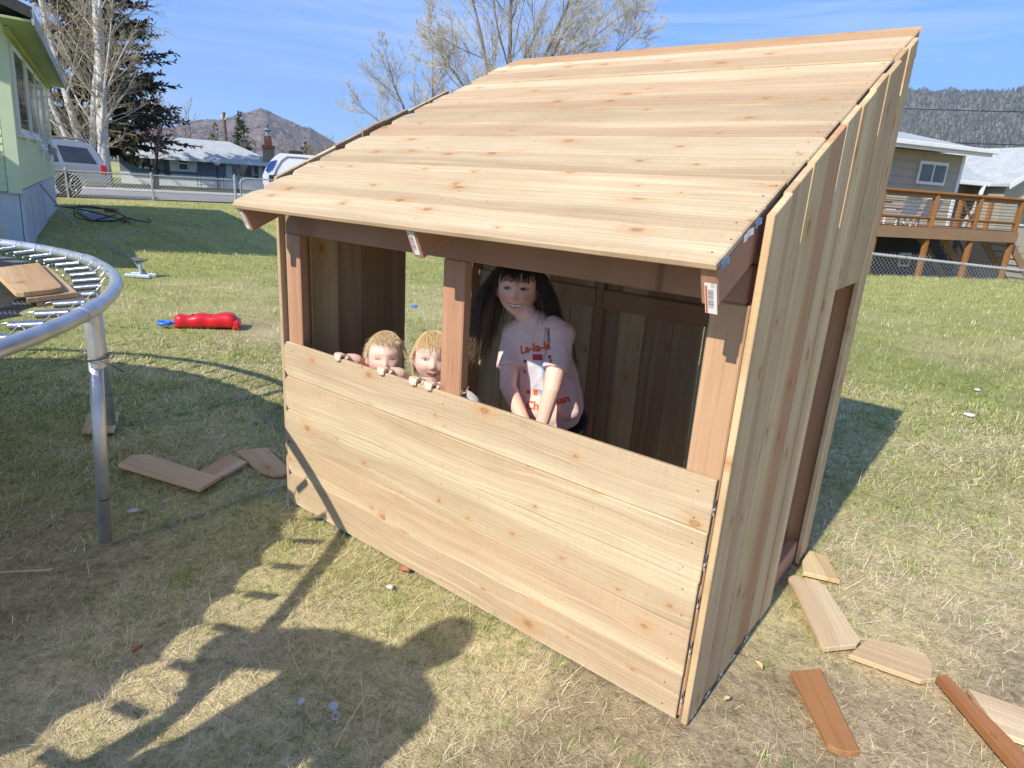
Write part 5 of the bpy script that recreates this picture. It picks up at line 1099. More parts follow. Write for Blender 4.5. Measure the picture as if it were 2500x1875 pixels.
def bark(name, c1, c2, marks=None, sc=3.0):
    m = NT(name); tc = m.obj(); n1 = m.noise(tc, sc, 5, 0.65); col = m.mix(m.ramp(n1, [(0.35, 0), (0.65, 1)]), c1, c2)
    if marks:
        n2 = m.noise(m.scale(tc, (1.2, 1.2, 5.0)), 2.2, 4, 0.6); col = m.mix(m.ramp(n2, [(0.64, 0), (0.70, 1)]), col, marks)
    m.base(col, 0.85, 0, 0.2); return m.mat
def bare_tree(name, label, trunks, mats, spec, seed, group=None, bud=None, rmin=0.011):
    """trunks: (base, direction, length, radius); spec: levels of (children per branch, tmin, tmax, angle, angle spread, length ratio, radius ratio, points, jitter, tropism, sides)"""
    rg = np.random.default_rng(seed); b0 = trunks[0][0]
    root = thing(name, label, 'tree', tuple(b0), group)
    pos = np.array([t[0] for t in trunks], float); d = np.array([t[1] for t in trunks], float); d /= np.linalg.norm(d, axis=1, keepdims=True)
    P, R = grow(rg, pos, d, np.array([t[2] for t in trunks], float), np.array([t[3] for t in trunks], float), 14, 0.035, 0.01, 0.12)
    for i, t in enumerate(trunks):
        V, F = tubes_np(P[i:i+1], R[i:i+1], 10); part_np('trunk', V, F, mats[0], root)
    Lp = np.array([t[2] for t in trunks], float)
    acc = [[] for _ in spec]
    for li, (m, t0_, t1_, ang, aj, lr, rr_, k, jit, trop, sides) in enumerate(spec):
        pos, dr, rad, t, par = children(rg, P, R, m, t0_, t1_, ang, aj)
        L = Lp[par]*lr*(1.15-0.75*t)*rg.uniform(0.65, 1.25, len(par)); r = np.minimum(rad*rr_, rad*0.8)
        r = np.maximum(r, rmin)
        P, R = grow(rg, pos, dr, L, r, k, jit, trop, 0.35); Lp = L
        V, F = tubes_np(P, R, sides)
        part_np('limbs' if li == 0 else ('branches' if li == 1 else 'twigs'), V, F, mats[min(li+1, len(mats)-1)], root, True)['kind'] = 'stuff'
    if bud:
        mat, per, size = bud; pos, dr, rad, t, par = children(rg, P, R, per, 0.2, 1.0, 0.6, 0.5); n = len(pos)
        u = rg.normal(0, 1, (n, 3)); u /= np.linalg.norm(u, axis=1, keepdims=True); v = np.cross(u, dr); v /= np.maximum(np.linalg.norm(v, axis=1, keepdims=True), 1e-6)
        s = size*rg.uniform(0.5, 1.3, (n, 1)); V = np.stack([pos-v*s*0.4, pos+v*s*0.4, pos+dr*s], 1).reshape(-1, 3); F = np.arange(3*n).reshape(-1, 3)
        part_np('crown', V, F, mat, root, False)['kind'] = 'stuff'
    return root
M_ASPEN = bark('white_aspen_bark', (0.62, 0.60, 0.55), (0.50, 0.48, 0.43), (0.08, 0.07, 0.06)); M_ASPB = bark('pale_aspen_branches', (0.46, 0.42, 0.34), (0.56, 0.52, 0.42)); M_ASPT = bark('tan_aspen_twigs', (0.36, 0.30, 0.21), (0.44, 0.37, 0.26))
def V3(p): return (p.x, p.y, p.z)
aspec = [(20, 0.12, 0.97, 0.72, 0.16, 0.27, 0.26, 9, 0.07, 0.05, 6), (11, 0.15, 1.0, 0.6, 0.2, 0.46, 0.45, 6, 0.09, 0.04, 4), (7, 0.15, 1.0, 0.55, 0.25, 0.55, 0.55, 5, 0.12, 0.02, 3)]
b1 = gz(257, 463); b2 = gz(222, 461); c1 = gd(240, 300, 40)-gd(240, 420, 40)
r_ = Vector((c_r.x, c_r.y, 0)).normalized()
bare_tree('aspen_tree', 'white-barked bare aspen with two straight stems before the spruce', [(V3(b1+Vector((0, 0, 0))), r_*0.02+Vector((0, 0, 1)), 17.0, 0.29), (V3(b1+r_*0.35+Vector((0, 0, 3.0))), r_*0.06+Vector((0, 0, 1)), 13, 0.16)], [M_ASPEN, M_ASPB, M_ASPT], aspec, 11, 'bare aspens behind the street')
bare_tree('aspen_tree', 'white-barked bare aspen clump leaning left behind the silver vehicle', [(V3(b2), r_*-0.16+Vector((0, 0, 1)), 16.0, 0.20), (V3(b2+r_*0.2), r_*-0.02+Vector((0, 0, 1)), 15.0, 0.17), (V3(b2+r_*-0.1), r_*-0.30+Vector((0, 0, 1)), 13.0, 0.15), (V3(b2+r_*0.3), r_*0.22+Vector((0, 0, 1)), 9.0, 0.12)], [M_ASPEN, M_ASPB, M_ASPT], aspec, 12, 'bare aspens behind the street')
# spruce
def conifer(name, label, base, H, Rb, nb, mats, seed, dens=26, droop=-0.02, ns=0.34, tmin=0.06, group=None, up=0.15, bare=0.0):
    rg = np.random.default_rng(seed); root = thing(name, label, 'tree', tuple(base), group)
    P, R = grow(rg, np.array([base], float), np.array([[0, 0, 1.0]]), np.array([H]), np.array([H*0.018]), 12, 0.01, 0, 0.1); V, F = tubes_np(P, R, 8); part_np('trunk', V, F, mats[0], root)
    t = tmin+(0.985-tmin)*rg.random(nb)**1.15; az = rg.uniform(0, 6.283, nb); L = Rb*(1-t)**0.85*rg.uniform(0.62, 1.12, nb)+0.15
    pos = np.array([base])+np.stack([0*t, 0*t, t*H], 1); el = up+0.55*t-0.15+rg.normal(0, 0.10, nb)
    d = np.stack([np.cos(az)*np.cos(el), np.sin(az)*np.cos(el), np.sin(el)], 1)
    k = 8; P, R = grow(rg, pos, d, L, np.maximum(L*0.018, 0.012), k, 0.03, droop, 0.25); V, F = tubes_np(P, R, 4); part_np('branches', V, F, mats[0], root)['kind'] = 'stuff'
    pos, dr, rad, tt, par = children(rg, P, R, dens, 0.12+bare, 1.0, 0.75, 0.25); n = len(pos)
    dr[:, 2] -= 0.18; dr /= np.linalg.norm(dr, axis=1, keepdims=True)
    s = ns*rg.uniform(0.5, 1.25, n)*(0.45+0.55*(1-tt))*np.clip(L[par]/Rb*1.6, 0.35, 1)
    w = np.cross(dr, rg.normal(0, 1, (n, 3))); w /= np.maximum(np.linalg.norm(w, axis=1, keepdims=True), 1e-6)
    tip = pos+dr*s[:, None]; mid = pos+dr*s[:, None]*0.5; ww = w*(s*0.17)[:, None]; w2 = np.cross(w, dr)*(s*0.14)[:, None]
    V = np.concatenate([np.stack([pos, mid+ww, tip, mid-ww], 1), np.stack([pos, mid+w2, tip, mid-w2], 1)]).reshape(-1, 3); F = np.arange(len(V)).reshape(-1, 4)
    c = rg.uniform(0.65, 1.3, (2*n, 1)); g = np.array(mats[2])*c; colr = np.repeat(g[:, None, :], 4, 1).reshape(-1, 3)
    part_np('crown', V, F, mats[1], root, False, colr)['kind'] = 'stuff'
    return root
ml = NT('conifer_needles'); vc_ = ml.n('ShaderNodeVertexColor', layer_name='col'); ml.base(vc_.outputs['Color'], 0.8, 0, 0.2); M_NEED = ml.mat
M_CBARK = bark('brown_conifer_bark', (0.12, 0.085, 0.06), (0.18, 0.13, 0.09))
sb = gd(262, 455, 46)
conifer('spruce_tree', 'tall dark spruce with ragged boughs behind the bare aspens', (sb.x, sb.y, 0.05), 19.5, 5.4, 330, (M_CBARK, M_NEED, (0.068, 0.072, 0.038)), 5, 70, -0.008, 0.62, 0.10, up=0.06)
q = gd(592, 400, 85); conifer('spruce_tree', 'dense cone-shaped green spruce behind the ranch house roof', (q.x, q.y, 0), gd(585, 271, 85).z, 2.1, 150, (M_CBARK, M_NEED, (0.095, 0.115, 0.045)), 6, 34, -0.03, 0.55, 0.04, up=0.05)
q = gd(532, 400, 88); conifer('spruce_tree', 'loose yellow-green conifer beside the utility pole', (q.x, q.y, 0), gd(532, 300, 88).z, 2.6, 60, (M_CBARK, M_NEED, (0.16, 0.17, 0.055)), 8, 22, -0.0, 0.65, 0.15, up=0.25)
q = gd(750, 420, 110); conifer('spruce_tree', 'small rounded conifer beyond the white trailer', (q.x, q.y, 0), gd(750, 347, 110).z, 3.0, 90, (M_CBARK, M_NEED, (0.12, 0.115, 0.045)), 9, 20, -0.0, 0.9, 0.1, up=0.3)
# small dark ornamental tree
M_DKB = bark('dark_purple_bark', (0.035, 0.022, 0.026), (0.06, 0.04, 0.04))
q = gz(381, 468)
bare_tree('ornamental_tree', 'small dark twiggy tree on the lawn before the ranch house', [(V3(q), r_*0.05+Vector((0, 0, 1)), 3.0, 0.16)], [M_DKB, M_DKB, M_DKB], [(9, 0.35, 1.0, 0.75, 0.2, 0.72, 0.55, 7, 0.12, 0.04, 5), (9, 0.2, 1.0, 0.6, 0.25, 0.55, 0.5, 6, 0.14, 0.02, 4), (7, 0.15, 1.0, 0.6, 0.3, 0.5, 0.6, 5, 0.16, 0.02, 3)], 21)
# weeping birch and scrub
M_BIR = bark('pink_birch_bark', (0.45, 0.36, 0.32), (0.52, 0.45, 0.40)); M_BIRT = bark('reddish_birch_twigs', (0.30, 0.19, 0.17), (0.38, 0.26, 0.22))
q = gd(387, 410, 62)
bare_tree('birch_tree', 'slender pinkish weeping birch rising over the ranch house roof', [(V3(Vector((q.x, q.y, 0))), r_*0.0+Vector((0, 0, 1)), gd(385, 205, 62).z, 0.16)], [M_BIR, M_BIRT, M_BIRT], [(46, 0.22, 1.0, 0.55, 0.15, 0.16, 0.4, 7, 0.06, -0.06, 4), (14, 0.2, 1.0, 0.6, 0.3, 0.9, 0.5, 6, 0.08, -0.22, 3)], 22, rmin=0.014)
M_SCR = bark('grey_brown_scrub_twigs', (0.24, 0.19, 0.15), (0.32, 0.26, 0.21))
def scrub(u, v, dist, h, n, seed, lab, mat=None):
    q = gd(u, v, dist); rg2 = random.Random(seed)
    tr = [(( q.x+rg2.uniform(-h*0.6, h*0.6), q.y+rg2.uniform(-h*0.4, h*0.4), 0.0), (rg2.uniform(-.3, .3), rg2.uniform(-.3, .3), 1), h*rg2.uniform(0.7, 1.05), h*0.012) for _ in range(n)]
    bare_tree('bare_bush', lab, tr, [mat or M_SCR]*3, [(12, 0.15, 1.0, 0.5, 0.2, 0.45, 0.5, 6, 0.1, 0.04, 4), (7, 0.2, 1.0, 0.5, 0.3, 0.5, 0.6, 5, 0.12, 0.03, 3)], seed, 'bare bushes behind the houses', rmin=0.018)
scrub(585, 400, 78, 4.6, 12, 31, 'bare brown scrub below the cone-shaped spruce'); scrub(405, 400, 75, 7.0, 10, 32, 'reddish bare shrubbery below the weeping birch', M_BIRT); scrub(765, 420, 90, 5.6, 12, 33, 'bare brown thicket beyond the white trailer roof')
scrub(140, 430, 44, 4.2, 12, 34, 'rusty brown hedge behind the silver vehicle', bark('rusty_hedge', (0.20, 0.12, 0.06), (0.28, 0.18, 0.10)))
# the large cottonwoods behind the playhouse
M_COT = bark('grey_cottonwood_bark', (0.17, 0.15, 0.125), (0.26, 0.23, 0.19)); M_COTT = bark('pale_grey_twigs', (0.46, 0.41, 0.33), (0.56, 0.505, 0.41))
M_COTM = bark('grey_cottonwood_limbs', (0.25, 0.22, 0.18), (0.34, 0.30, 0.245))
mbud = simple('yellow_green_buds', (0.34, 0.31, 0.15), 0.8)
cspec = [(16, 0.08, 1.0, 0.74, 0.22, 0.56, 0.36, 8, 0.08, 0.05, 5), (12, 0.10, 1.0, 0.66, 0.22, 0.54, 0.5, 6, 0.09, 0.07, 4), (10, 0.08, 1.0, 0.60, 0.24, 0.56, 0.6, 5, 0.10, 0.08, 3)]
q = gd(1235, 330, 30); u3 = Vector((0, 0, 1))
bare_tree('cottonwood_tree', 'broad bare grey cottonwood towering behind the playhouse roof', [((q.x, q.y, 0), u3, 5.4, 0.30), ((q.x, q.y, 3.2), u3+r_*-0.40, 7.6, 0.12), ((q.x, q.y, 3.4), u3+r_*0.42, 8.6, 0.12), ((q.x, q.y, 4.0), u3+r_*0.06, 8.0, 0.13), ((q.x, q.y, 3.0), u3*0.8+r_*0.85, 7.4, 0.11), ((q.x, q.y, 3.0), u3+r_*-0.75, 5.6, 0.10), ((q.x, q.y, 3.6), u3+r_*0.66, 8.2, 0.11)], [M_COT, M_COTM, M_COTT], cspec, 41, 'bare cottonwoods behind the playhouse', (mbud, 1, 0.022), 0.0082)
q = gd(1040, 330, 33)
bare_tree('cottonwood_tree', 'smaller bare cottonwood left of the large one above the roof edge', [((q.x, q.y, 0), u3, 4.2, 0.2), ((q.x, q.y, 2.6), u3+r_*-0.55, 4.8, 0.09), ((q.x, q.y, 2.8), u3+r_*0.15, 5.0, 0.09), ((q.x, q.y, 2.2), u3*0.7+r_*-0.95, 4.4, 0.08), ((q.x, q.y, 2.6), u3+r_*0.6, 4.2, 0.08)], [M_COT, M_COTM, M_COTT], [(12,)+cspec[0][1:], (10,)+cspec[1][1:], (8,)+cspec[2][1:]], 42, 'bare cottonwoods behind the playhouse', (mbud, 1, 0.022), 0.0082)
M_WIL = bark('yellow_willow_twigs', (0.40, 0.34, 0.16), (0.50, 0.44, 0.22))
q = gd(2228, 470, 60); zq = gd(2228, 262, 60).z
bare_tree('willow_tree', 'yellowish budding willow behind the grey deck house', [((q.x, q.y, -1.8), u3, (zq+1.8)*0.55, 0.3), ((q.x, q.y, 1.2), u3+r_*0.4, (zq+1.8)*0.45, 0.2), ((q.x, q.y, 1.2), u3+r_*-0.4, (zq+1.8)*0.45, 0.2)], [M_WIL, M_WIL, M_WIL], [(12, 0.25, 1.0, 0.6, 0.2, 0.5, 0.5, 7, 0.1, 0.05, 4), (11, 0.2, 1.0, 0.55, 0.25, 0.5, 0.5, 6, 0.12, 0.04, 3), (8, 0.2, 1.0, 0.5, 0.25, 0.5, 0.6, 4, 0.12, 0.02, 3)], 43, rmin=0.02)

# ================================================================== HILLS
def hill(name, prof, dist, depth, seed, mat, label, rough=1.0, treen=0, treeh=9, treecol=(0.05, 0.06, 0.035), dens_thresh=0.4, foot=0.0):
    """ridge seen along prof (u, v) at a distance; the slope falls toward the yard"""
    az = []; hz = []
    for u, v in prof:
        p = gd(u, v, dist); az.append(math.atan2(p.x-CAM_C.x, p.y-CAM_C.y)); hz.append(p.z)
    a0, a1 = az[0], az[-1]; na, nr = 260, 90
    A = np.linspace(a0, a1, na); Hh = np.interp(A, az, hz); D = np.linspace(dist-depth, dist+depth*0.5, nr)
    AA, DD = np.meshgrid(A, D, indexing='ij'); X = CAM_C.x+DD*np.sin(AA); Y = CAM_C.y+DD*np.cos(AA)
    t = (DD-(dist-depth))/depth; prof_ = np.where(t <= 1, sstep(0, 1, t)**0.9, np.clip(1-(t-1)*1.1, 0, 1))
    nz = vnoise(X, Y, 7.0/depth, seed, 5)-0.5; nz2 = np.abs(vnoise(X, Y, 16.0/depth, seed+1, 5)-0.5)
    Z = Hh[:, None]*(prof_+rough*(nz*0.35-nz2*0.28)*np.clip(t*(1.25-t)*2.2, 0, 1)*(t < 0.97))-0.0
    edge = np.minimum(1, np.minimum(np.arange(na), np.arange(na)[::-1])/10.0)[:, None]; Z = Z*(0.4+0.6*edge)+foot
    ii = np.arange(na*nr).reshape(na, nr); F = np.stack([ii[:-1, :-1], ii[1:, :-1], ii[1:, 1:], ii[:-1, 1:]], -1).reshape(-1, 4)
    o = np_mesh(name, np.stack([X, Y, Z], -1).reshape(-1, 3), F, mat, None, False); COL.objects.link(o); tag(o, kind='structure')
    if treen:
        rg2 = np.random.default_rng(seed+9); ia = rg2.uniform(0, na-1.01, treen); it = rg2.uniform(0.02, 0.67, treen)*(nr-1.01)
        i0, j0 = ia.astype(int), it.astype(int); fa, fb = ia-i0, it-j0
        bl = lambda Q: Q[i0, j0]*(1-fa)*(1-fb)+Q[i0+1, j0]*fa*(1-fb)+Q[i0, j0+1]*(1-fa)*fb+Q[i0+1, j0+1]*fa*fb
        x, y, z = bl(X), bl(Y), bl(Z); k = vnoise(x, y, 11.0/depth, seed+3, 4) > dens_thresh+0.12*(rg2.random(treen)-0.5); x, y, z = x[k], y[k], z[k]; n = len(x)
        h = treeh*rg2.uniform(0.5, 1.25, n); r = h*rg2.uniform(0.16, 0.27, n); ns = 4; ang = np.arange(ns)*2*math.pi/ns
        V = np.zeros((n, ns+1, 3)); V[:, :ns, 0] = x[:, None]+r[:, None]*np.cos(ang); V[:, :ns, 1] = y[:, None]+r[:, None]*np.sin(ang); V[:, :ns, 2] = (z+h*0.08)[:, None]; V[:, ns] = np.stack([x, y, z+h], 1)
        tri = np.array([(i, (i+1) % ns, ns) for i in range(ns)]); F = ((np.arange(n)*(ns+1))[:, None, None]+tri[None]).reshape(-1, 3)
        c = np.array(treecol)*rg2.uniform(0.55, 1.5, (n, 1)); c[rg2.random(n) < 0.16] = (0.22, 0.18, 0.15)
        f = np_mesh(name+'_forest', V.reshape(-1, 3), F, M_NEED, np.repeat(c[:, None, :], ns+1, 1).reshape(-1, 3)); COL.objects.link(f); tag(f, label, 'forest', kind='stuff')
mh = NT('brown_scrub_hillside'); tc = mh.obj(); n1 = mh.noise(tc, 0.009, 7, 0.7, 0.6); n2 = mh.noise(tc, 0.06, 6, 0.75)
ch_ = mh.mix(mh.ramp(n1, [(0.35, 0), (0.62, 1)]), (0.20, 0.155, 0.125), (0.27, 0.205, 0.165)); ch_ = mh.mix(mh.ramp(n2, [(0.42, 1), (0.56, 0)]), ch_, (0.10, 0.095, 0.07)); ch_ = mh.mix(mh.ramp(n2, [(0.64, 0), (0.72, 1)]), ch_, (0.36, 0.30, 0.27)); mh.base(ch_, 0.95, 0, 0.1)
hp_ = [(260, 360), (330, 330), (410, 317), (452, 306), (486, 300), (513, 298.6), (542, 299.7), (576, 288), (605, 284), (637, 271.5), (651, 272.6), (678, 286), (703, 296), (734, 310), (757, 313), (779, 327), (802, 340), (829, 357), (880, 400), (930, 430)]
hill('left_hill', hp_, 3200, 1250, 3, mh.mat, 'sparse dark shrubs and trees dotted over the left hill', 0.9, 14000, 7, (0.075, 0.07, 0.05), 0.47)
mr_ = NT('forested_mountainside'); tc = mr_.obj(); n1 = mr_.noise(tc, 0.008, 7, 0.7, 0.6); n2 = mr_.noise(tc, 0.06, 6, 0.75)
cr_ = mr_.mix(mr_.ramp(n1, [(0.4, 0), (0.6, 1)]), (0.095, 0.10, 0.065), (0.20, 0.175, 0.14)); cr_ = mr_.mix(mr_.ramp(n2, [(0.60, 0), (0.70, 1)]), cr_, (0.34, 0.30, 0.27)); mr_.base(cr_, 0.95, 0, 0.1)
pr = [zr(a, b) for a, b in ((-2600, 240), (-1700, 150), (-900, 130), (-200, 100), (380, 108), (480, 128), (600, 130), (660, 112), (700, 101), (740, 101), (800, 122), (900, 110), (1000, 112), (1150, 120), (1327, 116), (1700, 110), (2300, 150), (3200, 240))]
hill('right_mountain', pr, 3600, 2100, 7, mr_.mat, 'dense conifer forest covering the mountain on the right', 0.9, 48000, 16, (0.080, 0.088, 0.058), 0.33)

# power lines across the right
for nm, b0_, b1_, lab in (('power_line', 213, 214, 'upper black power line strung across the right mountain'), ('power_line', 470, 492, 'lower black power line strung just above the grey roofs')):
    p = gd(*zr(-900, b0_-60), 62); q = gd(*zr(2400, b1_+40), 62); m_ = gd(*zr(620, (b0_+b1_)/2), 60); pts = []
    for k in range(25): t = k/24; a = p.lerp(q, t); a.z = p.z+(q.z-p.z)*t-4*(((p.z+q.z)/2-m_.z))*t*(1-t); pts.append(a)
    mb = MB(); mb.tube(pts, 0.03, 4); tag(mb.build(nm, M_BLACK), lab, 'power line', 'power lines')

# ================================================================== PEOPLE
TMP = bpy.data.scenes.new('workbench')   # scratch scene for fusing the figures, removed at the end
def axes(fwd, up=(0, 0, 1), roll=0.0):
    f = Vector(fwd).normalized(); z = (Vector(up)-f*f.dot(Vector(up))).normalized(); y = -f; x = y.cross(z)
    if roll: q = Matrix.Rotation(roll, 3, f); x = q @ x; z = q @ z
    return x, y, z
def hmat(origin, fwd, up=(0, 0, 1), roll=0.0, s=1.0):
    x, y, z = axes(fwd, up, roll); return frame(origin, x*s, y*s, z*s)
G2 = lambda a, b, sa, sb: math.exp(-(a/sa)**2-(b/sb)**2)
def head_shape(mb, M, nose=1.0, cheek=1.0):
    """one closed head: skull, brow, eye sockets, nose, cheeks, lips, chin; face toward local -Y, eyes at z = 0"""
    nu, nv = 72, 54; vs_ = []
    for j in range(nv+1):
        ph_ = math.pi*j/nv
        for i in range(nu):
            th = 2*math.pi*i/nu; n = Vector((math.sin(ph_)*math.sin(th), -math.sin(ph_)*math.cos(th), math.cos(ph_)))
            x, y, z = n.x*0.0735, n.y*0.088, n.z*(0.104 if n.z > 0 else 0.099)
            low = max(0.0, -n.z); lowf = low*low*(3-2*low)
            x *= 1-0.36*low**3.2; y *= (1-0.10*lowf) if n.y < 0 else (1-0.42*lowf)
            if n.z > 0: x *= 1+0.07*math.sin(math.pi*n.z)
            if n.y < 0: y *= 0.95
            f = max(0.0, -n.y); f = min(1.0, f*1.6)
            d = 0.015*nose*G2(x, z+0.030, 0.0105, 0.011)+0.008*nose*G2(x, z+0.015, 0.008, 0.018)
            for s in (-1, 1):
                d += -0.0085*G2(x-s*0.030, z-0.001, 0.016, 0.011)+0.0045*G2(x-s*0.030, z-0.000, 0.010, 0.007)+0.006*cheek*G2(x-s*0.036, z+0.036, 0.018, 0.016)
                d += 0.004*G2(x-s*0.009, z+0.035, 0.005, 0.005)
            d += 0.0035*G2(x, z-0.024, 0.04, 0.010)+0.0045*G2(x, z+0.056, 0.020, 0.005)+0.0045*G2(x, z+0.067, 0.016, 0.005)-0.004*G2(x, z+0.0615, 0.020, 0.0022)-0.003*G2(x, z+0.078, 0.02, 0.005)+0.006*G2(x, z+0.092, 0.018, 0.012)
            vs_.append(M @ Vector((x, y-d*f, z)))
    fs = [(j*nu+i, (j+1)*nu+i, (j+1)*nu+(i+1) % nu, j*nu+(i+1) % nu) for j in range(nv) for i in range(nu)]
    mb.add(vs_, fs)
    for s in (-1, 1):
        ell(mb, M @ Matrix.Translation((s*0.071, 0.010, -0.010)) @ Matrix.Rotation(s*0.35, 4, 'Z') @ Matrix.Diagonal((0.008, 0.018, 0.030, 1)))
        ell(mb, M @ Matrix.Translation((s*0.077, 0.014, -0.004)) @ Matrix.Diagonal((0.006, 0.015, 0.022, 1)))
def ell(mb, M, n=18):
    vs_ = []; m = n//2
    for j in range(m+1):
        for i in range(n): ph_ = math.pi*j/m; th = 2*math.pi*i/n; vs_.append(M @ Vector((math.sin(ph_)*math.cos(th), math.sin(ph_)*math.sin(th), math.cos(ph_))))
    mb.add(vs_, [(j*n+i, (j+1)*n+i, (j+1)*n+(i+1) % n, j*n+(i+1) % n) for j in range(m) for i in range(n)])
def limb(mb, pts, rs, n=14):
    """rounded tapering limb through joints"""
    P = [Vector(p) for p in pts]; Q = []; R = []
    a = (P[0]-P[1]).normalized(); b = (P[-1]-P[-2]).normalized()
    for t in (0.98, 0.8, 0.45): Q.append(P[0]+a*rs[0]*t); R.append(rs[0]*math.sqrt(max(1-t*t, 0.02)))
    for i in range(len(P)-1):
        for k in range(4): t = k/4; Q.append(P[i].lerp(P[i+1], t)); R.append(rs[i]*(1-t)+rs[i+1]*t)
    Q.append(P[-1]); R.append(rs[-1])
    for t in (0.45, 0.8, 0.98): Q.append(P[-1]+b*rs[-1]*t); R.append(rs[-1]*math.sqrt(max(1-t*t, 0.02)))
    mb.tube(Q, R, n)
def orient(me):
    b = bmesh.new(); b.from_mesh(me); bmesh.ops.recalc_face_normals(b, faces=b.faces); b.to_mesh(me); b.free()
def melt(mb, name, voxel, smooth_it=3, fac=0.5, thin=None):
    """fuse the shapes into one continuous skin"""
    me = bpy.data.meshes.new(name+'_raw'); me.from_pydata([tuple(v) for v in mb.v], [], mb.f); me.update(); orient(me)
    o = bpy.data.objects.new(name+'_raw', me); TMP.collection.objects.link(o)
    r = o.modifiers.new('fuse', 'REMESH'); r.mode = 'VOXEL'; r.voxel_size = voxel; r.adaptivity = 0.0
    s = o.modifiers.new('soften', 'SMOOTH'); s.factor = fac; s.iterations = smooth_it
    with bpy.context.temp_override(scene=TMP, view_layer=TMP.view_layers[0]): dg = bpy.context.evaluated_depsgraph_get(); out = bpy.data.meshes.new_from_object(o.evaluated_get(dg))
    bpy.data.objects.remove(o); bpy.data.meshes.remove(me); out.name = name
    if thin is not None:      # fewer faces away from the face
        MH, rad, ratio = thin; o = bpy.data.objects.new('thin', out); TMP.collection.objects.link(o); c = MH.translation; vg = o.vertex_groups.new(name='rest')
        cc = np.empty(len(out.vertices)*3, np.float32); out.vertices.foreach_get('co', cc); far_ = np.linalg.norm(cc.reshape(-1, 3)-np.array(c), axis=1) > rad; vg.add([int(i) for i in np.nonzero(far_)[0]], 1.0, 'REPLACE')
        dm = o.modifiers.new('thin', 'DECIMATE'); dm.ratio = ratio; dm.vertex_group = 'rest'
        with bpy.context.temp_override(scene=TMP, view_layer=TMP.view_layers[0]): dg = bpy.context.evaluated_depsgraph_get(); o2 = bpy.data.meshes.new_from_object(o.evaluated_get(dg))
        bpy.data.objects.remove(o); bpy.data.meshes.remove(out); out = o2; out.name = name
    out.polygons.foreach_set('use_smooth', [True]*len(out.polygons)); return out
sk = NT('skin'); va = sk.n('ShaderNodeVertexColor', layer_name='col'); sk.base(va.outputs['Color'], 0.5, 0, 0.35)
sk.p.inputs['Subsurface Weight'].default_value = 0.12; sk.p.inputs['Subsurface Radius'].default_value = (0.012, 0.005, 0.003); sk.p.inputs['Subsurface Scale'].default_value = 0.6; M_SKIN = sk.mat
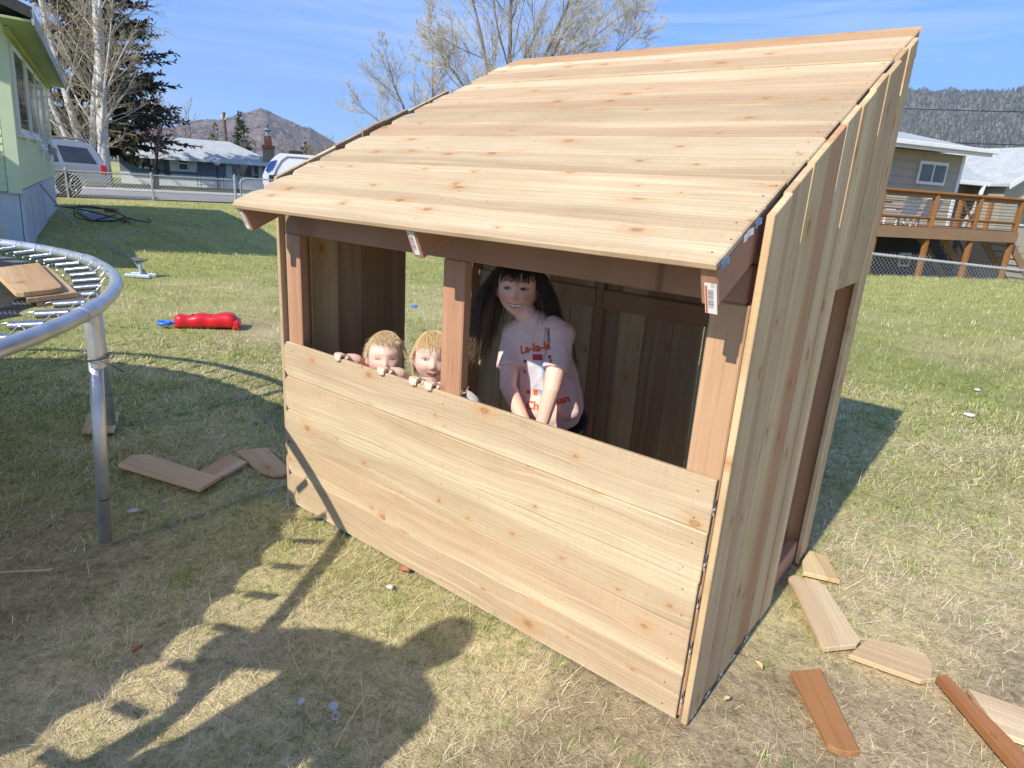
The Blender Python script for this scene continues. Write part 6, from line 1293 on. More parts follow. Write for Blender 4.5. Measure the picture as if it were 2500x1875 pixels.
def paint_skin(me, MH, tone, hair, opt):
    """freckle-level colour of skin, lips, brows, eyes in head space"""
    n = len(me.vertices); co = np.empty(n*3, np.float32); me.vertices.foreach_get('co', co); co = co.reshape(-1, 3)
    Mi = np.array(MH.inverted()); L = co @ Mi[:3, :3].T+Mi[:3, 3]; x, y, z = L[:, 0], L[:, 1], L[:, 2]; ax = np.abs(x)
    C = np.tile(np.array(tone, np.float32), (n, 1)); rgn = np.random.default_rng(3); 
    head = (np.sqrt((x/0.1)**2+(y/0.12)**2+(z/0.125)**2) < 1.0); front = head & (y < -0.02)
    def mix(mask, col, w=1.0):
        m = (mask*w)[:, None]; C[:] = C*(1-m)+np.array(col, np.float32)*m
    g = lambda a, b, sa, sb: np.exp(-(a/sa)**2-(b/sb)**2)
    mix(front*g(ax-0.038, z+0.034, 0.020, 0.017), (0.62, 0.17, 0.14), opt.get('blush', 0.55)); mix(front*g(x, z+0.036, 0.012, 0.010), (0.62, 0.24, 0.19), 0.45)
    ear = head & (ax > 0.068) & (y > -0.03); mix(ear.astype(float), (0.60, 0.24, 0.19), 0.5)
    mix(front*g(ax-0.030, z-0.003, 0.017, 0.010), (0.42, 0.20, 0.15), 0.35)
    # brows
    bz = z-0.0235-0.004*(1-((ax-0.03)/0.018)**2); mix((front & (ax > 0.012) & (ax < 0.047)).astype(float)*np.exp(-(bz/0.0026)**2), opt['brow'], opt.get('browf', 0.6))
    # eyes
    ew, eh = opt.get('eye', (0.0135, 0.0052)); ex = (ax-0.030)/ew; ez = (z-0.0002+0.0015*ex*0)/eh; e2 = ex**2+ez**2
    mix((front & (e2 < 1.55)).astype(float), opt['lash'], 0.75); mix((front & (e2 < 0.95)).astype(float), opt.get('sclera', (0.52, 0.47, 0.45)))
    gx_ = opt.get('gaze', 0.0); ir = ((x-np.sign(x)*0.030-gx_)**2+(z+0.0003)**2); inn = front & (e2 < 0.98)
    mix((inn & (ir < 0.0060**2)).astype(float), opt['iris']); mix((inn & (ir < 0.0028**2)).astype(float), (0.01, 0.01, 0.01))
    mix((front & (np.abs(ex) < 1.12) & (z > 0.0) & (np.abs(e2-1.25) < 0.55)).astype(float), opt['lash'], 0.85)
    # mouth
    sm = opt.get('smile', 0.0); mw = opt.get('mw', 0.022); mc = z+0.0615-sm*(x/mw)**2*0.010; inside = (ax < mw)
    mix((front & (ax < mw*1.12)).astype(float)*np.exp(-(mc/0.0068)**2)*np.clip(1.25-(ax/mw)**2*0.7, 0, 1), (0.50, 0.13, 0.12), 0.75)
    th = opt.get('teeth', 0.0)*np.clip(1-(x/mw)**2, 0, 1)
    if opt.get('teeth', 0):
        mix((front & inside & (np.abs(mc) < th+0.0012)).astype(float), (0.10, 0.02, 0.02)); mix((front & (ax < mw*0.86) & (mc > -th*0.75) & (mc < th*0.9)).astype(float), opt.get('toothcol', (0.80, 0.76, 0.68)))
        if opt.get('gap'): mix((front & (ax < 0.0013) & (np.abs(mc) < th*0.8)).astype(float), (0.25, 0.12, 0.1), 0.6)
    else: mix((front & inside).astype(float)*np.exp(-(mc/0.0016)**2), (0.16, 0.04, 0.04), 0.9)
    # scalp below the hair
    sc = head & opt['scalp'](x, y, z); mix(sc.astype(float), hair, opt.get('scalpf', 0.9))
    C *= (0.97+0.06*rgn.random((n, 1)))
    ca = me.color_attributes.new('col', 'FLOAT_COLOR', 'POINT'); c4 = np.ones((n, 4), np.float32); c4[:, :3] = C; ca.data.foreach_set('color', c4.ravel()); me.materials.append(M_SKIN)
hr = NT('hair'); hv = hr.n('ShaderNodeVertexColor', layer_name='col'); hr.base(hv.outputs['Color'], 0.42, 0, 0.4); M_HAIR = hr.mat
def hair_mesh(name, P, R, col, parent, sides=3):
    V, F = tubes_np(P, R, sides); k = P.shape[1]; c = np.repeat(col, sides, axis=1) if col.ndim == 3 else col
    o = np_mesh(name, V, F, M_HAIR, c.reshape(-1, 3), True); COL.objects.link(o); o.parent = parent; o.matrix_parent_inverse = basis(parent).inverted(); tag(o, kind='stuff'); return o
def attach(me, name, parent, mat=None):
    if mat: me.materials.append(mat)
    o = bpy.data.objects.new(name, me); return put(o, parent)
def cloth_mat(name, c, v=0.06):
    m = NT(name); tc = m.obj(); m.base(m.mix(1.0, c, m.ramp(m.noise(tc, 18, 4, 0.6), [(0.3, 1-v), (0.7, 1+v)]), 'MULTIPLY'), 0.85, 0, 0.2); m.bump(m.math('ADD', m.noise(tc, 24, 3, 0.6), m.math('MULTIPLY', m.noise(tc, 900, 1), 0.15)), 0.35, 0.012); m.p.inputs['Sheen Weight'].default_value = 0.2; return m.mat
def wrinkle(me, amp, sc, seed, stretch=(1, 1, 1)):
    n = len(me.vertices); co = np.empty(n*3, np.float32); me.vertices.foreach_get('co', co); nr = np.empty(n*3, np.float32); me.vertex_normals.foreach_get('vector', nr)
    co = co.reshape(-1, 3); nr = nr.reshape(-1, 3); q = co*np.array(stretch)*sc+np.array([seed, 0, 0]); off = Vector((0, 0, 0))
    h = np.array([mnoise.noise(Vector(t))+0.5*mnoise.noise(Vector(t)*2.3) for t in q], np.float32)
    me.vertices.foreach_set('co', (co+nr*(amp*h)[:, None]).ravel()); me.update()
def hand(mb, wrist, palm, out, side, s=1.0, curl=None, thumb=1):
    """palm block and five fingers; palm = centre of knuckles, out = finger direction, side = across the knuckles (toward the little finger)"""
    wrist, palm = Vector(wrist), Vector(palm); out = Vector(out).normalized(); side = (Vector(side)-out*Vector(side).dot(out)).normalized(); dn = Vector(curl).normalized() if curl else Vector((0, 0, -1))
    for k, off in enumerate((-1.4, -0.45, 0.45, 1.3)): limb(mb, [wrist+side*off*0.006*s, palm+side*off*0.0105*s], [0.0105*s, 0.0085*s], 8)
    for k, (off, L) in enumerate(((-1.5, 0.040), (-0.5, 0.045), (0.5, 0.042), (1.45, 0.033))):
        b = palm+side*off*0.0118*s; m = b+out*L*0.5*s+side*off*0.001; t = m+(out*0.25+dn)*L*0.55*s
        limb(mb, [b, m, t], [0.0072*s, 0.0066*s, 0.0056*s], 8)
    tb = wrist.lerp(palm, 0.35)-side*0.014*s; tm = tb-side*0.012*s+out*0.014*s; limb(mb, [tb, tm, tm+out*0.014*s+dn*0.006*s], [0.0085*s, 0.0075*s, 0.006*s], 8)

cam_to = lambda p: (CAM_C-Vector(p)).normalized()
SKIN_T = (0.88, 0.56, 0.42)
# ------------------------------------------------------------------ the girl
GE = Vector((0.902, 0.358, 1.040)); gf = cam_to(GE); gf = (gf+Vector((-0.10, -0.05, -0.04))).normalized()
GH = hmat(GE-gf*0.078, gf, (0.03, 0, 1), 0.03, 1.02)
girl = thing('person', 'smiling child with long dark hair and pink printed shirt leaning inside the playhouse', 'person', (1.05, 0.5, 0))
nb_ = Vector((0.950, 0.440, 0.908)); shL = Vector((1.056, 0.455, 0.900)); shR = Vector((0.842, 0.435, 0.858)); elL = Vector((1.095, 0.350, 0.710)); wrL = Vector((1.085, 0.315, 0.570)); elR = Vector((0.915, 0.330, 0.685)); wrR = Vector((1.020, 0.315, 0.565))
pel = Vector((1.010, 0.550, 0.555)); che = Vector((0.958, 0.475, 0.800)); wai = Vector((0.995, 0.515, 0.680))
mb = MB(); head_shape(mb, GH, nose=0.8, cheek=1.3); hc_ = GH @ Vector((0, 0.02, -0.06)); limb(mb, [hc_, nb_], [0.040, 0.042]); limb(mb, [nb_, che, wai, pel], [0.050, 0.082, 0.072, 0.066])
for sh, el, wr in ((shL, elL, wrL), (shR, elR, wrR)): limb(mb, [nb_.lerp(sh, 0.4), sh, el, wr], [0.045, 0.043, 0.031, 0.023])
hand(mb, wrL, wrL+Vector((-0.02, -0.005, -0.055)), (-0.2, -0.1, -1), (0.6, -0.8, 0), 1.15, (-0.3, 0.5, -0.8)); hand(mb, wrR, wrR+Vector((0.02, -0.005, -0.055)), (0.2, -0.1, -1), (-0.6, -0.8, 0), 1.15, (0.3, 0.5, -0.8))
for hx, kn, an in (((0.955, 0.545, 0.54), (0.91, 0.40, 0.31), (0.94, 0.55, 0.06)), ((1.055, 0.57, 0.54), (1.09, 0.42, 0.31), (1.06, 0.58, 0.06))):
    limb(mb, [hx, kn, an], [0.054, 0.042, 0.032]); a_ = Vector(an); limb(mb, [a_+Vector((0, 0.02, -0.02)), a_+Vector((0, -0.10, -0.03))], [0.030, 0.026])
gm = melt(mb, 'body', 0.0032, 2, 0.4, (GH, 0.135, 0.36))
fr_hair = lambda x, y, z: (z > 0.052+0.0*x) & (y > -0.070) | ((y > 0.012) & (z > -0.075)) | (z > 0.072) | ((np.abs(x) > 0.060) & (z > -0.0) & (y > -0.035))
paint_skin(gm, GH, SKIN_T, (0.018, 0.010, 0.008), dict(brow=(0.05, 0.03, 0.022), browf=0.7, lash=(0.03, 0.02, 0.018), iris=(0.07, 0.075, 0.07), gaze=-0.0030, smile=1.0, mw=0.0275, teeth=0.0062, gap=True, eye=(0.0122, 0.0044), sclera=(0.38, 0.33, 0.31), scalp=fr_hair, blush=0.5))
attach(gm, 'body', girl)
# shirt
mb = MB(); limb(mb, [nb_+Vector((0.002, 0.004, -0.004)), che+Vector((0, 0, 0.035)), che, wai, pel+Vector((0.0, -0.02, 0.02))], [0.056, 0.098, 0.100, 0.098, 0.106], 20); limb(mb, [shR+Vector((0.01, 0, -0.01)), che+Vector((-0.01, -0.02, 0.05)), shL+Vector((-0.01, 0, -0.012))], [0.056, 0.078, 0.056], 16)
for sh, el, k in ((shL, elL, 0.66), (shR, elR, 0.66)): limb(mb, [nb_.lerp(sh, 0.5), sh+Vector((0, 0, -0.005)), sh.lerp(el, 0.2)], [0.046, 0.046, 0.044], 16); mb.tube([sh, sh.lerp(el, 0.3), sh.lerp(el, k)], [0.043, 0.045, 0.050], 18)
limb(mb, [che, Vector((1.050, 0.485, 0.68)), Vector((1.095, 0.480, 0.605))], [0.070, 0.060, 0.040]); limb(mb, [wai, Vector((0.970, 0.460, 0.590))], [0.082, 0.066]); limb(mb, [che+Vector((-0.03, -0.005, -0.02)), Vector((0.935, 0.470, 0.61))], [0.075, 0.068])
gs_ = melt(mb, 'shirt', 0.0052, 3, 0.5); wrinkle(gs_, 0.0055, 16, 3, (1, 1, 0.4)); wrinkle(gs_, 0.0026, 38, 8, (1, 1, 0.45))
M_PINK = cloth_mat('pale_pink_cotton', (0.86, 0.60, 0.54), 0.05); shirt = attach(gs_, 'shirt', girl, M_PINK)
# flat print on the shirt: lettering and plain colour blocks
bvh = BVHTree.FromPolygons([v.co.copy() for v in gs_.vertices], [tuple(p.vertices) for p in gs_.polygons])
PF = (cam_to((1.0, 0.42, 0.75))+Vector((-0.18, 0, 0))).normalized(); PX, PY, PZ = axes(PF, (-0.10, 0, 1)); PC = Vector((0.985, 0.44, 0.745))
M_ORANGE = simple('orange_print', (0.72, 0.13, 0.02), 0.6, 0, 0.3, 0.25, 60); M_PRED = simple('red_print', (0.55, 0.03, 0.04), 0.6); M_PWHITE = simple('white_print', (0.72, 0.72, 0.74), 0.6); M_PBLUE = simple('pale_blue_print', (0.36, 0.46, 0.72), 0.6)
def press(pts2, faces, mat, name, lift=0.0012):
    vs_ = []; ok = True
    for a, b in pts2:
        o_ = PC+PX*a+PZ*b+PF*0.4; h = bvh.ray_cast(o_, -PF)
        vs_.append(h[0]+PF*lift if h[0] is not None else None)
    fs = [f for f in faces if all(vs_[i] is not None and (vs_[i]-PC).dot(PF) > -0.12 for i in f)]
    vs_ = [v if v is not None else PC for v in vs_]
    if not fs: return
    me = bpy.data.meshes.new(name); me.from_pydata([tuple(v) for v in vs_], [], fs); me.materials.append(mat); b_ = bmesh.new(); b_.from_mesh(me); bmesh.ops.delete(b_, geom=[v for v in b_.verts if not v.link_faces], context='VERTS'); b_.to_mesh(me); b_.free()
    o = bpy.data.objects.new(name, me); COL.objects.link(o); o.parent = shirt; o.matrix_parent_inverse = basis(shirt).inverted()
def lettering(txt, cx, cz, size, rot, mat):
    cu = bpy.data.curves.new('lettering', 'FONT'); cu.body = txt; cu.size = size; cu.align_x = 'CENTER'; cu.offset = size*0.035; cu.resolution_u = 3
    o = bpy.data.objects.new('lettering_raw', cu); TMP.collection.objects.link(o)
    with bpy.context.temp_override(scene=TMP, view_layer=TMP.view_layers[0]): dg = bpy.context.evaluated_depsgraph_get(); me = bpy.data.meshes.new_from_object(o.evaluated_get(dg))
    bpy.data.objects.remove(o)
    b_ = bmesh.new(); b_.from_mesh(me); bmesh.ops.triangulate(b_, faces=b_.faces); bmesh.ops.subdivide_edges(b_, edges=[e for e in b_.edges if e.calc_length() > size*0.16], cuts=1); bmesh.ops.triangulate(b_, faces=b_.faces); b_.to_mesh(me); b_.free()
    c, s = math.cos(rot), math.sin(rot); press([(cx+v.co.x*c-v.co.y*s, cz+v.co.x*s+v.co.y*c) for v in me.vertices], [tuple(p.vertices) for p in me.polygons], mat, 'lettering')
lettering('La-la-la', -0.014, 0.062, 0.042, 0.14, M_ORANGE)
lettering('Ch-cu', -0.005, -0.150, 0.044, 0.0, M_ORANGE); lettering('ken', 0.085, -0.122, 0.040, 0.30, M_ORANGE)
def block(a0, a1, b0, b1, mat, n=5):
    pts = [(a0+(a1-a0)*i/n, b0+(b1-b0)*j/n) for j in range(n+1) for i in range(n+1)]; press(pts, [(j*(n+1)+i, j*(n+1)+i+1, (j+1)*(n+1)+i+1, (j+1)*(n+1)+i) for j in range(n) for i in range(n)], mat, 'print_patch', 0.0016)
block(-0.040, 0.010, -0.075, 0.030, M_PWHITE); block(0.010, 0.040, -0.030, 0.030, M_PBLUE); block(-0.024, 0.012, 0.030, 0.052, M_PRED); block(-0.012, 0.024, -0.096, -0.075, M_PBLUE); block(-0.03, -0.005, -0.096, -0.075, M_ORANGE)
for a_, b_, m_ in ((0.046, 0.040, M_PRED), (0.052, 0.026, M_ORANGE), (-0.056, 0.026, M_PRED), (-0.062, -0.01, M_ORANGE), (0.05, -0.05, M_ORANGE), (0.064, -0.066, M_PRED), (-0.05, -0.085, M_PRED), (0.08, -0.03, M_PWHITE)): block(a_-0.006, a_+0.006, b_-0.006, b_+0.006, m_, 2)
# leggings
mb = MB(); 
for hx, kn, an in (((0.955, 0.545, 0.54), (0.91, 0.40, 0.31), (0.94, 0.55, 0.06)), ((1.055, 0.57, 0.54), (1.09, 0.42, 0.31), (1.06, 0.58, 0.06))): limb(mb, [pel+Vector((0, 0, 0.03)), hx, kn, Vector(an)+Vector((0, 0, 0.03))], [0.082, 0.068, 0.053, 0.040])
gl = melt(mb, 'leggings', 0.007, 3); attach(gl, 'leggings', girl, cloth_mat('black_leggings', (0.010, 0.010, 0.013)))
# hair
def push_out(P, Mi, M, grow_=1.0):
    L = P @ Mi[:3, :3].T+Mi[:3, 3]; rx, ry, rz = 0.079*grow_, 0.099*grow_, 0.113*grow_
    lo = np.clip(-L[:, 2]/0.10, 0, 1); q = np.sqrt((L[:, 0]/(rx*(1-0.25*lo)))**2+((L[:, 1]-0.006)/ry)**2+(L[:, 2]/rz)**2); k = (q < 1) & (q > 1e-6)
    L[k] = L[k]/q[k, None]; return L @ np.array(M)[:3, :3].T+np.array(M)[:3, 3]
def strands(MH, roots, dirs, L, k, gravity, stiff, rg2, extra=None, jitter=0.0, grow_=1.0, nudge=None):
    M = np.array(MH); Mi = np.array(MH.inverted()); p = roots @ M[:3, :3].T+M[:3, 3]; d = dirs @ M[:3, :3].T; d /= np.linalg.norm(d, axis=1, keepdims=True)
    n = len(p); P = np.zeros((n, k, 3))
    for i in range(k):
        P[:, i] = p; d = d*stiff+np.array([0, 0, -1.0])*gravity+rg2.normal(0, jitter, (n, 3))
        if nudge is not None: d = d+nudge*(0.35 if i > k*0.4 else 0.1)
        d /= np.linalg.norm(d, axis=1, keepdims=True); p = p+d*(L/(k-1))[:, None]; p = push_out(p, Mi, MH, grow_)
        if extra:
            for c, r in extra:
                v = p-np.array(c); q = np.linalg.norm(v, axis=1); m = q < r; p[m] = np.array(c)+v[m]/q[m, None]*r
    return P
rg2 = np.random.default_rng(17)
def scalp_points(n, cond, rg2, grow_=1.0):
    out = []
    while len(out) < n:
        v = rg2.normal(0, 1, (4*n, 3)); v /= np.linalg.norm(v, axis=1, keepdims=True); pts = v*np.array([0.076, 0.094, 0.110])*grow_; m = cond(pts[:, 0], pts[:, 1], pts[:, 2]); out += list(pts[m])
    return np.array(out[:n])
shield = [(che+Vector((0, -0.005, 0.04)), 0.116), (che, 0.122), (shL, 0.060), (shR, 0.060), (nb_, 0.062), (wai, 0.122)]
n = 2400; rt_ = scalp_points(n, lambda x, y, z: (z > 0.02) & (y > -0.040) & (np.abs(x) > 0.004), rg2); dr_ = np.stack([np.sign(rt_[:, 0])*0.9, 0.05+rt_[:, 1]*3, -0.1+0*rt_[:, 0]], 1)
Lh = rg2.uniform(0.22, 0.42, n); side_r = (rt_[:, 0] < 0)   # image-left side hangs forward and free
nud = np.where(side_r[:, None], np.array([[-0.10, -0.16, 0.0]]), np.where(rg2.random((n, 1)) < 0.4, np.array([[0.06, -0.20, 0.0]]), np.array([[0.10, 0.05, 0.0]])))
nud = nud*rg2.uniform(0.4, 1.25, (n, 1))
P = strands(GH, rt_, dr_, Lh, 12, 0.42, 0.80, rg2, shield, 0.06, 1.01, nud); R = np.linspace(1, 0.35, 12)[None, :]*rg2.uniform(0.0006, 0.0013, n)[:, None]
tcol = np.linspace(0, 1, 12)[None, :, None]; c0 = np.array([0.060, 0.037, 0.026]); c1 = np.array([0.34, 0.22, 0.13]); lightn = np.clip((tcol-0.45)*1.8, 0, 1)*rg2.uniform(0.2, 1.0, (n, 1, 1)); Chair = (c0*(1-lightn)+c1*lightn)*rg2.uniform(0.6, 1.5, (n, 1, 1))
hair_mesh('long_hair', P, R, Chair, girl)
n = 260; rt_ = scalp_points(n, lambda x, y, z: (z > 0.066) & (y < -0.03) & (np.abs(x) < 0.060), rg2); dr_ = np.stack([rt_[:, 0]*2.0, -1+0*rt_[:, 0], 0.1+0*rt_[:, 0]], 1)
P = strands(GH, rt_, dr_, rg2.uniform(0.040, 0.066, n), 9, 0.5, 0.7, rg2, None, 0.05, 0.97); hair_mesh('fringe', P, np.linspace(1, 0.4, 9)[None, :]*np.full((n, 1), 0.0016), np.tile(c0, (n, 9, 1))*rg2.uniform(0.6, 1.5, (n, 1, 1)), girl)

# ------------------------------------------------------------------ the two small children at the half wall
def toddler(label, eyes, fwd, roll, hands, shirt_c, opt, hair_c, seed, curl):
    E = Vector(eyes); H = hmat(E-Vector(fwd)*0.072, fwd, (0, 0, 1), roll, 0.92); p = thing('person', label, 'person', (E.x, E.y+0.2, 0))
    neck = H @ Vector((0, 0.025, -0.075)); nb2 = Vector((E.x-0.01, E.y+0.115, E.z-0.155)); ch2 = nb2+Vector((0, 0.01, -0.10)); pv = Vector((E.x-0.01, E.y+0.16, 0.30))
    mb = MB(); head_shape(mb, H, nose=0.62, cheek=1.4); limb(mb, [neck, nb2], [0.038, 0.040]); limb(mb, [nb2, ch2, pv], [0.050, 0.085, 0.085]); shs = []
    for s, (hx, sg) in zip((-1, 1), hands):
        sh = nb2+Vector((s*0.085, 0.0, -0.025)); w = Vector((hx, 0.052, 0.722)); pm = Vector((hx+sg*0.004, 0.016, 0.742)); w2 = Vector((hx-sg*0.01, 0.075, 0.715)); el = sh.lerp(w2, 0.55)+Vector((s*0.02, 0.05, -0.055))
        limb(mb, [nb2.lerp(sh, 0.5), sh, el, w2, w], [0.036, 0.036, 0.028, 0.022, 0.018]); hand(mb, w, pm, (0, -1, 0.05), (sg, 0, 0), 0.82, (0, 0.05, -1)); shs.append((sh, el))
    for s in (-1, 1): k = pv+Vector((s*0.055, -0.06, -0.12)); a_ = Vector((pv.x+s*0.06, pv.y, 0.05)); limb(mb, [pv+Vector((s*0.045, 0, 0)), k, a_], [0.055, 0.043, 0.032]); limb(mb, [a_+Vector((0, 0.02, -0.015)), a_+Vector((0, -0.08, -0.02))], [0.028, 0.024])
    me = melt(mb, 'body', 0.0031, 2, 0.4, (H, 0.125, 0.45)); paint_skin(me, H, (0.76, 0.53, 0.42), hair_c, opt); attach(me, 'body', p)
    mb = MB(); limb(mb, [nb2+Vector((0, 0.005, -0.012)), ch2, pv+Vector((0, 0, 0.03))], [0.056, 0.096, 0.098], 16)
    for sh, el in shs: limb(mb, [nb2.lerp(sh, 0.5), sh, sh.lerp(el, 0.7)], [0.046, 0.048, 0.046])
    sm = melt(mb, 'shirt', 0.006, 3); wrinkle(sm, 0.003, 22, seed); attach(sm, 'shirt', p, shirt_c)
    mb = MB()
    for s in (-1, 1): limb(mb, [pv, pv+Vector((s*0.048, 0, -0.03)), pv+Vector((s*0.055, -0.06, -0.12)), Vector((pv.x+s*0.06, pv.y, 0.09))], [0.088, 0.064, 0.052, 0.045])
    attach(melt(mb, 'trousers', 0.008, 3), 'trousers', p, cloth_mat('dark_trousers', (0.05, 0.06, 0.09)))
    rg3 = np.random.default_rng(seed); n = 4200
    fz = 0.066 if curl else 0.056
    rt = scalp_points(n, lambda x, y, z: ((z > fz-0.25*np.maximum(y, 0)+0.12*np.maximum(-y-0.05, 0)) & (y < 0.03)) | ((y >= 0.03) & (z > -0.055)) | ((np.abs(x) > 0.055) & (z > 0.012) & (y > -0.03)), rg3)
    d = np.stack([rt[:, 0]*6, -0.9-rt[:, 1]*5, rt[:, 2]*2], 1)
    k = 5; P = strands(H, rt, d, rg3.uniform(0.026, 0.050, n)*(1 if not curl else 0.72), k, 0.20 if curl else 0.34, 0.75, rg3, None, 0.13 if curl else 0.05, 0.985)
    if curl:
        t = np.linspace(0, 1, k)[None, :, None]; ph3 = rg3.uniform(0, 6.28, (n, 1, 1)); amp = 0.0022*t; P = P+np.concatenate([amp*np.sin(ph3+t*9), amp*np.cos(ph3+t*9)*0.5, amp*np.cos(ph3+t*9)], 2)
    tt = np.linspace(0, 1, k)[None, :, None]; hc1 = np.array(hair_c); cl = np.clip(hc1*(0.85+0.25*tt)*rg3.uniform(0.85, 1.15, (n, 1, 1)), 0, 0.95); hair_mesh('hair', P, np.linspace(1, 0.35, k)[None, :]*rg3.uniform(0.0004, 0.0009, n)[:, None], cl, p)
    return p
kid_scalp = lambda x, y, z: ((z > 0.066+0.10*np.maximum(-y-0.05, 0)) & (y < 0.03)) | ((y >= 0.03) & (z > -0.055)) | ((np.abs(x) > 0.056) & (z > 0.014) & (y > -0.03))
f1 = (cam_to((0.48, 0.12, 0.73))+Vector((0.02, -0.02, -0.12))).normalized()
toddler('squinting blond curly-haired toddler in blue gripping the half wall with both hands', (0.487, 0.118, 0.733), f1, 0.0, ((0.357, -1), (0.602, -1)), cloth_mat('bright_blue_cotton', (0.03, 0.30, 0.52)), dict(brow=(0.50, 0.33, 0.18), browf=0.4, lash=(0.24, 0.12, 0.08), iris=(0.10, 0.12, 0.14), eye=(0.012, 0.0022), sclera=(0.10, 0.06, 0.05), smile=0.6, scalp=kid_scalp, scalpf=0.45, blush=0.4), (0.86, 0.69, 0.43), 5, True)
f2 = (cam_to((0.72, 0.14, 0.78))+Vector((0.10, 0.0, -0.10))).normalized()
toddler('blond straight-haired toddler in white peeking from behind the middle post', (0.724, 0.135, 0.778), f2, -0.05, ((0.765, -1), (0.838, -1)), cloth_mat('pale_grey_cotton', (0.58, 0.60, 0.64)), dict(brow=(0.45, 0.30, 0.17), browf=0.45, lash=(0.20, 0.11, 0.08), iris=(0.14, 0.20, 0.26), eye=(0.0130, 0.0052), smile=0.7, teeth=0.0055, toothcol=(0.50, 0.16, 0.15), mw=0.021, scalp=kid_scalp, scalpf=0.6, blush=0.35), (0.84, 0.64, 0.37), 6, False)

# ------------------------------------------------------------------ the grown-up beside the trampoline, whose shadow lies on the grass
ad = thing('person', 'standing adult beside the trampoline casting the long shadow on the grass', 'person', (1.05, -2.1, 0))
AH = hmat((1.10, -2.16, 1.56), (-0.2, 1, -0.3), (0, 0, 1), 0.0, 1.08); mb = MB(); head_shape(mb, AH)
limb(mb, [AH @ Vector((0, 0.02, -0.07)), (1.05, -2.14, 1.38)], [0.055, 0.06]); limb(mb, [(1.05, -2.14, 1.38), (1.02, -2.12, 1.25), (1.02, -2.12, 1.05), (1.04, -2.12, 0.92)], [0.08, 0.14, 0.13, 0.15])
limb(mb, [(0.98, -2.13, 1.36), (0.84, -2.12, 1.31), (0.62, -2.06, 1.12), (0.74, -1.98, 0.96)], [0.065, 0.062, 0.046, 0.034]); hand(mb, (0.74, -1.98, 0.96), (0.77, -1.95, 0.90), (0.3, 0.3, -1), (1, 0, 0.2), 1.35)
limb(mb, [(1.12, -2.13, 1.36), (1.23, -2.12, 1.32), (1.27, -2.08, 1.06), (1.20, -1.92, 0.98)], [0.065, 0.062, 0.046, 0.034]); hand(mb, (1.20, -1.92, 0.98), (1.17, -1.86, 0.97), (-0.4, 1, 0), (0, 0.2, -1), 1.35)
for s in (-1, 1): limb(mb, [(1.04+s*0.09, -2.12, 0.90), (1.04+s*0.10, -2.10, 0.48), (1.04+s*0.11, -2.15, 0.07)], [0.095, 0.062, 0.045]); limb(mb, [(1.04+s*0.11, -2.18, 0.04), (1.04+s*0.12, -1.98, 0.03)], [0.04, 0.035])
am = melt(mb, 'body', 0.012, 3); paint_skin(am, AH, SKIN_T, (0.05, 0.03, 0.02), dict(brow=(0.05, 0.03, 0.02), lash=(0.03, 0.02, 0.02), iris=(0.1, 0.1, 0.1), scalp=kid_scalp)); attach(am, 'body', ad)
mb = MB(); limb(mb, [(1.05, -2.14, 1.37), (1.02, -2.12, 1.25), (1.02, -2.12, 1.05), (1.04, -2.12, 0.88)], [0.09, 0.155, 0.15, 0.165], 20); limb(mb, [(0.98, -2.13, 1.36), (0.84, -2.12, 1.31), (0.73, -2.09, 1.21)], [0.075, 0.075, 0.07]); limb(mb, [(1.12, -2.13, 1.36), (1.23, -2.12, 1.32), (1.25, -2.10, 1.18)], [0.075, 0.075, 0.07]); attach(melt(mb, 'shirt', 0.012, 3), 'shirt', ad, cloth_mat('navy_shirt', (0.05, 0.06, 0.10)))
mb = MB()
for s in (-1, 1): limb(mb, [(1.04, -2.12, 0.90), (1.04+s*0.09, -2.12, 0.88), (1.04+s*0.10, -2.10, 0.48), (1.04+s*0.11, -2.15, 0.09)], [0.15, 0.105, 0.078, 0.06])
attach(melt(mb, 'trousers', 0.012, 3), 'trousers', ad, cloth_mat('denim', (0.06, 0.08, 0.13)))

# ================================================================== SMALL LITTER ON THE GRASS
def pebble(label, u, v, r, mat, seed, cat='stone', name='stone', flat=0.5):
    q = gz(u, v); rg4 = random.Random(seed); mb = MB(); n = 10; vs_ = []
    for j in range(5):
        for i in range(n):
            a = 2*math.pi*i/n; h = math.pi*j/4; k = r*(1+0.18*math.sin(2.3*a+seed)+0.1*rg4.uniform(-1, 1)); vs_.append((k*math.sin(h)*math.cos(a)*1.25, k*math.sin(h)*math.sin(a), r*flat*(0.7-math.cos(h)*0.8)))
    mb.add(vs_, [(j*n+i, j*n+(i+1) % n, (j+1)*n+(i+1) % n, (j+1)*n+i) for j in range(4) for i in range(n)]); o = mb.build(name, mat, None, Matrix.Translation((q.x, q.y, 0.006)) @ Matrix.Rotation(seed*1.3, 4, 'Z'), smooth=True); return tag(o, label, cat, 'small litter on the grass')
M_STONE = simple('pale_stone', (0.52, 0.50, 0.48), 0.8, 0, 0.3, 0.2, 60); M_PAPER = simple('white_scrap', (0.75, 0.75, 0.74), 0.7); M_LEAF = simple('rust_brown_leaf', (0.40, 0.16, 0.07), 0.8, 0, 0.3, 0.3, 60)
pebble('pale round pebble near the trampoline leg foot', 326, 1252, 0.016, M_STONE, 1); pebble('tiny white stone in the grass beside the trampoline rim shadow', 735, 1718, 0.011, M_STONE, 2); pebble('little white clod before the playhouse half wall', 952, 1438, 0.011, M_PAPER, 3)
pebble('crumpled white paper scrap on the lawn right of the doorway', 2366, 1017, 0.035, M_PAPER, 4, 'paper', 'paper_scrap', 0.35); pebble('small white paper bit beyond the crumpled scrap', 2385, 955, 0.022, M_PAPER, 5, 'paper', 'paper_scrap', 0.5)
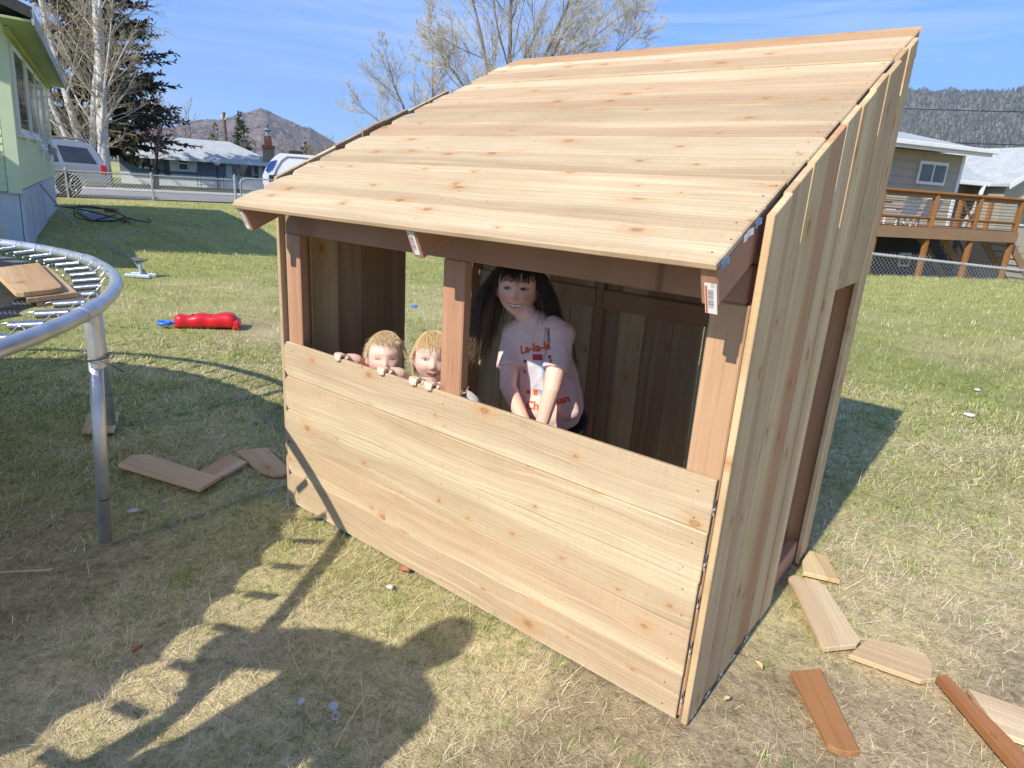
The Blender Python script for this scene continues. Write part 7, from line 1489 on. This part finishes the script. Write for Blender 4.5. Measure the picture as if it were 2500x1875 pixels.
def leaf(label, u, v, L, seed, mat=None, name='dry_leaf', cat='leaf'):
    q = gz(u, v); mb = MB(); n = 7; vs_ = []
    for i in range(n): t = i/(n-1); w = L*0.28*math.sin(math.pi*min(0.96, t*0.94+0.04)); b = 0.10*L*math.sin(t*3); vs_ += [((t-0.5)*L, -w, 0.012+b), ((t-0.5)*L, 0, 0.006+b), ((t-0.5)*L, w, 0.014+b)]
    nv = len(vs_); fs = [(3*i+k, 3*i+3+k, 3*i+4+k, 3*i+1+k) for i in range(n-1) for k in (0, 1)]; vs_ += [(x, y, z-0.0012) for x, y, z in vs_]; fs += [tuple(i+nv for i in f)[::-1] for f in fs]
    mb.add(vs_, fs); o = mb.build(name, mat or M_LEAF, None, Matrix.Translation((q.x, q.y, 0.004)) @ Matrix.Rotation(seed, 4, 'Z')); return tag(o, label, cat, 'small litter on the grass')
leaf('rusty dry leaf beside the playhouse half wall', 984, 1400, 0.045, 0.4); leaf('brown dry leaf in the trampoline rim shadow', 338, 1595, 0.035, 1.9); leaf('thin tan wood chip on the dirt beside the side wall', 1850, 1632, 0.035, 2.6, M_SHAV, 'wood_chip', 'wood chip'); leaf('pale sliver of wood before the side wall corner', 1772, 1716, 0.022, 1.0, M_SHAV, 'wood_chip', 'wood chip')
def stick(label, pts, r): mb = MB(); P = [gz(u, v, 0.012) for u, v in pts]; mb.tube(P, r, 5); return tag(mb.build('dry_stalk', M_SHAV), label, 'stalk', 'small litter on the grass')
stick('long dry stalk lying in the adult shadow', [(895, 1695), (865, 1740), (835, 1790), (818, 1825)], 0.0022); stick('white bent stalk at the trampoline shade', [(0, 1397), (60, 1394), (110, 1392), (130, 1388)], 0.003); stick('thin dry stalk standing over the lawn right of the house shadow', [(2180, 1038), (2225, 1075), (2290, 1120), (2330, 1150)], 0.0017)
q = gz(815, 1735); tg = thing('plastic_ring_tab', 'small grey plastic disc with a ring tab lying in the adult shadow', 'plastic tab', (q.x, q.y, 0.012), rotz=-0.5, group='small litter on the grass'); M_GPL = simple('pale_grey_plastic', (0.45, 0.45, 0.47), 0.5)
mb = MB(); mb.lathe([(0.004, 0), (0.013, 0.0), (0.014, 0.004), (0.012, 0.008), (0.003, 0.009)], 14); mb.build('disc', M_GPL, tg, local=True); mb = MB(); mb.bbox(0.012, 0.026, -0.003, 0.003, 0.001, 0.004, 0.001); mb.build('neck', M_GPL, tg, local=True)
mb = MB(); mb.tube([(0.037+0.011*math.cos(a), 0.009*math.sin(a), 0.003) for a in np.linspace(0, 2*math.pi, 15)[:-1]], 0.0018, 6, closed=True); mb.build('ring', M_GPL, tg, local=True)

bpy.data.scenes.remove(TMP)
# ================================================================== HAZE
hz_ = bpy.data.materials.new('thin_air'); hz_.use_nodes = True; t_ = hz_.node_tree; t_.nodes.clear()
vo = t_.nodes.new('ShaderNodeOutputMaterial'); pv_ = t_.nodes.new('ShaderNodeVolumePrincipled'); pv_.inputs['Color'].default_value = (0.62, 0.76, 1.0, 1); pv_.inputs['Density'].default_value = 0.00011; pv_.inputs['Anisotropy'].default_value = 0.2
t_.links.new(pv_.outputs[0], vo.inputs['Volume'])
mb = MB(); mb.box(-9500, 9500, -3500, 12500, -6.0, 1400.0); hb_ = mb.build('haze', hz_); tag(hb_, 'thin blue haze in the air between the yard and the hills', 'haze', kind='stuff')
scene.cycles.volume_bounces = 0; scene.cycles.volume_max_steps = 16
